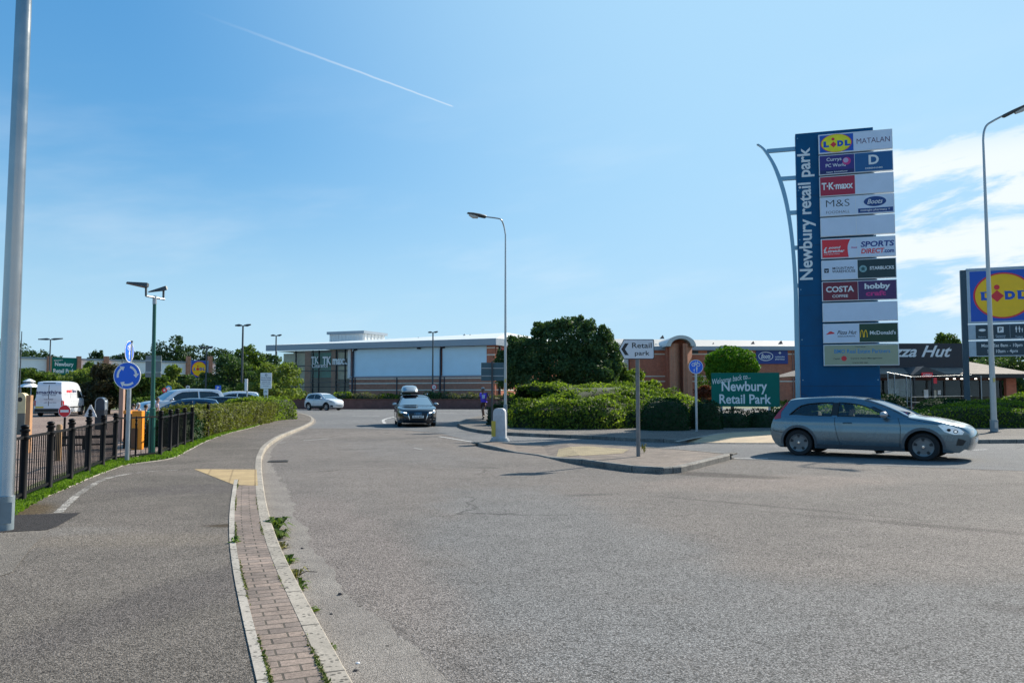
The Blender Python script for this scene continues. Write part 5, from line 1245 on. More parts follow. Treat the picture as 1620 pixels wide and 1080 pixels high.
tx(7, 'COSTA', cl, .60, HL*.78, .30, WHITE, bold=.03); tx(7, 'COFFEE', cl, .25, HL*.44, .14, WHITE, bold=.02)
tx(7, 'hobby', cr, .66, HRr*.66, .36, WHITE, bold=.04); tx(7, 'craft', cr-.08, .34, HRr*.52, .26, PINK, bold=.04)
p, z0, z1 = panels[9]
sheet('roof_mark', [(sl+.12, z0+.42), (sl+.5, z0+.46), (sl+.52, z0+.5), (sl+.36, z0+.58), (sl+.28, z0+.56), (sl+.22, z0+.5)], y, LR, p, .002)
tx(9, 'Pizza Hut', cl+.26, .54, HL*.54, .20, INK, shear=.4); tx(9, 'RESTAURANTS', cl+.24, .34, HL*.48, .07, INK)
for s in (-1, 1):
    mb = MB(); pts = [(sm+.2+s*.085+.085*math.cos(R(a)), z0+.26+.36*math.sin(R(a))) for a in range(0, 181, 15)]
    inn = [(sm+.2+s*.085+.05*math.cos(R(a)), z0+.26+.31*math.sin(R(a))) for a in range(0, 181, 15)]
    mb.sheet(pts+inn[::-1], y-.001*(s+2), .0005); mb.build('arch_mark', LY, p)
tx(9, "McDonald's", cr+.18, .50, HRr*.66, .20, WHITE, bold=.02)
p, z0, z1 = panels[10]; hz = z1-z0; cc = (sl+sr)/2
lettering('BMO Real Estate Partners', cc+.05, z0+hz*.68, (sr-sl)*.74, hz*.20, y, SKYB, p, bold=.012); lettering('Property Manager', cc, z0+hz*.88, (sr-sl)*.14, hz*.05, y, INK, p); lettering('Capital', sl+.58, z0+hz*.32, .28, hz*.10, y, INK, p)
sheet('round_mark', circle(sl+.92, z0+hz*.34, hz*.12, n=24), y, LR, p, .002); lettering('Central Asset Management', cc+.24, z0+hz*.33, (sr-sl)*.42, hz*.09, y, INK, p); lettering('01635 000 000', cc-.05, z0+hz*.13, (sr-sl)*.20, hz*.06, y, INK, p)
# curved fin and struts
finL = [TP.sz(px, py) for px, py in ((1197, 227), (1206, 234), (1220, 256), (1231, 284), (1240, 315), (1247, 352), (1252, 395), (1255.5, 450), (1257, 520), (1259.5, 660))]
finR = [TP.sz(px, py) for px, py in ((1200, 226.5), (1211, 235), (1226, 257), (1238, 285), (1246.5, 315), (1253, 352), (1258, 395), (1262, 450), (1264.5, 520), (1267, 660))]
finL = [tuple(p) for p in crom(finL, 4)]; finR = [tuple(p) for p in crom(finR, 4)]
finL[-1] = (finL[-1][0], 0); finR[-1] = (finR[-1][0], 0); finR = [(min(a, -.012), b) for a, b in finR]
mb = MB()
for i in range(len(finL)-1):
    q = [finL[i], finR[i], finR[i+1], finL[i+1]]; vs = [(a, .12, b) for a, b in q]+[(a, .34, b) for a, b in q]
    mb.add(vs, [(3, 2, 1, 0), (4, 5, 6, 7), (0, 4, 7, 3), (1, 2, 6, 5)])
mb.build('curved_fin', FIN, t)
for py, px in ((237.5, 1213), (281.5, 1234), (335.5, 1248), (391, 1256), (451, 1261)):
    a, z = TP.sz(px, py); mb = MB(); mb.box(a, -.003, .16, .30, z-.10, z+.10); mb.build('strut', FIN, t)

# ------------------------------------------------------------------ supermarket pole sign on the right
LA = P(1529, 427, 42.0); LBp = P(1660, 427, 40.6); lang = math.atan2(LBp.y-LA.y, LBp.x-LA.x); LP_ = Plane(LA, lang)
t = thing('pole_sign', 'supermarket pole sign with yellow disc on blue and opening hours panel', 'sign', (LA.x, LA.y, 0), lang)
DKPOST = M('slate_blue_post', (.04, .075, .105), .45, .3); FRAME = M('pale_blue_frame', (.36, .44, .52), .4, .3)
za = LP_.sz(1529, 427)[1]; x0 = LP_.sz(1530.3, 480)[0]; ws = 3.42; x1 = x0+ws
for x in (x0-.28, x1+.02): mb = MB(); mb.box(x, x+.27, 0, .3, 0, za); mb.build('post', DKPOST, t, bevel=.015)
def zof(py, px=1545): return LP_.sz(px, py)[1]
ps = x0
for nm, ya, yb in (('logo_panel', 427.5, 511.5), ('service_panel', 513, 537.5), ('hours_panel', 539, 564)):
    z1, z0 = zof(ya), zof(yb)
    mb = MB(); mb.box(ps, x1, .02, .26, z0, z1); pn = mb.build(nm, FRAME, t, bevel=.008)
    if nm == 'logo_panel': sq = z1-z0-.16; disc_logo(pn, ps+.15+sq*1.13/2, (z0+z1)/2+.02, sq, .012, ax=1.13)
    else:
        sheet('face', [(ps+.34, z0+.05), (x1-.06, z0+.05), (x1-.06, z1-.05), (ps+.34, z1-.05)], .012, M('panel_slate', (.02, .045, .065), .4), pn, .004)
        xm = lambda px: LP_.sz(px, 525)[0]
        if nm == 'service_panel':
            zz = z0+(z1-z0)*.62
            sheet('parking_mark', rrect(xm(1583)-.14, xm(1583)+.14, zz-.15, zz+.15, .03), .009, WHITE, pn, .002); lettering('P', xm(1583), zz, .12, .19, .006, SIGNBLACK, pn, bold=.03)
            lettering('Customer', xm(1583), z0+.19, .46, .09, .009, FRAME, pn); lettering('Parking', xm(1583), z0+.10, .38, .08, .009, FRAME, pn)
            mb = MB(); stick_figure(mb, xm(1608), zz-.16, .32, .009); stick_figure(mb, xm(1613), zz-.16, .32, .009); stick_figure(mb, xm(1617.5), zz-.16, .22, .009); mb.build('toilet_symbol', WHITE, pn)
            lettering('Toilets', xm(1612), z0+.12, .34, .09, .009, FRAME, pn); lettering('Bakery', xm(1554), z0+.14, .36, .09, .009, FRAME, pn); sheet('bakery_mark', circle(xm(1554), zz, .16, .07, n=16), .009, WHITE, pn, .002)
            sheet('divider', [(xm(1598)-.006, z0+.08), (xm(1598)+.006, z0+.08), (xm(1598)+.006, z1-.08), (xm(1598)-.006, z1-.08)], .009, FRAME, pn, .002)
        else:
            lettering('Mon - Sat 8am - 10pm', (xm(1552)+xm(1617))/2, z0+(z1-z0)*.66, xm(1617)-xm(1552), .22, .009, WHITE, pn); lettering('Sun 10am - 4pm', (xm(1561)+xm(1609))/2, z0+(z1-z0)*.30, xm(1609)-xm(1561), .22, .009, WHITE, pn)
mb = MB(); mb.box(x0, x1+.02, .0, .3, za-.04, za+.06); mb.build('top_rail', FRAME, t)

# ------------------------------------------------------------------ large shop with glazed corner
BRK = brick('red_brick', (.60, .18, .10), (.50, .14, .08), (.32, .2, .15), .225, .075, .010, var=.18)
BRKBASE = brick('brown_red_brick', (.52, .22, .14), (.45, .18, .115), (.28, .2, .16), .225, .075, .010, var=.18)
BRKDARK = brick('dark_red_brick', (.19, .085, .075), (.15, .068, .06), (.15, .11, .10), .225, .075, .010, var=.2)
BRKLIT = brick('lit_orange_brick', (.52, .21, .12), (.46, .17, .10), (.40, .27, .2), .225, .075, .010, var=.15)  # orange copy of the brick, sunlit look put into the colour
STONEB = M('pale_stone_band', (.72, .66, .56), .8, 0, .12); CLAD = M('pale_blue_cladding', (.60, .80, .93), .42, .15, .05, .5); CLADW = M('white_cladding', (.72, .72, .71), .5, .1, .05, .5)
FASC = M('grey_fascia', (.30, .35, .40), .45, .2, .06); ROOFM = M('pale_metal_roof', (.66, .68, .66), .5, .2, .06); PIPE = M('dark_downpipe', (.015, .02, .04), .4); FRAMEDK = M('dark_window_frame', (.02, .026, .03), .4)
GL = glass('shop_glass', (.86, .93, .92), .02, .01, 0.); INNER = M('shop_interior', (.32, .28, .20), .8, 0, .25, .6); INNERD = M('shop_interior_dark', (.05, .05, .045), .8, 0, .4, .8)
SA, SB = P(434, 548, 98), P(783, 540, 86); sang = math.atan2(SB.y-SA.y, SB.x-SA.x); SP_ = Plane(SA, sang); SL = (xy(SB)-xy(SA)).length
t = thing('shop_building', 'large modern shop with pale blue panels, glazed left corner and grey roof edge', 'building', (SA.x, SA.y, 0), sang)
sx = lambda px, py=575: SP_.sz(px, py)[0]
sz = lambda py, px=600: SP_.sz(px, py)[1]
zf0, zf1 = sz(552, 560), sz(542.5, 560); DEP = 46.
xg = sx(553)
# walls: back parts and right flank
mb = MB(); mb.box(xg, SL-.3, .35, .75, 0, zf0); mb.box(SL-.3, SL, .0, DEP, 0, zf0); mb.box(0, .3, 6, DEP, 0, zf0); mb.box(.3, SL-.3, DEP-.3, DEP, 0, zf0); mb.build('wall', BRK, t)
zc1, zc0, zb1, zb2 = sz(550.5, 620), sz(594.5, 620), sz(606.2, 620), sz(616.8, 620)
for a, c in ((sx(556), sx(695)), (sx(699), sx(770))):
    mb = MB(); n = 3
    for k in range(n): z0, z1 = zc0+(zf0-zc0)*k/n, zc0+(zf0-zc0)*(k+1)/n; mb.box(a, c, .12, .34, z0+.012, z1-.012)
    mb.box(a, c, .16, .34, zc0, zf0); mb.build('cladding_panel', CLAD, t)
mb = MB(); mb.box(xg, SL+.02, .05, .345, zc0-.14, zc0-.0); mb.build('ledge', FASC, t)
mb = MB(); mb.box(xg, SL, .02, .345, 0, zc0-.142); mb.build('brick_base', BRKBASE, t)
mb = MB(); mb.box(sx(770), SL, -.02, .345, zc0-.14, zf0); mb.build('brick_pier', BRK, t)
for z in (zc0-.30, zb1, zb2):
    mb = MB(); mb.box(xg, SL+.02, -.0, .0199, z-.06, z+.06); mb.build('stone_band', STONEB, t)
for z in (sz(550, 775), sz(561, 775)): mb = MB(); mb.box(sx(770)-.01, SL+.025, -.045, -.0201, z-.07, z+.07); mb.build('stone_band', STONEB, t)
for z in (zc0-.30, zb1, zb2, sz(550, 775), sz(561, 775)): mb = MB(); mb.box(SL+.0001, SL+.025, .36, DEP, z-.06, z+.06); mb.build('stone_band', STONEB, t)
for px in (562, 628, 697, 703): mb = MB(); x = sx(px, 600); mb.box(x-.06, x+.06, -.06, -.001, 0, zc0-.15); mb.build('expansion_joint', PIPE, t)
for px in (558.5, 697): mb = MB(); x = sx(px); mb.tube([(x+.5, .05, zf0-.05), (x+.15, .0, zf0-.12), (x, -.02, zf0-.35), (x, -.02, zc0), (x, -.12, zc0-.3), (x, -.12, 0)], .10, 8); mb.build('downpipe', PIPE, t, smooth=True)
mb = MB(); mb.box(sx(661), sx(664.5), -.25, .1, zf0-.2, zf0-.02); mb.build('floodlight', SIGNBLACK, t)
# fascia and roof
mb = MB(); mb.box(-.7, SL+.45, -.7, -.4, zf0, zf1); mb.box(SL+.15, SL+.45, -.4, DEP, zf0, zf1); mb.box(-.7, SL+.15, -.4, .0, zf0+.05, zf0+.12); mb.build('fascia', FASC, t)
mb = MB(); R0 = [(-.7, -.69, zf1+.005), (SL+.45, -.69, zf1+.005), (SL+.45, DEP, zf1+.9), (SL-4, 12, zf1+1.6), (3, 12, zf1+.75), (-.7, DEP, zf1+.2)]
mb.add(R0, [(0, 1, 3, 4), (1, 2, 3), (4, 3, 2, 5), (0, 4, 5)]); mb.build('roof', ROOFM, t)
for px, py in ((662, 536.5), (735, 531.5), (744, 532)): p = P(px, py, 97); mb = MB(); q = (p.x-SA.x)*math.cos(sang)+(p.y-SA.y)*math.sin(sang); v_ = -(p.x-SA.x)*math.sin(sang)+(p.y-SA.y)*math.cos(sang); mb.lathe([(.14, zf1+.4), (.14, p.z+.05), (.22, p.z+.06), (.05, p.z+.25)], (q, v_, 0), 8); mb.build('roof_vent', SIGNGREY, t)
# rooftop plant room: ribbed white box
HA, HB, HC = P(532, 525, 108), P(575, 523, 104.5), P(602, 522, 112)
def loc2(p, A=SA, a=sang): d = xy(p)-xy(A); return Vector((d.x*math.cos(a)+d.y*math.sin(a), -d.x*math.sin(a)+d.y*math.cos(a)))
ha, hb = loc2(HA), loc2(HB); hl = (hb-ha).length; zt = HB.z; hx0, hx1, hy0 = ha.x, hb.x, hb.y
mb = MB(); mb.box(hx0, hx1, hy0, hy0+5, zf1, zt-.35)
k = hx0+.15
while k < hx1: mb.box(k, k+.18, hy0-.07, hy0-.001, zf1+.4, zt-.4); k += .55
k = hy0+.2
while k < hy0+4.8: mb.box(hx1+.001, hx1+.08, k, k+.3, zf1+.4, zt-.4); k += .8
mb.build('plant_room', CLADW, t); mb = MB(); mb.box(hx0-.25, hx1+.3, hy0-.3, hy0+5.3, zt-.35, zt); mb.build('plant_room_roof', FASC, t)
# glazed corner: frame, panes, shallow interior with brick piers
zg = .15
mb = MB(); mb.box(.15, xg-.1, 3.4, 3.6, 0, zf0); mb.box(.3, xg, .4, 3.4, 0, .12); mb.box(.3, xg, .4, 3.4, zf0-.06, zf0-.01); mb.build('back_wall', INNER, t)
mb = MB()
for a, c in ((478, 487), (520, 529)): mb.box(sx(a), sx(c), .5, 1.1, .12, zf0-.06)
mb.build('inner_brick_pier', BRKLIT, t)
mb = MB(); mb.box(sx(488), sx(519), .62, .7, 3.4, zf0-.3); mb.build('green_banner', M('inside_green', (.03, .26, .20), .6), t)
mb = MB(); mb.box(sx(530), xg-.2, .62, .7, 3.2, zf0-.3); mb.box(sx(443), sx(477), .62, .7, 1.6, zf0-.3); mb.build('inner_panel', M('inside_beige', (.66, .58, .43), .7), t)
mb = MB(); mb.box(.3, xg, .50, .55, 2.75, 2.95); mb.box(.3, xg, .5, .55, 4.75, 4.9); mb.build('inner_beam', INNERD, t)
for k in range(9): mb = MB(); x = .8+k*(xg-1.6)/8; mb.box(x-.25, x+.25, .9, 1.4, .12, 1.0+.6*((k*7) % 3)/2); mb.build('display_stand', M('stand_%d' % (k % 3), ((.5, .52, .55), (.12, .2, .22), (.4, .25, .2))[k % 3], .6), t)
cuts = [.12]+[sx(px) for px in (466, 493, 502.5, 530, 544)]+[xg-.06]
for a, c in zip(cuts, cuts[1:]): mb = MB(); mb.add([(a+.03, .25, zg), (c-.03, .25, zg), (c-.03, .25, zf0-.02), (a+.03, .25, zf0-.02)], [(0, 1, 2, 3)]); mb.build('pane', GL, t)
for a in cuts: mb = MB(); mb.box(a-.05, a+.05, .16, .34, .0, zf0-.01); mb.build('mullion', FRAMEDK, t)
for z in (2.3, 4.2): mb = MB(); mb.box(.12, xg-.06, .19, .23, z-.04, z+.04); mb.build('transom', FRAMEDK, t)
mb = MB(); mb.box(xg-.35, xg+.05, .10, .345, zc0-.2, zf0-.005); mb.build('corner_trim', CLADW, t)
lettering('TK maxx', (sx(512)+sx(545))/2, sz(570, 530), sx(545)-sx(506), 1.0, .13, WHITE, t, bold=.04); lettering('TK', sx(497), sz(569.5, 497), 1.1, .85, .14, WHITE, t, bold=.02); lettering('Clearance', sx(505), sz(578, 505), 2.3, .5, .14, WHITE, t, bold=.01)
mb = MB()
for o in (0, .45): mb.sheet([(sx(542)+o, sz(574, 545)), (sx(542)+o+.3, sz(574, 545)), (sx(542)+o+.62, sz(566.5, 545)), (sx(542)+o+.3, sz(566.5, 545))], .13-.01*(o > 0), .004)
mb.build('sign_mark', SIGNBLACK, t)
# red sign on the lit right flank, behind the lamp column
y0, y1 = 1.6, 8.5
mb = MB(); mb.box(SL+.026, SL+.12, y0, y1, sz(566, 783), sz(549.5, 783)); mb.build('red_sign', LR, t)
mb = MB()
for y_ in (1.0, 9.5, 20): mb.box(SL+.026, SL+.2, y_-.12, y_+.12, 0, zf0); mb.build('downpipe', PIPE, t); mb = MB()

# low brick planter wall with a planted top in front of the shop
WA, WB = P(436, 640, 79.6), P(905, 640, 78.8)
t = thing('planter_wall', 'long low dark brick wall across the far side of the road', 'wall', (WA.x, WA.y, 0), math.atan2(WB.y-WA.y, WB.x-WA.x)); WL = (WB-WA).length; zw = P(640, 631, 79.4).z
mb = MB(); mb.box(0, WL, 0, .3, -.02, zw-.1); mb.build('brickwork', BRKDARK, t); mb = MB(); mb.box(-.03, WL+.03, -.03, .33, zw-.1, zw); mb.build('coping', brick('coping_brick', (.16, .07, .05), (.12, .05, .04), (.12, .09, .08), .11, .2, .01), t)
flat('planting_bed', [(WA.x, WA.y+.31), (WB.x, WB.y+.31), (WB.x, WB.y+7.), (SB.x, SB.y-.6), (SA.x, SA.y-.6)], zw-.12, EARTH)
PB = 'shrubs on top of the low brick wall'
for px0, px1, ytop, mt, lb in ((448, 480, 622, LEAF_MID, 'green shrubs on the wall left of the white car'), (480, 500, 625, LEAF_GREY, 'small dull shrub right behind the tail of the white car'), (528, 553, 621, LEAF_LAUREL, 'yellow-green shrub on the wall right of the white car'), (555, 602, 624, LEAF_GREY, 'greyish low shrubs along the wall before the brick base'),
                               (596, 636, 626, LEAF_LAUREL, 'lime-green shrubs on the wall left of the roof-box car'), (632, 646, 618, LEAF_MID, 'bushier shrub left behind the roof box'), (672, 695, 620, LEAF_DARK, 'dark shrub on the wall under the small speed disc'), (694, 760, 624, LEAF_GREY, 'grey grassy shrubs on the wall right of the roof-box car'),
                               (756, 800, 627, LEAF_GREY, 'grey shrubs behind the running person'), (800, 900, 624, LEAF_MID, 'green shrubs on the wall behind the hedge end')):
    a, c = P(px0, 626, 80.6), P(px1, 626, 80.6); h = P(px0, ytop, 80.6).z
    V, Fc = swept([xy(a), xy(a).lerp(xy(c), .5), xy(c)], [(-.1, zw-.12), (0, h-.2), (.5, h), (1.2, h-.05), (1.6, zw-.12)])
    hedge('shrub', V, Fc, lb, mt, 60, .2, .1, .25, PB, 'shrub', flip=True, twist=1.)

# ------------------------------------------------------------------ second shop wing (behind the laurel bank) with barrel-roofed bay
WP = Plane(P(996, 560, 109), 0.); t = thing('brick_wing', 'long red brick shop wing with barrel-roofed bay and pale pitched roof', 'building', (WP.A.x, WP.A.y, 0), 0)
wx = lambda px, py=575: WP.sz(px, py)[0]
wz = lambda py, px=1100: WP.sz(px, py)[1]
xe = wx(1300); ze0, ze1 = wz(554), wz(548)
mb = MB(); mb.box(0, xe, 0, 30, 0, ze0); mb.build('wall', BRK, t)
for z in (wz(560), wz(595), wz(603)): mb = MB(); mb.box(0, xe, -.03, -.001, z-.07, z+.07); mb.build('stone_band', STONEB, t)
for px in (1094, 1119, 1141, 1163): mb = MB(); mb.box(wx(px), wx(px+11), -.02, -.001, wz(560.2), wz(554.5)); mb.build('window', FRAMEDK, t)
mb = MB(); mb.box(-3.2, xe+.3, -.5, -.05, ze0, ze1); mb.build('gutter', FASC, t)
mb = MB(); zr = EYE+(622-537)/F*118; mb.add([(-3.2, -.5, ze1+.01), (xe+.3, -.5, ze1+.01), (xe+.3, 9, zr-.2), (-3.2, 9, zr+.1), (xe+.3, 30, ze1), (-3.2, 30, ze1)], [(0, 1, 2, 3), (3, 2, 4, 5)]); mb.build('roof', M('beige_metal_roof', (.40, .385, .36), .6, .1, .08), t)
for px, py in ((1126, 543.8), (1189, 541.5), (1233, 540.5), (1046, 532)): p = P(px, py, 112.5); mb = MB(); mb.add([(p.x-WP.A.x-.3, 3.2, p.z-.35), (p.x-WP.A.x+.4, 3.2, p.z-.35), (p.x-WP.A.x+.2, 3.3, p.z+.2), (p.x-WP.A.x+.0, 4, p.z-.2)], [(0, 1, 2), (1, 3, 2), (0, 2, 3)]); mb.build('roof_vent', M('vent_brown', (.16, .11, .09), .7), t)
# bay: brick piers, recessed wall, barrel roof
bx0, bx1 = wx(1052), wx(1086); PR = -3.2; zs = wz(550, 1070)
for a, c in ((bx0, bx0+.75), (bx0+2.25*.78, bx0+2.25*.78+.3), (bx1-1.0, bx1-.55)):
    mb = MB(); wd = (c-a)*1.1; mb.box(-wd/2, wd/2, 0, 1.6, 0, zs+.4, Matrix.Translation(((a+c)/2, PR, 0)) @ rot2(R(-34))); mb.build('pier', BRKLIT, t)  # piers turned out of line to catch sun, in the lit brick
mb = MB(); mb.box(bx0, bx1, PR+1.6, -.002, 0, zs); mb.build('bay_wall', BRK, t)
cxm = (bx0+bx1)/2; rb = (bx1-bx0)/2
mb = MB(); arc = [(cxm+(rb+.5)*math.cos(R(a)), zs+(rb+.35)*math.sin(R(a))*.8) for a in range(0, 181, 12)]; arci = [(cxm+(rb-.1)*math.cos(R(a)), zs+(rb-.2)*math.sin(R(a))*.8) for a in range(0, 181, 12)]
for (a, b_), (c, d) in zip(list(zip(arc, arci)), list(zip(arc[1:], arci[1:]))):
    v = [(a[0], PR-.5, a[1]), (c[0], PR-.5, c[1]), (d[0], PR-.5, d[1]), (b_[0], PR-.5, b_[1])]; v2 = [(x, 9., z) for x, _, z in v]
    mb.add(v+v2, [(0, 1, 2, 3), (0, 4, 5, 1), (3, 2, 6, 7)])
mb.build('barrel_roof', M('barrel_metal_roof', (.52, .53, .53), .5, .1, .06), t)
mb = MB(); mb.sheet([(cxm-rb+.1, zs)]+[(cxm+(rb-.1)*math.cos(R(a)), zs+(rb-.2)*math.sin(R(a))*.8) for a in range(180, -1, -15)][0:], PR+1.7, .1); mb.build('tympanum', BRK, t)
# blue pharmacy board
z0, z1 = wz(575.5, 1220), wz(551.5, 1220); a, c = wx(1196), wx(1246)
mb = MB(); mb.box(a, c, -.18, -.031, z0, z1); bd = mb.build('shop_board', C_('board_blue', .006, .035, .22), t)
sheet('oval', circle(a+(c-a)*.30, (z0+z1)/2, (c-a)*.235, (z1-z0)*.30, n=32), -.185, WHITE, bd, .003); sheet('oval_inner', circle(a+(c-a)*.30, (z0+z1)/2, (c-a)*.215, (z1-z0)*.255, n=32), -.190, C_('board_blue2', .006, .035, .22), bd, .003)
lettering('Boots', a+(c-a)*.30, (z0+z1)/2, (c-a)*.30, (z1-z0)*.30, -.196, WHITE, bd, shear=.35, bold=.02); lettering('midnight', a+(c-a)*.75, z0+(z1-z0)*.45, (c-a)*.30, (z1-z0)*.13, -.185, WHITE, bd, bold=.02); lettering('pharmacy', a+(c-a)*.75, z0+(z1-z0)*.30, (c-a)*.30, (z1-z0)*.13, -.185, WHITE, bd, bold=.02)
sheet('cross', [(a+(c-a)*.75+dx_, z0+(z1-z0)*.72+dz_) for dx_, dz_ in ((0, -.22), (.07, -.07), (.22, 0), (.07, .07), (0, .22), (-.07, .07), (-.22, 0), (-.07, -.07))], -.185, WHITE, bd, .003)
for px in (1254, 1257.5): mb = MB(); x = wx(px); mb.tube([(x, -.1, 0), (x, -.1, ze0)], .07, 8); mb.build('downpipe', M('pink_pipe', (.30, .16, .14), .6), t)
# white end wall catching the sun
EA = P(960, 575, 99.); eang = math.atan2(.92, .39); ed = Vector((math.cos(eang), math.sin(eang))); t = thing('white_store', 'white-clad store end wall half in shadow between the tree and arrow sign', 'building', (EA.x, EA.y, 0), eang)
zt = EYE+(622-556)/F*104
mb = MB(); mb.box(0, 10.3, 0, .4, 0, zt); mb.box(-.1, 10.4, -.12, .5, zt, zt+.75); mb.build('wall', CLADW, t); mb = MB(); mb.box(-.2, 10.4, -.3, 4, zt+.755, zt+1.1); mb.build('roof_edge', FASC, t)
mb = MB(); mb.tube([(2.4, -.1, 0), (2.4, -.1, zt+.7)], .08, 8); mb.build('downpipe', SIGNGREY, t)

# ------------------------------------------------------------------ far shops on the left
FA, FB = P(-30, 566, 92), P(350, 574, 112); fang = math.atan2(FB.y-FA.y, FB.x-FA.x); FPn = Plane(FA, fang); FL = (xy(FB)-xy(FA)).length
t = thing('far_shop', 'long low far shop with pale grey cladding and red brick columns on the left', 'building', (FA.x, FA.y, 0), fang)
fx = lambda px, py=580: FPn.sz(px, py)[0]
fz = lambda py, px=200: FPn.sz(px, py)[1]
ztop = fz(571.5); zlow = fz(590.5); FCL = M('pale_grey_cladding', (.86, .86, .86), .5, 0, .06, .4)
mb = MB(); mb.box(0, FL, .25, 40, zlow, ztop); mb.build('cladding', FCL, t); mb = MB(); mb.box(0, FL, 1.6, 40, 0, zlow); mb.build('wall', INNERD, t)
mb = MB(); mb.box(-.3, FL+.3, .1, 40.2, ztop, ztop+.22); mb.build('roof_edge', FASC, t)
for px, w in ((77.5, 6), (124, 6), (167.5, 6.5), (297.5, 5), (332, 5)):
    mb = MB(); mb.box(fx(px-w/2), fx(px+w/2), -.35, .249, 0, fz(563.5, px)); mb.build('brick_column', BRKLIT, t)
z0, z1 = fz(592.5, 100), fz(565.5, 100); a, c = fx(81), fx(121)
mb = MB(); mb.box(a, c, -.1, .2, z0, z1); bd = mb.build('green_board', BOARDGREEN, t)
lettering('Newbury', (a+c)/2, z0+(z1-z0)*.58, (c-a)*.74, (z1-z0)*.30, -.11, WHITE, bd, bold=.03); lettering('Retail Park', (a+c)/2, z0+(z1-z0)*.22, (c-a)*.84, (z1-z0)*.24, -.11, WHITE, bd, bold=.03); lettering('Welcome to', a+(c-a)*.26, z0+(z1-z0)*.84, (c-a)*.36, (z1-z0)*.10, -.11, WHITE, bd, rot=R(8))
z0, z1 = fz(597, 313), fz(570, 313); a, c = fx(299.5), fx(329.5)
mb = MB(); mb.box(a, c, -.12, .2, z0, z1); bd = mb.build('logo_board', FRAME, t); disc_logo(bd, (a+c)/2, (z0+z1)/2, min(c-a, z1-z0)*.97, -.125)
mb = MB(); mb.box(a, c, .1, .3, .2, z0-.1); mb.build('entrance_glazing', M('dark_glazing', (.03, .05, .055), .08), t)
mb = MB()
for k in range(6): x = a+(c-a)*k/5; mb.box(x-.05, x+.05, .04, .099, 0, z0-.1)
mb.box(a-.4, c+.4, -.6, .09, z0-1.0, z0-.8); mb.build('entrance_frame', FASC, t)
mb = MB(); mb.box(fx(334), fx(346), -.1, .24, 0, fz(607.5, 340)); mb.build('low_brick_wall', BRK, t)

# ------------------------------------------------------------------ restaurant on the right
RA = P(1380, 600, 52); RP = Plane(RA, -.02); t = thing('restaurant', 'low restaurant with black sign board and brown shingled hip roof on the right', 'building', (RA.x, RA.y, 0), -.02)
px_ = lambda px, py=600: RP.sz(px, py)[0]
pz_ = lambda py, px=1480: RP.sz(px, py)[1]
xl, xr = -3., px_(1625); ze = pz_(592.5)
SHING = brick('brown_shingles', (.27, .22, .18), (.22, .18, .15), (.13, .105, .09), .3, .14, .012, var=.22)
mb = MB(); zr = ze+1.25
mb.add([(xl-.6, -.9, ze), (xr+.3, -.9, ze), (xr-2.6, 4.5, zr), (xl+2.5, 4.5, zr), (xr+.3, 10, ze), (xl-.6, 10, ze)], [(0, 1, 2, 3), (1, 4, 2), (3, 2, 4, 5), (0, 3, 5)]); mb.build('roof', SHING, t)
mb = MB(); mb.box(xl-.6, xr+.3, -.95, -.9, ze-.22, ze+.03); mb.build('eave', SIGNBLACK, t)
mb = MB(); mb.box(xl, xr-.4, .6, .75, 0, .8); mb.box(xl, xr-.4, .6, .75, ze-.35, ze-.02); mb.box(xl, xr-.4, .62, 9, 0, .05); mb.build('wall', BRKDARK, t)
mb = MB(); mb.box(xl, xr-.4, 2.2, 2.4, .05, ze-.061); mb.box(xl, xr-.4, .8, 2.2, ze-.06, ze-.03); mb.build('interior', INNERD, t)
mb = MB(); mb.box(px_(1596), px_(1612), .3, .59, 0, ze-.23); mb.build('brick_pier', BRK, t)
gx = [px_(q) for q in (1390, 1418, 1446, 1474, 1502, 1530, 1560, 1592)]
for a, c in zip(gx, gx[1:]): mb = MB(); mb.add([(a+.05, .67, .82), (c-.05, .67, .82), (c-.05, .67, ze-.36), (a+.05, .67, ze-.36)], [(0, 1, 2, 3)]); mb.build('window', GL, t)
for q in range(7): mb = MB(); x = gx[0]+.9+q*1.15; mb.box(x-.35, x+.35, 1.3, 1.9, .7, .76); mb.box(x-.04, x+.04, 1.56, 1.64, .05, .7); mb.build('table', M('table_top', (.35, .24, .15), .5), t)
for a in gx: mb = MB(); mb.box(a-.05, a+.05, .6, .74, .8, ze-.35); mb.build('window_frame', SIGNBLACK, t)
for a, c, y0, y1, mt in ((1468, 1475, 616, 629, WHITE), (1481, 1488, 617, 629, M('cream_poster', (.6, .55, .45), .6)), (1490, 1495, 617, 624, WHITE), (1412, 1428, 614, 622, M('grey_poster', (.3, .32, .34), .6))):
    mb = MB(); mb.box(px_(a), px_(c), .58, .599, pz_(y1), pz_(y0)); mb.build('poster', mt, t)
EM = bpy.data.materials.new('downlight'); EM.use_nodes = True; q = EM.node_tree.nodes['Principled BSDF']; q.inputs['Emission Color'].default_value = (1, .93, .8, 1); q.inputs['Emission Strength'].default_value = 2.2
for px in (1494.5, 1506, 1517.5, 1539.5, 1562): mb = MB(); mb.lathe([(.07, ze-.3), (.07, ze-.24)], (px_(px, 598), -.3, 0), 10); mb.build('downlight', EM, t)
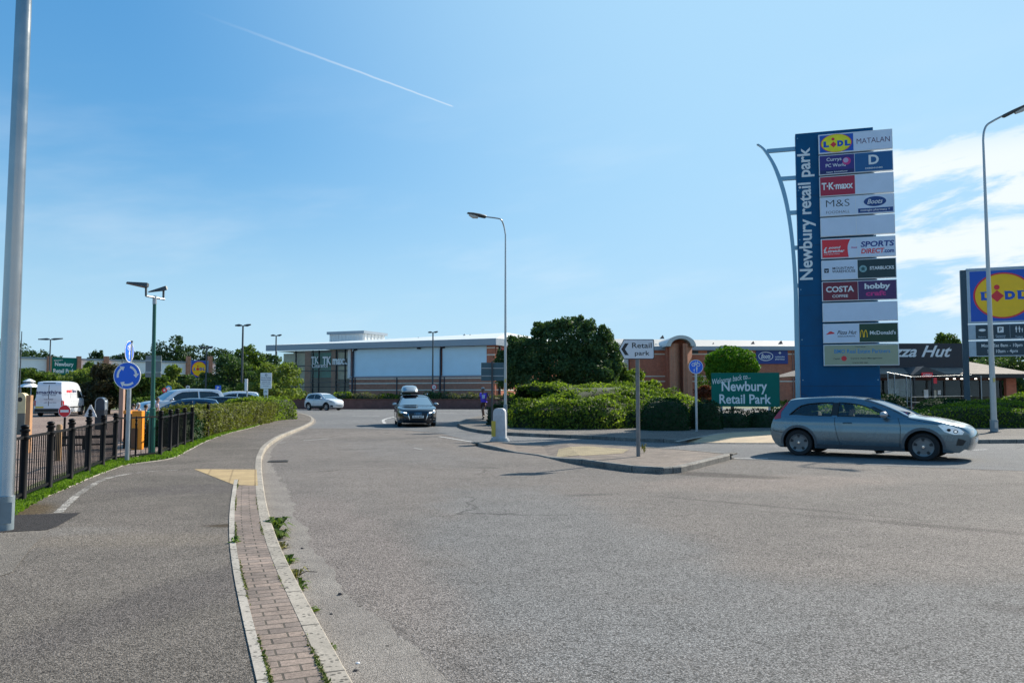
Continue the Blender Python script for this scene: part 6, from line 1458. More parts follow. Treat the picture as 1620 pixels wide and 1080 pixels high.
# sign board and porch gable
bq = lambda px, py=560: RP.sz(px, py, -1.15)
z0, z1 = bq(1460, 579)[1], bq(1460, 543)[1]; a, c = bq(1376)[0], bq(1527)[0]
mb = MB(); mb.box(a-1.5, c, 1.15, 1.5, z0-.25, z1); bd = mb.build('sign_board', M('board_black', (.012, .017, .028), .45), t)
mb = MB(); mb.box(c+.001, c+.25, 1.1, 1.5, z1-.95, z1-.0); mb.build('red_lamp', M('red_lamp', (.55, .06, .05), .4), t)
lettering('Pizza Hut', (bq(1393)[0]+bq(1506)[0])/2, (bq(1460, 547)[1]+bq(1460, 564)[1])/2, bq(1506)[0]-bq(1393)[0], .76, 1.14, WHITE, bd, bold=.02, shear=.4)
mb = MB(); gx0, gx1, gm = px_(1426), px_(1482), px_(1443); zg1 = pz_(580.5)
mb.add([(gx0, -1.6, ze-.05), (gx1, -1.6, ze-.05), (gm, -1.6, zg1), (gx0, 1.5, ze-.05), (gx1, 1.5, ze-.05), (gm, 1.5, zg1)], [(0, 1, 2), (1, 4, 5, 2), (0, 2, 5, 3)]); mb.build('porch_gable', M('porch_slate', (.05, .055, .06), .6), t)
mb = MB(); mb.box(px_(1438), px_(1455), -1.7, -1.62, pz_(597.5), pz_(590)); b2 = mb.build('porch_sign', LR, t); lettering('OPEN', (px_(1438)+px_(1455))/2, (pz_(597.5)+pz_(590))/2, .5, .13, -1.705, WHITE, b2)
for px in (1428, 1456): mb = MB(); x = px_(px); mb.box(x-.05, x+.05, -1.6, -1.5, 0, ze-.06); mb.build('porch_post', FRAMEDK, t)
mb = MB(); mb.box(px_(1457), px_(1462), -1.62, -1.55, pz_(607), pz_(598)); mb.build('red_notice', LR, t)

# steel and glass trolley shelter before the restaurant
SHA = P(1406, 640, 45); t = thing('trolley_shelter', 'grey steel framed glass trolley shelter beside the sign tower', 'shelter', (SHA.x, SHA.y, .0), -.12); k = 45/F
SH = Plane(SHA, -.12); w = SH.sz(1441, 610)[0]; h0, h1 = SH.sz(1407, 589)[1], SH.sz(1441, 596)[1]; w2 = SH.sz(1552, 596)[0]
STEEL = M('shelter_steel', (.30, .33, .35), .4, .5, .08)
for x, h in ((0, h0), (.35, h0-.05), (w-.22, h1+.03), (w, h1), (w2, h1+.05)): mb = MB(); mb.tube([(x, 0, 0), (x, 0, h)], .026, 8); mb.build('post', STEEL, t)
mb = MB(); mb.tube([(-.05, 0, h0), (w+.05, 0, h1)], .026, 8); mb.build('roof_beam', STEEL, t)
mb = MB(); mb.tube([(w, 0, h1), (w2, 1.2, h1+.12)], .014, 8); mb.build('roof_beam', STEEL, t)
for q in (.25, .55, .85, 1.15, 1.45, 1.75): mb = MB(); mb.tube([(0, 0, q), (w, 0, q-.05)], .014, 6); mb.build('rail', STEEL, t)
for q in (.45, .75, 1.05, 1.35): mb = MB(); mb.tube([(w, 0, q), (w2, 1.2, q+.05)], .012, 6); mb.build('rail', STEEL, t)
mb = MB(); mb.box(.04, w-.04, .03, .045, .2, h1-.1); mb.build('glass_panel', glass('shelter_glass', (.75, .82, .82), .12), t)
# ------------------------------------------------------------------ vehicles
def paintmat(name, col, metal=.5, rough=.32, flake=.10):
    m = M(name, col, rough, metal, flake, 1.2, coat=.9); return m
TYRE = M('tyre_rubber', (.014, .014, .015), .8, 0, .2, 8); RIM = M('wheel_cover', (.16, .165, .17), .4, .6, .1); RIMBR = M('bright_alloy', (.45, .46, .48), .3, .9, .06)
CHROME = M('chrome', (.75, .76, .78), .12, 1., .03); PLASTIC = M('black_plastic', (.016, .017, .018), .55, 0, .15, 6); UNDER = M('underbody', (.008, .008, .008), .9)
CARGLASS = glass('car_glass', (.78, .84, .80), .03, .008); DARKGLASS = glass('dark_car_glass', (.16, .18, .19), .35, .01)
SCREEN = glass('windscreen_glass', (.50, .62, .64), .25, .01, 0., .55)
HEADL = M('headlight_glass', (.80, .82, .84), .10, .25, .3, 14, coat=1.); REDL = M('red_lamp_lens', (.42, .008, .02), .15, 0, .1, 9, coat=1.); SEATM = M('seat_fabric', (.022, .022, .024), .85)
PLATEW = M('white_number_plate', (.75, .75, .73), .4, 0, .03); PLATEY = M('yellow_number_plate', (.72, .52, .03), .4, 0, .03)
LITLAMP = bpy.data.materials.new('lit_headlamp'); LITLAMP.use_nodes = True; q = LITLAMP.node_tree.nodes['Principled BSDF']; q.inputs['Base Color'].default_value = (.8, .8, .8, 1); q.inputs['Emission Color'].default_value = (.9, .96, 1, 1); q.inputs['Emission Strength'].default_value = 1.3

class Car:
    def __init__(s, prof, L, W0, belt, H, tumble, axles, wr, tail=(.5, .16), nose=(.9, .30), k=6, clear=.2, crown=(.05, .045, .05), tw=.2, sharp=False):
        s.L, s.W0, s.belt, s.H, s.tumble, s.axles, s.wr, s.tail, s.nose, s.clear, s.tw = L, W0, belt, H, tumble, axles, wr, tail, nose, clear, tw
        s.prof = [Vector((p[0], p[1])) for p in (prof if sharp else crom(prof, k))]; s.crown = crown
    def W(s, x, z):
        w = s.W0
        if x < s.tail[0]: w -= s.tail[1]*((s.tail[0]-x)/s.tail[0])**2
        xf = s.L-s.nose[0]
        if x > xf: w -= s.nose[1]*((x-xf)/s.nose[0])**2.2
        if z < .5: w -= .07*((.5-z)/.4)**2
        w -= .018*math.exp(-((z-.62)/.09)**2)*0
        if z > s.belt-.05: t = min(1, (z-s.belt+.05)/.1); w -= .035*t*t*(3-2*t)
        if z > s.belt: w -= s.tumble*((z-s.belt)/(s.H-s.belt))**1.15
        # the flank leans in above and below its widest line, with a shoulder crease
        zc = s.belt*.62
        if z > zc: w -= .055*((min(z, s.belt)-zc)/(s.belt-zc))**1.6
        w += .008*math.exp(-((z-(s.belt-.13))/.055)**2)
        return max(w, .2)
    def arch(s, cx, r, n=14, a0=-8, a1=188):
        return [Vector((cx+r*math.cos(R(a)), s.wr+r*math.sin(R(a)))) for a in np.linspace(a0, a1, n)]
    def outline(s):
        pts = list(s.prof); r = s.wr+.055
        bot = [Vector((s.prof[-1].x-.10, s.clear))]
        for cx in sorted(s.axles, reverse=True):
            ar = s.arch(cx, r); ar = [p for p in ar if p.y > s.clear]
            bot += [Vector((ar[0].x, s.clear))]+ar+[Vector((ar[-1].x, s.clear))]
        bot += [Vector((s.prof[0].x+.08, s.clear))]
        return [tuple(p) for p in pts+bot]
    def side(s, mb, poly, holes=(), off=0., both=True, step=.09, sides=(-1, 1)):
        loops = [poly]+list(holes); flatp = [p for l in loops for p in l]
        tris = tessellate_polygon([[Vector((p[0], p[1], 0)) for p in l] for l in loops])
        bm = bmesh.new(); vs = [bm.verts.new((p[0], p[1], 0)) for p in flatp]
        for t in tris:
            try: bm.faces.new([vs[i] for i in t])
            except ValueError: pass
        xs = [p[0] for p in flatp]; zs = [p[1] for p in flatp]
        for a0, a1, ax in ((min(xs), max(xs), 0), (min(zs), max(zs), 1)):
            st = step if ax == 0 else step*.6; n = int((a1-a0)/st)
            for i in range(1, n+1):
                c = a0+i*st; co = (c, 0, 0) if ax == 0 else (0, c, 0); no = (1, 0, 0) if ax == 0 else (0, 1, 0)
                bmesh.ops.bisect_plane(bm, geom=bm.verts[:]+bm.edges[:]+bm.faces[:], plane_co=co, plane_no=no, dist=1e-5)
        bmesh.ops.triangulate(bm, faces=bm.faces[:])
        bm.verts.index_update(); P_ = [(v.co.x, v.co.y) for v in bm.verts]; Fc = []
        for f in bm.faces:
            i = [v.index for v in f.verts]; a, b, c = (P_[k] for k in i)
            Fc.append(i if (b[0]-a[0])*(c[1]-a[1])-(b[1]-a[1])*(c[0]-a[0]) > 0 else i[::-1])
        bm.free()
        for sg in sides:                                # -1 = right side (y negative)
            mb.add([(x, sg*(s.W(x, z)+off), z) for x, z in P_], [f if sg < 0 else f[::-1] for f in Fc])
    def cr(s, i):
        p = s.prof[i]; t = p.x/s.L
        if p.y < s.belt-.05 and t < .25: return s.crown[0]
        if p.y < s.belt+.02 and t > .8: return s.crown[2]+.05*max(0, (t-.9)/.1)
        return s.crown[1]
    def strip(s, mb, i0, i1, off=0., shrink=0., n=17):
        pr = s.prof; o = len(mb.v); m = 0
        for i in range(i0, i1+1):
            d = (pr[min(i+1, len(pr)-1)]-pr[max(i-1, 0)]).normalized(); nrm = Vector((-d.y, d.x)); c = s.cr(i); w = s.W(pr[i].x, pr[i].y)
            for k in range(n):
                t = math.sin(-math.pi/2+math.pi*k/(n-1))*(1-shrink)
                e = c*(1-abs(t)**2.6)**(1/2.0) if abs(t) < 1 else 0.
                q_ = pr[i]+nrm*(e+off); mb.v.append((q_.x, w*t, q_.y))
            m += 1
        for i in range(m-1):
            for k in range(n-1): mb.face((o+i*n+k, o+i*n+k+1, o+(i+1)*n+k+1, o+(i+1)*n+k))
    def idx(s, x, lo=None):                            # index of the profile point nearest in x on the upper run
        c = [(abs(p.x-x), i) for i, p in enumerate(s.prof) if p.y > (lo if lo is not None else s.belt-.25)]
        return min(c)[1]
    def front(s, y, z, off=.0, end=1):                 # x of the nose (end=1) or tail (end=-1) at a height
        pr = [p for p in s.prof if (p.x > s.L*.8 if end > 0 else p.x < s.L*.25)]
        pr = sorted(pr, key=lambda p: p.y); x = None
        for a, b in zip(pr, pr[1:]):
            if a.y <= z <= b.y: x = a.x+(b.x-a.x)*(z-a.y)/max(1e-6, b.y-a.y); break
        if x is None: x = min(pr, key=lambda p: abs(p.y-z)).x
        w = s.W(x, z); t = min(.999, abs(y)/w); i = min(range(len(s.prof)), key=lambda k: (s.prof[k]-Vector((x, z))).length); c = s.cr(i)*(1-t**2.6)**.5
        return x+end*(c+off)
    def face_patch(s, mb, poly, off=.006, end=1, step=.12):
        tris = tessellate_polygon([[Vector((p[0], p[1], 0)) for p in poly]]); bm = bmesh.new(); vs = [bm.verts.new((p[0], p[1], 0)) for p in poly]
        for t in tris:
            try: bm.faces.new([vs[i] for i in t])
            except ValueError: pass
        for ax in (0, 1):
            a0, a1 = min(p[ax] for p in poly), max(p[ax] for p in poly); n = int((a1-a0)/step)
            for i in range(1, n+1):
                c = a0+i*step; bmesh.ops.bisect_plane(bm, geom=bm.verts[:]+bm.edges[:]+bm.faces[:], plane_co=(c, 0, 0) if ax == 0 else (0, c, 0), plane_no=(1, 0, 0) if ax == 0 else (0, 1, 0), dist=1e-5)
        bmesh.ops.triangulate(bm, faces=bm.faces[:]); bm.verts.index_update()
        P_ = [(v.co.x, v.co.y) for v in bm.verts]; Fc = []
        for f in bm.faces:
            i = [v.index for v in f.verts]; a, b, c = (P_[k] for k in i); g = (b[0]-a[0])*(c[1]-a[1])-(b[1]-a[1])*(c[0]-a[0]) > 0
            Fc.append(i if g == (end > 0) else i[::-1])
        bm.free(); mb.add([(s.front(y, z, off, end), y, z) for y, z in P_], Fc)

def wheel(c, x, y, parent, rim, spokes=5, solid=True, sg=-1, bright=False):
    r = c.wr; w = c.tw/2
    mb = MB(); mb.lathe([(r*.62, -w*.85), (r*.70, -w), (r*.93, -w), (r*.985, -w*.78), (r, -w*.4), (r, w*.4), (r*.985, w*.78), (r*.93, w), (r*.70, w), (r*.62, w*.85)], (0, 0, 0), 36, 'y'); o = mb.build('wheel', TYRE, parent, smooth=True, loc=(x, y, r))
    mb = MB(); f = sg*w
    mb.lathe([(r*.70, f*.90), (r*.68, f*1.0), (r*.62, f*.92), (r*.3, f*.86), (r*.16, f*.93), (r*.05, f*.95)], (0, 0, 0), 36, 'y')
    mb.m = 1
    for k in range(spokes):
        a = 2*math.pi*(k+.5)/spokes+.3; m_ = Matrix.Rotation(a, 4, 'Y')
        if solid: q_ = [(.40, -.07), (.60, -.12), (.64, 0), (.60, .12), (.40, .07)]
        else: q_ = [(.24, -.09), (.58, -.30), (.61, 0), (.58, .30), (.24, .09)]
        vs = [m_ @ Vector((p[0]*r, f*(.965 if not solid else .935), p[1]*r)) for p in q_]; mb.add(vs, [(0, 1, 2, 3, 4)] if sg < 0 else [(4, 3, 2, 1, 0)])
    mb.m = 2; mb.lathe([(r*.10, f*.94), (r*.09, f*1.0), (r*.01, f*1.01)], (0, 0, 0), 16, 'y')
    mb.build('rim', [rim, PLASTIC, CHROME], o, smooth=True)
    return o
def seat(x, y, zb, parent, top=1.12):
    mb = MB(); mb.box(x-.05, x+.45, y-.23, y+.23, zb, zb+.16); mt = Matrix.Translation((x, y, zb+.12)) @ Matrix.Rotation(R(-14), 4, 'Y'); mb.box(-.10, .04, -.22, .22, 0, .52, mt); mb.box(-.08, .03, -.11, .11, .55, .74, mt)
    return mb.build('seat', SEATM, parent, bevel=.03, smooth=True)
def build_car(name, label, c, pmat, dlo, loc, rotz, scale=1., screen=None, rear=None, glassm=CARGLASS, rim=RIM, spokes=5, solid=True, headl=None, taill=None, seams=(), handles=(), trims=(), group=None, archtrim=False, mirrors=None, mirrormat=None, detail=True, seats=((1.9, 1),), zs=1.):
    t = thing(name, label, name.split('_')[-1] if name.split('_')[-1] in ('car', 'van') else 'car', loc, rotz, group); t.scale = (scale, scale, scale*zs)
    mb = MB(); holes = [d for d in dlo]
    c.side(mb, c.outline(), holes)
    n = len(c.prof); iw = None
    gl_ranges = []
    if screen: gl_ranges.append((c.idx(screen[0], c.belt-.06), c.idx(screen[1], c.belt-.06), 'windscreen'))
    if rear: gl_ranges.append((c.idx(rear[0], c.belt-.06), c.idx(rear[1], c.belt-.06), 'rear_window'))
    cuts = sorted([(min(a, b), max(a, b)) for a, b, _ in gl_ranges]); i = 0
    for a, b in cuts: c.strip(mb, i, a); i = b
    c.strip(mb, i, n-1); o = mb.build('body', pmat, t, smooth=True)
    for a, b, nm in gl_ranges: mb = MB(); c.strip(mb, min(a, b), max(a, b), -.006); mb.build(nm, SCREEN if nm == 'windscreen' else glassm, t, smooth='all')
    if screen:                                          # pillar edges of the windscreen
        a, b = min(gl_ranges[0][:2]), max(gl_ranges[0][:2]); mb = MB()
        for sg in (-1, 1): mb = MB(); mb.tube([(c.prof[k].x, sg*(c.W(c.prof[k].x, c.prof[k].y)-.015), c.prof[k].y+.004) for k in range(a, b+1)], .028, 6); mb.build('pillar_trim', pmat, t, smooth=True)
    for sg in (-1, 1):
        for d in dlo: mb = MB(); c.side(mb, d, (), -.012, sides=(sg,)); mb.build('side_window', glassm, t, smooth='all')
    # window surround
    for sg in (-1, 1):
        mb = MB()
        for d in dlo: mb.tube([(p[0], sg*(c.W(*p)+.001), p[1]) for p in list(d)+[d[0]]], .012, 5, caps=False)
        mb.build('window_seal', PLASTIC, t, smooth=True)
    mb = MB(); h = c.W0-c.tw-.05; mb.box(.22, c.L-.35, -h, h, c.clear-.02, c.clear+.32); mb.box(.12, c.L-.9, -h, h, c.clear+.32, c.clear+.36)
    for a in (-1, 1):                                   # sills between the wheels
        mb.box(c.axles[0]+c.wr+.1, c.axles[1]-c.wr-.1, min(a*h, a*(c.W0-.09)), max(a*h, a*(c.W0-.09)), c.clear-.01, c.clear+.3)
    for cx in c.axles:
        for a in (-1, 1):
            ar = c.arch(cx, c.wr+.058, 14, -4, 184); yo = lambda p: a*(c.W(p.x, max(p.y, .3))-.012); yi = a*(h-.01); o_ = len(mb.v)
            mb.v += [(p.x, yo(p), p.y) for p in ar]+[(p.x, yi, p.y) for p in ar]
            for i in range(len(ar)-1): mb.face((o_+i, o_+i+1, o_+len(ar)+i+1, o_+len(ar)+i))
            mb.face([o_+len(ar)+i for i in range(len(ar))])
    xd = c.prof[c.idx(screen[0] if screen else c.L*.7)].x if screen else c.L*.7
    mb.box(xd-.55, xd-.02, -c.W0+.22, c.W0-.22, c.clear+.36, c.belt-.09); mb.build('underbody', UNDER, t)
    if detail:
        for x, y in seats:
            for sg in ((-1, 1) if y else (0,)): seat(x, sg*c.W0*.42, .42, t)
    for x in c.axles:
        for sg in (-1, 1): wheel(c, x, sg*(c.W0-c.tw/2-.035), t, rim, spokes, solid, sg)
    for sg in (-1, 1):
        if archtrim:
            for x in c.axles:
                ar = c.arch(x, c.wr+.055, 18, -6, 186); ao = c.arch(x, c.wr+.115, 18, -6, 186); mb = MB(); c.side(mb, [tuple(p) for p in ar]+[tuple(p) for p in ao[::-1]], (), .008, sides=(sg,)); mb.build('arch_trim', archtrim, t, smooth=True)
        for d, mt in (headl or ()): mb = MB(); c.side(mb, d, (), .006, sides=(sg,), step=.06); mb.build('headlight', mt, t, smooth='all')
        for d, mt in (taill or ()): mb = MB(); c.side(mb, d, (), .006, sides=(sg,), step=.06); mb.build('tail_light', mt, t, smooth='all')
        for kk, (nm, d, mt) in enumerate(trims): mb = MB(); c.side(mb, d, (), .005+.0035*('lamp' in nm)+.003*(nm == 'lamp_rim'), sides=(sg,)); mb.build(nm, mt, t, smooth='all')
        if seams:
            for ln in seams: mb = MB(); mb.tube([(p[0], sg*(c.W(p[0], p[1])-.004), p[1]) for p in [tuple(q_) for q_ in crom(ln, 6)]], .0075, 4); mb.build('panel_gap', UNDER, t)
        for x, z in handles: mb = MB(); w = c.W(x, z); mb.tube([(x-.09, sg*(w+.006), z), (x-.06, sg*(w+.03), z+.005), (x+.06, sg*(w+.03), z+.008), (x+.09, sg*(w+.006), z+.004)], .016, 8); mb.build('door_handle', pmat, t, smooth=True)
        if mirrors:
            x, z = mirrors; w = c.W(x, z); mb = MB(); mb.ball((x, sg*(w+.15), z+.05), .085, .12, .075, 14, 8); mb.tube([(x+.02, sg*(w-.02), z), (x, sg*(w+.1), z+.02)], .025, 8); mb.build('wing_mirror', mirrormat or pmat, t, smooth=True)
    return t
def poly2(pts, k=4): return [tuple(p) for p in crom(pts, k, True)]

# ---- grey-blue hatchback, right
cC = Car([(.16, .26), (.06, .42), (.03, .60), (.07, .78), (.16, .93), (.30, 1.10), (.44, 1.285), (.52, 1.335), (.85, 1.372), (1.3, 1.395), (1.75, 1.393), (2.15, 1.345), (2.5, 1.235), (2.85, 1.08), (3.08, .965), (3.4, .915), (3.75, .85), (4.0, .765), (4.14, .68), (4.20, .56), (4.19, .42), (4.13, .28)],
         4.25, .885, .955, 1.40, .26, (.73, 3.37), .315, tail=(.75, .20), nose=(1.0, .34))
BLUEGREY = paintmat('grey_blue_paint', (.125, .185, .22), .62, .25, .04)
win = poly2([(.52, .985), (.60, 1.08), (.72, 1.20), (.95, 1.265), (1.35, 1.285), (1.50, 1.282), (1.50, .985), (1.0, .975)], 3)
win = [(.50, .985), (.58, 1.06), (.66, 1.14), (.75, 1.205), (.90, 1.25), (1.15, 1.278), (1.47, 1.288), (1.47, .972), (1.0, .975)]
win2 = [(1.60, 1.288), (1.85, 1.272), (2.08, 1.235), (2.30, 1.16), (2.52, 1.06), (2.66, .985), (2.60, .962), (1.60, .970)]
f_, r_ = G(1465, 729, 0), G(1263, 720, 0); mid = (f_+r_)/2; hd = math.atan2(f_.y-r_.y, f_.x-r_.x); sc = 1.065
nrm = Vector((math.sin(hd), -math.cos(hd), 0)); org = mid-Vector((math.cos(hd), math.sin(hd), 0))*(.73+3.37)/2*sc-nrm*(.885-.1)*sc
t = build_car('hatchback_car', 'grey-blue three-door hatchback driving right across the junction', cC, BLUEGREY, [win, win2], (org.x, org.y, 0), hd, sc, screen=(2.12, 3.06), rear=(.30, .46),
    headl=[([(3.66, .80), (3.78, .66), (3.95, .60), (4.10, .60), (4.13, .66), (4.06, .725), (3.92, .785), (3.76, .83)], HEADL)],
    taill=[([(.40, 1.30), (.43, 1.27), (.28, 1.04), (.30, .90), (.14, .86), (.12, .90), (.20, 1.03)], REDL)],
    seams=[[(1.55, .93), (1.56, .75), (1.62, .45), (1.68, .26)], [(2.88, .95), (2.93, .75), (2.92, .45), (2.90, .26)], [(1.62, .26), (2.2, .24), (2.9, .26)], [(3.07, .93), (3.4, .87), (3.7, .81)], [(.42, .55), (.2, .57), (.09, .6)]],
    handles=[(1.83, .815)], archtrim=M('grey_arch_trim', (.085, .095, .105), .5), mirrors=(2.62, .97), mirrormat=M('pale_mirror_shell', (.42, .40, .40), .3, .3, .05, coat=.8),
    trims=[('lamp_reflector', circle(3.98, .665, .042, .040, n=14), UNDER), ('lamp_reflector', circle(3.86, .70, .036, .034, n=14), UNDER), ('lamp_rim', circle(3.98, .665, .026, .025, n=12), CHROME), ('window_pillar', [(1.465, .985), (1.605, .985), (1.605, 1.285), (1.465, 1.284)], PLASTIC), ('door_frame', [(2.30, 1.185), (2.52, 1.085), (2.68, .985), (2.74, .965), (2.60, 1.085), (2.36, 1.20)], PLASTIC), ('sill_trim', [(1.13, .21), (2.96, .21), (2.97, .30), (1.12, .30)], M('sill_grey', (.05, .06, .07), .5)), ('fog_recess', [(3.98, .36), (4.10, .36), (4.16, .47), (4.02, .52)], PLASTIC), ('indicator', [(3.84, .71), (3.9, .66), (3.97, .67), (3.94, .73)], M('amber_lens', (.6, .30, .08), .15, coat=1.))], seats=((1.72, 1), (.95, 1)), zs=.965)
mb = MB(); cC.face_patch(mb, [(-.46, .54), (.46, .54), (.50, .70), (-.50, .70)], .004); mb.build('grille', PLASTIC, t); mb = MB(); cC.face_patch(mb, [(-.5, .28), (.5, .28), (.56, .40), (-.56, .40)], .004); mb.build('lower_grille', PLASTIC, t)
mb = MB(); cC.face_patch(mb, [(-.24, .42), (.24, .42), (.24, .52), (-.24, .52)], .004); mb.build('number_plate', PLATEW, t)
mb = MB(); cC.face_patch(mb, [(-.26, .60), (.26, .60), (.26, .71), (-.26, .71)], .012, -1); mb.build('number_plate', PLATEY, t)
mb = MB(); mb.tube([(.72, 0, 1.43), (.58, 0, 1.50)], .006, 6); mb.build('aerial', PLASTIC, t)
mb = MB(); mb.lathe([(.17, -.02), (.185, 0), (.17, .02)], (0, 0, 0), 20); o = mb.build('steering_wheel', SEATM, t); o.location = (2.42, -.37, .93); o.rotation_euler = (0, R(-62), 0)

# ---- dark estate with roof box, coming towards the camera
cA = Car([(.14, .30), (.05, .45), (.04, .70), (.12, .92), (.32, 1.12), (.62, 1.34), (.95, 1.405), (1.6, 1.43), (2.3, 1.41), (2.65, 1.345), (3.05, 1.16), (3.45, .97), (3.8, .92), (4.3, .85), (4.62, .77), (4.78, .68), (4.85, .52), (4.84, .36), (4.76, .22)],
         4.92, .925, .95, 1.43, .24, (.92, 3.84), .335, tail=(.8, .16), nose=(1.0, .30))
DKBLUE = paintmat('black_blue_paint', (.010, .016, .026), .35, .22, .2)
winA = [(.75, 1.02), (.95, 1.26), (1.3, 1.32), (1.62, 1.33), (1.62, .985)]; winB = [(1.70, 1.335), (2.3, 1.31), (2.55, 1.26), (2.85, 1.12), (3.10, .99), (1.70, .975)]
b = G(661, 675.5, 0); ha = R(-79.5)
hv = Vector((math.cos(ha), math.sin(ha), 0)); org = Vector((b.x, b.y, 0))-hv*4.80
t = build_car('estate_car', 'dark blue-black estate car with a grey roof box driving towards the camera', cA, DKBLUE, [winA, winB], (org.x, org.y, 0), ha, 1.0, screen=(2.68, 3.42), rear=(.33, .62), rim=RIMBR, spokes=5, solid=False, glassm=DARKGLASS,
    headl=[([(4.35, .74), (4.50, .66), (4.72, .62), (4.80, .66), (4.72, .74), (4.45, .79)], HEADL)], taill=[([(.1, .74), (.42, .80), (.42, .92), (.14, .90)], REDL)], handles=[(1.85, .86), (2.75, .85)], mirrors=(3.02, .98), mirrormat=M('silver_mirror', (.5, .51, .52), .25, .6), seats=((2.35, 1), (1.45, 1)),
    seams=[[(1.66, .95), (1.68, .6), (1.72, .3)], [(3.15, .93), (3.2, .6), (3.18, .3)]])
for sg in (-1, 1):
    mb = MB(); cA.face_patch(mb, [(sg*.46, .615), (sg*.76, .66), (sg*.80, .73), (sg*.50, .70)], .010); mb.build('headlight', HEADL, t)
    mb = MB(); cA.face_patch(mb, [(sg*.50, .632), (sg*.64, .655), (sg*.66, .70), (sg*.52, .685)], .016); mb.build('daytime_lamp', LITLAMP, t)
    mb = MB(); cA.face_patch(mb, [(sg*.50, .30), (sg*.82, .30), (sg*.80, .44), (sg*.52, .42)], .006); mb.build('air_intake', PLASTIC, t)
    mb = MB(); cA.face_patch(mb, [(sg*.54, .35), (sg*.80, .355), (sg*.80, .375), (sg*.54, .37)], .011); mb.build('intake_strip', CHROME, t)
GR = [(-.40, .68), (.40, .68), (.44, .62), (.37, .36), (.31, .31), (-.31, .31), (-.37, .36), (-.44, .62)]
mb = MB(); cA.face_patch(mb, [(x*1.06, .5+(z-.5)*1.08) for x, z in GR], .008); mb.build('grille_frame', CHROME, t); mb = MB(); cA.face_patch(mb, GR, .014); mb.build('grille', PLASTIC, t)
mb = MB()
for k in range(4):
    o_ = (k-1.5)*.075; ring = [(o_+.052*math.cos(a), .615+.052*math.sin(a)) for a in np.linspace(0, 2*math.pi, 18, endpoint=False)]
    mb.tube([(cA.front(y, z, .024), y, z) for y, z in ring+[ring[0]]], .007, 5, caps=False)
mb.build('badge_rings', CHROME, t)
mb = MB(); cA.face_patch(mb, [(-.26, .425), (.26, .425), (.26, .535), (-.26, .535)], .022); np_ = mb.build('number_plate', PLATEW, t)
vs, fs = text_geo('GL12 MXT', .02, 0.); xs = [v[0] for v in vs]; w = max(xs); mb = MB(); mb.add([(cA.front(0, .48, .03), -.22+.44*v[0]/w, .447+.07*v[1]/.73) for v in vs], fs); mb.build('lettering', SIGNBLACK, np_)
for y in (-.62, .62): mb = MB(); mb.tube([(.9, y, 1.50), (1.0, y, 1.53), (2.3, y, 1.53), (2.45, y, 1.49)], .018, 6); mb.build('roof_rail', CHROME, t)
for x in (1.1, 2.1): mb = MB(); mb.box(x-.03, x+.03, -.62, .62, 1.535, 1.56); mb.build('roof_bar', PLASTIC, t)
# roof box lies on the car's bars: a thing of its own
rb = thing('roof_box', 'silver-grey tapered roof box strapped on the dark estate car', 'roof box', t.matrix_basis @ Vector((1.55, -.22, 1.56)), ha)
mb = MB(); V_ = []; ks = [(-.95, .30, .04, .22), (-.8, .40, 0, .36), (.2, .41, 0, .38), (.75, .38, 0, .30), (1.0, .30, .04, .12)]
for x, w, z0, z1 in ks: V_.append([(x, y*w, z) for y, z in ((-1, z0+.02), (-1, z0+(z1-z0)*.5), (-.8, z0+(z1-z0)*.88), (-.4, z1), (.4, z1), (.8, z0+(z1-z0)*.88), (1, z0+(z1-z0)*.5), (1, z0+.02))])
o_ = len(mb.v); mb.v += [p for r_ in V_ for p in r_]
for i in range(4):
    for k in range(8): mb.face((o_+i*8+k, o_+i*8+(k+1) % 8, o_+(i+1)*8+(k+1) % 8, o_+(i+1)*8+k))
mb.face(list(range(o_, o_+8))[::-1]); mb.face(list(range(o_+32, o_+40))); mb.build('shell', paintmat('silver_box_paint', (.30, .32, .34), .5, .3), rb, smooth=True, bevel=.0)
mb = MB(); mb.box(-.9, .9, -.405, .405, -.0, .035); mb.build('base', PLASTIC, rb)

# ---- white compact SUV at the far kerb
cM = Car([(.14, .34), (.05, .5), (.06, .8), (.16, 1.05), (.30, 1.30), (.42, 1.53), (.8, 1.60), (1.5, 1.63), (2.1, 1.60), (2.45, 1.50), (2.85, 1.26), (3.15, 1.10), (3.6, 1.03), (3.95, .93), (4.15, .80), (4.22, .6), (4.2, .42), (4.1, .3)],
         4.28, .88, 1.06, 1.63, .22, (.80, 3.36), .345, tail=(.7, .2), nose=(.95, .34), clear=.26)
WHITEP = paintmat('white_paint', (.74, .76, .78), 0, .28, .03)
wM = [(.45, 1.16), (.62, 1.40), (.95, 1.50), (1.5, 1.52), (1.5, 1.09), (.9, 1.10)]; wM2 = [(1.58, 1.52), (2.05, 1.48), (2.3, 1.40), (2.62, 1.20), (2.75, 1.08), (1.58, 1.08)]
b = G(512, 648.5, 0); hm = R(-36); hv = Vector((math.cos(hm), math.sin(hm), 0)); org = Vector((b.x, b.y, 0))-hv*2.1*.93
t = build_car('compact_suv_car', 'white compact car with dark windows waiting by the low brick wall', cM, WHITEP, [wM, wM2], (org.x, org.y, 0), hm, .95, screen=(2.46, 3.13), rear=(.3, .42), glassm=DARKGLASS, rim=RIMBR, solid=False,
    headl=[([(3.62, .86), (3.85, .76), (4.05, .76), (4.05, .86), (3.8, .95)], HEADL)], taill=[([(.1, .9), (.42, .95), (.40, 1.08), (.16, 1.08)], REDL)], handles=[(1.7, .98)], mirrors=(2.72, 1.10), archtrim=PLASTIC,
    trims=[('sill_trim', [(1.2, .27), (2.95, .27), (2.95, .44), (1.2, .42)], PLASTIC), ('bumper_trim', [(3.85, .31), (4.1, .31), (4.15, .48), (3.9, .52)], PLASTIC)], seams=[[(1.54, 1.04), (1.56, .7), (1.6, .45)]])
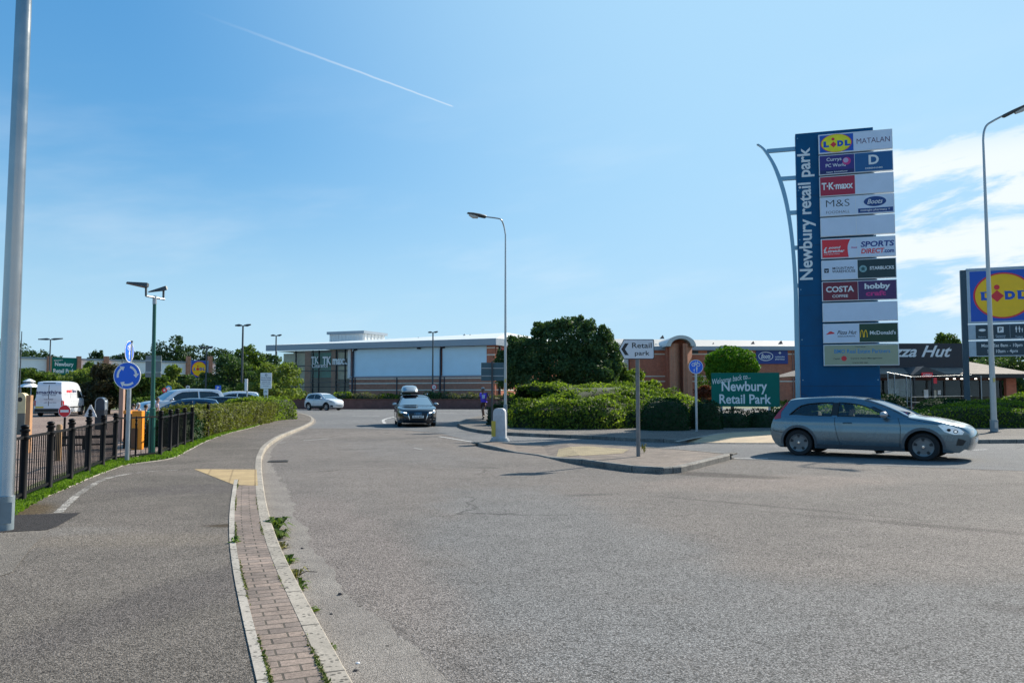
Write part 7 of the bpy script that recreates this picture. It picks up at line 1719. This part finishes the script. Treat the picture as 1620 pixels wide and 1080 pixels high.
mb = MB(); cM.face_patch(mb, [(-.42, .74), (.42, .74), (.46, .86), (-.46, .86)], .006); mb.build('grille', PLASTIC, t); mb = MB(); cM.face_patch(mb, [(-.55, .36), (.55, .36), (.6, .50), (-.6, .50)], .006); mb.build('lower_grille', PLASTIC, t); mb = MB(); cM.face_patch(mb, [(-.26, .54), (.26, .54), (.26, .65), (-.26, .65)], .012); mb.build('number_plate', PLATEW, t)

# ---- white van
cV = Car([(.05, .30), (.03, .45), (.04, 1.2), (.08, 2.0), (.14, 2.30), (.30, 2.40), (1.2, 2.44), (2.6, 2.44), (3.5, 2.36), (3.9, 2.18), (4.25, 1.80), (4.5, 1.42), (4.65, 1.28), (5.0, 1.15), (5.25, .98), (5.33, .7), (5.3, .45), (5.2, .28)],
         5.4, .95, 1.25, 2.44, .10, (1.05, 4.35), .345, tail=(.25, .05), nose=(.9, .3), clear=.28, crown=(.02, .05, .05))
VANW = paintmat('van_white_paint', (.72, .75, .80), 0, .3, .03)
wV = [(3.35, 1.30), (3.35, 1.85), (3.85, 1.83), (4.15, 1.55), (4.40, 1.30)]
vl = P(50, 640, 50.5); hv_ = R(90+12); t = build_car('delivery_van', 'white delivery van with dark lettering on its rear doors in the left car park', cV, VANW, [wV], (vl.x+.95*math.cos(hv_-R(90)), vl.y+.95*math.sin(hv_-R(90)), .09), hv_, .90, screen=(3.92, 4.62), glassm=DARKGLASS, rim=RIM,
    headl=[([(4.75, .95), (5.0, .85), (5.15, .88), (5.0, 1.05)], HEADL)], taill=[([(.05, .72), (.20, .72), (.20, 1.10), (.05, 1.10)], REDL)], mirrors=(4.25, 1.35), mirrormat=PLASTIC, seats=(),
    trims=[('rub_strip', [(.4, .58), (4.9, .58), (4.9, .68), (.4, .68)], PLASTIC)], seams=[[(3.25, .3), (3.25, 1.2), (3.26, 2.0)], [(1.8, .4), (1.8, 2.1)], [(.5, 1.55), (3.2, 1.55)]])
def rear_text(c, st, yc, zc, w, h, mat, par, bold=.02, off=.006):
    vs, fs = text_geo(st, bold, 0.); xs = [v[0] for v in vs]; ys = [v[1] for v in vs]; a, b_ = min(xs), max(xs); d, e = min(ys), max(ys)
    mb = MB(); pts = [(yc-(.0)+(-(v[0]-a)/(b_-a)+.5)*w, zc+((v[1]-d)/(e-d)-.5)*h) for v in vs]
    mb.add([(c.front(y, z, off, -1), y, z) for y, z in pts], fs); return mb.build('lettering', mat, par)
NAVY2 = M('van_navy_print', (.03, .03, .12), .5)
rear_text(cV, 'smarthire', 0, 1.70, 1.62, .26, NAVY2, t, .03); rear_text(cV, 'vehicle rental', 0, 1.50, .9, .09, NAVY2, t); rear_text(cV, '01635 000000', 0, 1.2, .6, .08, NAVY2, t); rear_text(cV, 'self drive hire', -.1, .98, .8, .07, NAVY2, t)
mb = MB(); cV.face_patch(mb, [(-.02, .75), (.02, .75), (.02, 2.2), (-.02, 2.2)], .003, -1); mb.build('door_gap', UNDER, t)
mb = MB(); cV.face_patch(mb, [(.3, .60), (.82, .60), (.82, .71), (.3, .71)], .014, -1); mb.build('number_plate', PLATEY, t)
mb = MB(); cV.face_patch(mb, [(-.88, .32), (.88, .32), (.88, .56), (-.88, .56)], .03, -1); mb.build('rear_bumper', PLASTIC, t)
mb = MB(); cV.face_patch(mb, [(-.4, 2.30), (.4, 2.30), (.4, 2.36), (-.4, 2.36)], .03, -1); mb.build('roof_light', SIGNBLACK, t)
for sg in (-1, 1): mb = MB(); cV.face_patch(mb, [(sg*.80, .74), (sg*.90, .74), (sg*.90, 1.12), (sg*.80, 1.12)], .010, -1); mb.build('tail_light', REDL, t)
vs, fs = text_geo('smarthire', .03, 0.); mx_ = max(v[0] for v in vs)
for st, x0_, z_, w, h, mt in (('smart', 1.0, 1.68, 1.2, .22, LR), ('hire', 2.3, 1.68, .8, .22, NAVY2)):
    vs, fs = text_geo(st, .03, 0.); mx_ = max(v[0] for v in vs); my = max(v[1] for v in vs); mb = MB(); mb.add([(x0_+w*v[0]/mx_, -(cV.W(x0_, z_)+.006), z_+h*v[1]/my) for v in vs], fs); mb.build('lettering', mt, t)

# ---- cars parked behind the railings and hedge on the left
cS = Car([(.12, .34), (.04, .5), (.05, .9), (.14, 1.15), (.26, 1.45), (.40, 1.66), (.9, 1.72), (2.0, 1.74), (2.7, 1.68), (3.0, 1.56), (3.4, 1.28), (3.62, 1.12), (4.1, 1.05), (4.4, .95), (4.55, .8), (4.6, .6), (4.58, .42), (4.5, .3)], 4.65, .90, 1.10, 1.74, .20, (.90, 3.65), .36, tail=(.5, .12), nose=(.9, .3), clear=.26)
wS = [(.42, 1.18), (.55, 1.50), (.9, 1.60), (1.6, 1.62), (1.6, 1.14)]; wS2 = [(1.70, 1.62), (2.55, 1.58), (2.85, 1.46), (3.2, 1.20), (3.25, 1.13), (1.70, 1.13)]
SILV = paintmat('silver_paint', (.48, .52, .56), .5, .3); BLUEP = paintmat('slate_blue_paint', (.06, .11, .16), .5, .28); PALEB = paintmat('pale_blue_paint', (.30, .42, .55), .3, .35); GREYD = paintmat('dark_grey_paint', (.05, .055, .06), .5, .3); BLACKP = paintmat('black_paint', (.012, .012, .014), .3, .25); REDP = paintmat('red_car_paint', (.30, .02, .02), .2, .3)
PK = 'cars parked in the left car park'
def parked(c, wins, px, Y, hd_, mat, label, screen, rear, s=1., dx=0., **kw):
    p = P(px, 640, Y); o = Vector((math.cos(hd_), math.sin(hd_), 0))*c.L/2*s
    return build_car('parked_car', label, c, mat, wins, (p.x-o.x, p.y-o.y, .09), hd_, s, screen=screen, rear=rear, glassm=DARKGLASS, detail=False, group=PK, rim=RIM, **kw)
parked(cS, [wS, wS2], 288, 44, R(222), SILV, 'silver four-wheel-drive parked facing left behind the railings', (3.02, 3.6), (.27, .4), .96, headl=[([(4.2, .95), (4.4, .8), (4.5, .85), (4.4, .98)], HEADL)], mirrors=(3.2, 1.14))
parked(cC, [win, win2], 288, 36.5, R(200), BLUEP, 'slate blue hatchback nearest behind the railings, only its roof showing', (2.12, 3.06), (.30, .46), .86, mirrors=(2.62, .97))
parked(cA, [winA, winB], 330, 42.5, R(188), GREYD, 'dark-roofed estate car parked behind the hedge beside the silver one', (2.68, 3.42), (.33, .62), .88)
parked(cV, [wV], 334, 62, R(180), PALEB, 'pale blue van parked far behind the silver four-wheel-drive', (3.92, 4.62), None, .70)
for k, (px, Y, hd_, mt, lb) in enumerate(((276, 60, 170, WHITEP, 'white car farther back left of the white ring sign'), (306, 72, 185, SILV, 'silver car in front of the supermarket entrance'), (362, 48, 190, WHITEP, 'white car showing between loose hedge and footway hedge'), (364, 66, 175, SILV, 'silver car under the dark trees behind the white post sign'), (396, 70, 180, WHITEP, 'white car under the tall mid-green tree'))):
    parked(cM, [wM, wM2], px, Y, R(hd_), mt, lb, (2.46, 3.13), (.3, .42), .95)
# ------------------------------------------------------------------ people
def skin_mesh(nodes, edges, root, sub=1):
    names = list(nodes); ix = {n: i for i, n in enumerate(names)}
    me = bpy.data.meshes.new('skin'); me.from_pydata([nodes[n][0] for n in names], [(ix[a], ix[b]) for a, b in edges], [])
    ob = bpy.data.objects.new('skin', me); COL.objects.link(ob)
    sk = ob.modifiers.new('s', 'SKIN'); sk.use_smooth_shade = True
    for n, v in zip(names, me.skin_vertices[0].data):
        r = nodes[n][1]; v.radius = r if hasattr(r, '__len__') else (r, r); v.use_root = n == root
    sb = ob.modifiers.new('u', 'SUBSURF'); sb.levels = sub; sb.render_levels = sub
    bpy.context.view_layer.update()
    out = bpy.data.meshes.new_from_object(ob.evaluated_get(bpy.context.evaluated_depsgraph_get()))
    bpy.data.objects.remove(ob); bpy.data.meshes.remove(me)
    return out
def skin_obj(name, nodes, edges, root, mat, parent, sub=1):
    me = skin_mesh(nodes, edges, root, sub); me.materials.clear(); me.materials.append(mat)
    o = bpy.data.objects.new(name, me); COL.objects.link(o); o.parent = parent; return o
SKIN = M('skin', (.42, .24, .17), .6, 0, .06); SKINT = M('tanned_skin', (.20, .105, .07), .6, 0, .08)
def person(loc, rz, label, shirt, shorts, hair, skin=SKIN, pose='stand', s=1., shoes=None, number=None, long_sleeve=False, trousers=False, cap=None, seated=False):
    """faces -Y in its own frame"""
    t = thing('person', label, 'person', loc, rz); t.scale = (s,)*3
    J = {'pelvis': (0, 0, .93), 'waist': (0, .01, 1.08), 'chest': (0, .01, 1.28), 'neck': (0, .02, 1.46), 'head0': (0, .0, 1.54), 'head1': (0, -.01, 1.63), 'head2': (0, .0, 1.70)}
    for k, sg in (('l', 1), ('r', -1)):
        J.update({'sh'+k: (sg*.17, .02, 1.40), 'el'+k: (sg*.23, .04, 1.13), 'wr'+k: (sg*.24, -.05, .90), 'pa'+k: (sg*.24, -.07, .84), 'hip'+k: (sg*.09, 0, .88), 'kn'+k: (sg*.10, -.02, .50), 'an'+k: (sg*.10, .03, .09), 'toe'+k: (sg*.11, -.13, .04)})
    if pose == 'run':
        J.update({'hipl': (.09, 0, .88), 'knl': (.11, -.26, .60), 'anl': (.10, -.10, .20), 'toel': (.10, -.26, .20), 'hipr': (-.09, 0, .88), 'knr': (-.10, .06, .48), 'anr': (-.10, .16, .10), 'toer': (-.10, .01, .03),
                  'ell': (.25, .20, 1.18), 'wrl': (.22, -.02, 1.08), 'pal': (.19, -.09, 1.12), 'elr': (-.25, .10, 1.15), 'wrr': (-.20, -.16, 1.16), 'par': (-.16, -.20, 1.20), 'chest': (0, -.03, 1.28), 'neck': (0, -.05, 1.45), 'head0': (0, -.08, 1.53), 'head1': (0, -.09, 1.62), 'head2': (0, -.08, 1.69), 'shl': (.17, -.01, 1.40), 'shr': (-.17, -.04, 1.40)})
    if seated:
        J.update({'knl': (.13, -.42, .92), 'anl': (.13, -.62, .58), 'toel': (.13, -.76, .56), 'knr': (-.13, -.42, .92), 'anr': (-.13, -.62, .58), 'toer': (-.13, -.76, .56), 'ell': (.24, -.14, 1.14), 'wrl': (.16, -.36, 1.22), 'pal': (.13, -.42, 1.24), 'elr': (-.24, -.14, 1.14), 'wrr': (-.16, -.36, 1.22), 'par': (-.13, -.42, 1.24)})
    rad = {'pelvis': (.15, .11), 'waist': (.135, .10), 'chest': (.155, .11), 'neck': .055, 'head0': .07, 'head1': .092, 'head2': .075}
    for k in 'lr': rad.update({'sh'+k: .062, 'el'+k: .043, 'wr'+k: .030, 'pa'+k: (.036, .02), 'hip'+k: .088, 'kn'+k: .058, 'an'+k: .040, 'toe'+k: .034})
    N = {n: (J[n], rad[n]) for n in J}
    E = [('pelvis', 'waist'), ('waist', 'chest'), ('chest', 'neck'), ('neck', 'head0'), ('head0', 'head1'), ('head1', 'head2')]
    for k in 'lr': E += [('chest', 'sh'+k), ('sh'+k, 'el'+k), ('el'+k, 'wr'+k), ('wr'+k, 'pa'+k), ('pelvis', 'hip'+k), ('hip'+k, 'kn'+k), ('kn'+k, 'an'+k), ('an'+k, 'toe'+k)]
    for k, sg in (('l', 1), ('r', -1)):                 # five fingers of unequal length, thumb from the side of the palm
        pa, wr = Vector(J['pa'+k]), Vector(J['wr'+k]); d = (pa-wr).normalized(); sd_ = d.cross(Vector((0, 0, 1)) if abs(d.z) < .9 else Vector((1, 0, 0))).normalized(); cu = d.cross(sd_).normalized()*.02*sg
        for f, (o, L) in enumerate(((-.027, .070), (-.009, .082), (.009, .077), (.026, .060))):
            a, b = 'f%s%da' % (k, f), 'f%s%db' % (k, f); N[a] = (tuple(pa+sd_*o+d*(.02+L*.5)), .0095); N[b] = (tuple(pa+sd_*o+d*(.015+L)+cu), .0078); E += [('pa'+k, a), (a, b)]
        a, b = 'th%sa' % k, 'th%sb' % k; N[a] = (tuple(pa-sd_*.045-d*.005), .011); N[b] = (tuple(pa-sd_*.058+d*.035), .009); E += [('pa'+k, a), (a, b)]
    N['nose'] = (tuple(Vector(J['head1'])+Vector((0, -.108, -.01))), .012); E.append(('head1', 'nose'))
    body = skin_obj('body', N, E, 'pelvis', skin, t)
    h1, h2 = Vector(J['head1']), Vector(J['head2'])
    mb = MB()
    for sg in (-1, 1): mb.ball(h1+Vector((sg*.034, -.086, .018)), .012, .008, .008, 8, 6)
    mb.build('eyes', SIGNBLACK, t, smooth=True)
    mb = MB(); mb.ball(h1+Vector((0, -.083, -.052)), .026, .010, .008, 8, 6); mb.build('mouth', M('lips', (.30, .10, .08), .5), t, smooth=True)
    for sg in (-1, 1): mb = MB(); mb.ball(h1+Vector((sg*.092, .005, -.005)), .012, .024, .032, 8, 6); mb.build('ear', skin, t, smooth=True)
    mb = MB(); o = len(mb.v); mb.ball(h1.lerp(h2, .5)+Vector((0, .014, .022)), .100, .108, .092, 16, 10)
    mb.f = [f for f in mb.f if not (sum(mb.v[i][1] for i in f)/4 < h1.y-.03 and sum(mb.v[i][2] for i in f)/4 < h1.z+.06) and sum(mb.v[i][2] for i in f)/4 > h1.z-.06]; mb.mi = [0]*len(mb.f); mb.build('hair', hair, t, smooth=True)
    if cap: mb = MB(); mb.ball(h2+Vector((0, .0, .0)), .106, .112, .075, 14, 8); mb.box(-.07, .07, h2.y-.2, h2.y-.06, h2.z-.012, h2.z+.004); mb.build('cap', cap, t, smooth=True)
    g = lambda a, b, f: tuple(Vector(J[a]).lerp(Vector(J[b]), f))
    S = {'w0': (g('pelvis', 'waist', .15), (.168, .128)), 'w1': (J['waist'], (.155, .118)), 'ch': (J['chest'], (.172, .128)), 'nk': (g('chest', 'neck', .72), .085)}; SE = [('w0', 'w1'), ('w1', 'ch'), ('ch', 'nk')]
    for k in 'lr':
        S['s'+k] = (J['sh'+k], .078); S['e'+k] = (g('sh'+k, 'el'+k, .62), .064); SE += [('ch', 's'+k), ('s'+k, 'e'+k)]
        if long_sleeve: S['f'+k] = (g('el'+k, 'wr'+k, .9), .045); S['m'+k] = (J['el'+k], .055); SE += [('e'+k, 'm'+k), ('m'+k, 'f'+k)]
    top = skin_obj('shirt', S, SE, 'w1', shirt, t)
    B = {'p': (J['pelvis'], (.168, .125)), 'q': (g('pelvis', 'waist', .4), (.158, .118))}; BE = [('p', 'q')]
    for k in 'lr':
        B['h'+k] = (J['hip'+k], .103); B['k'+k] = (g('hip'+k, 'kn'+k, .70), .092); BE += [('p', 'h'+k), ('h'+k, 'k'+k)]
        if trousers: B['n'+k] = (J['kn'+k], .075); B['a'+k] = (g('kn'+k, 'an'+k, .92), .058); BE += [('k'+k, 'n'+k), ('n'+k, 'a'+k)]
    skin_obj('trousers' if trousers else 'shorts', B, BE, 'p', shorts, t)
    for k in 'lr':
        a, b = Vector(J['an'+k]), Vector(J['toe'+k]); skin_obj('shoe', {'a': (tuple(a.lerp(b, -.12)+Vector((0, 0, -.02))), .05), 'b': (tuple(a.lerp(b, .5)), .045), 'c': (tuple(b+(b-a)*.15), .038)}, [('a', 'b'), ('b', 'c')], 'b', shoes or SIGNBLACK, t)
    if number:
        mb = MB(); vs, fs = text_geo(number, .05, 0.); w = max(v[0] for v in vs); mb.add([(-.02+(v[0]/w)*.20, J['chest'][1]-.155, J['chest'][2]-.12+v[1]*.26) for v in vs], fs); mb.build('lettering', WHITE, top)
    return t
cl = lambda n, *c: M('cloth_'+n, c, .85, 0, .12, 12)
GREYHAIR = M('grey_hair', (.42, .40, .38), .8, 0, .2, 30); BROWNHAIR = M('brown_hair', (.06, .035, .02), .7, 0, .3, 30); DARKHAIR = M('dark_hair', (.015, .012, .01), .6, 0, .3, 30)
b = G(765, 664, .12); person((b.x, b.y, .12), R(-28), 'person running in a purple numbered shirt and dark shorts on the right pavement tip', cl('purple', .14, .08, .68), cl('rust', .075, .022, .014), GREYHAIR, SKINT, 'run', 1.0, number='10')
def stand(px, Y, ytop, label, rz, *a, **k):
    p = P(px, ytop, Y); person((p.x, p.y, .09), R(rz), label, *a, s=max(.62, (p.z-.09)/1.76), **k)
stand(249.5, 31, 629, 'person in a pale pink-white shirt walking among parked cars by the green lamp', 120, cl('pink_white', .55, .42, .44), cl('navy', .02, .025, .05), BROWNHAIR, trousers=True)
stand(231, 26, 640, 'person in a green top and blue jeans beside the orange cabinet', 170, cl('green', .02, .30, .20), cl('denim', .10, .17, .33), BROWNHAIR, trousers=True)
stand(219, 28, 637, 'grey-haired person in a light grey top behind the orange cabinet', 150, cl('light_grey', .45, .47, .52), cl('dark', .03, .03, .04), GREYHAIR, trousers=True)
stand(211, 29, 640, 'person in a white and pink top left of the grey-haired one behind the cabinet', 200, cl('white_pink', .55, .38, .40), cl('dark2', .04, .03, .03), DARKHAIR, trousers=True)
# driver of the grey-blue hatchback
hb = bpy.data.objects['hatchback_car']; mw = Matrix.LocRotScale(hb.location, hb.rotation_euler, hb.scale)
dl = mw @ Vector((1.80, -.37, -.36)); person(tuple(dl), hb.rotation_euler.z+R(90), 'person with dark hair and dark top driving the grey-blue hatchback', cl('black', .02, .02, .025), cl('dark3', .03, .03, .04), DARKHAIR, s=.92, seated=True, trousers=True, long_sleeve=True)
bpy.context.view_layer.update()
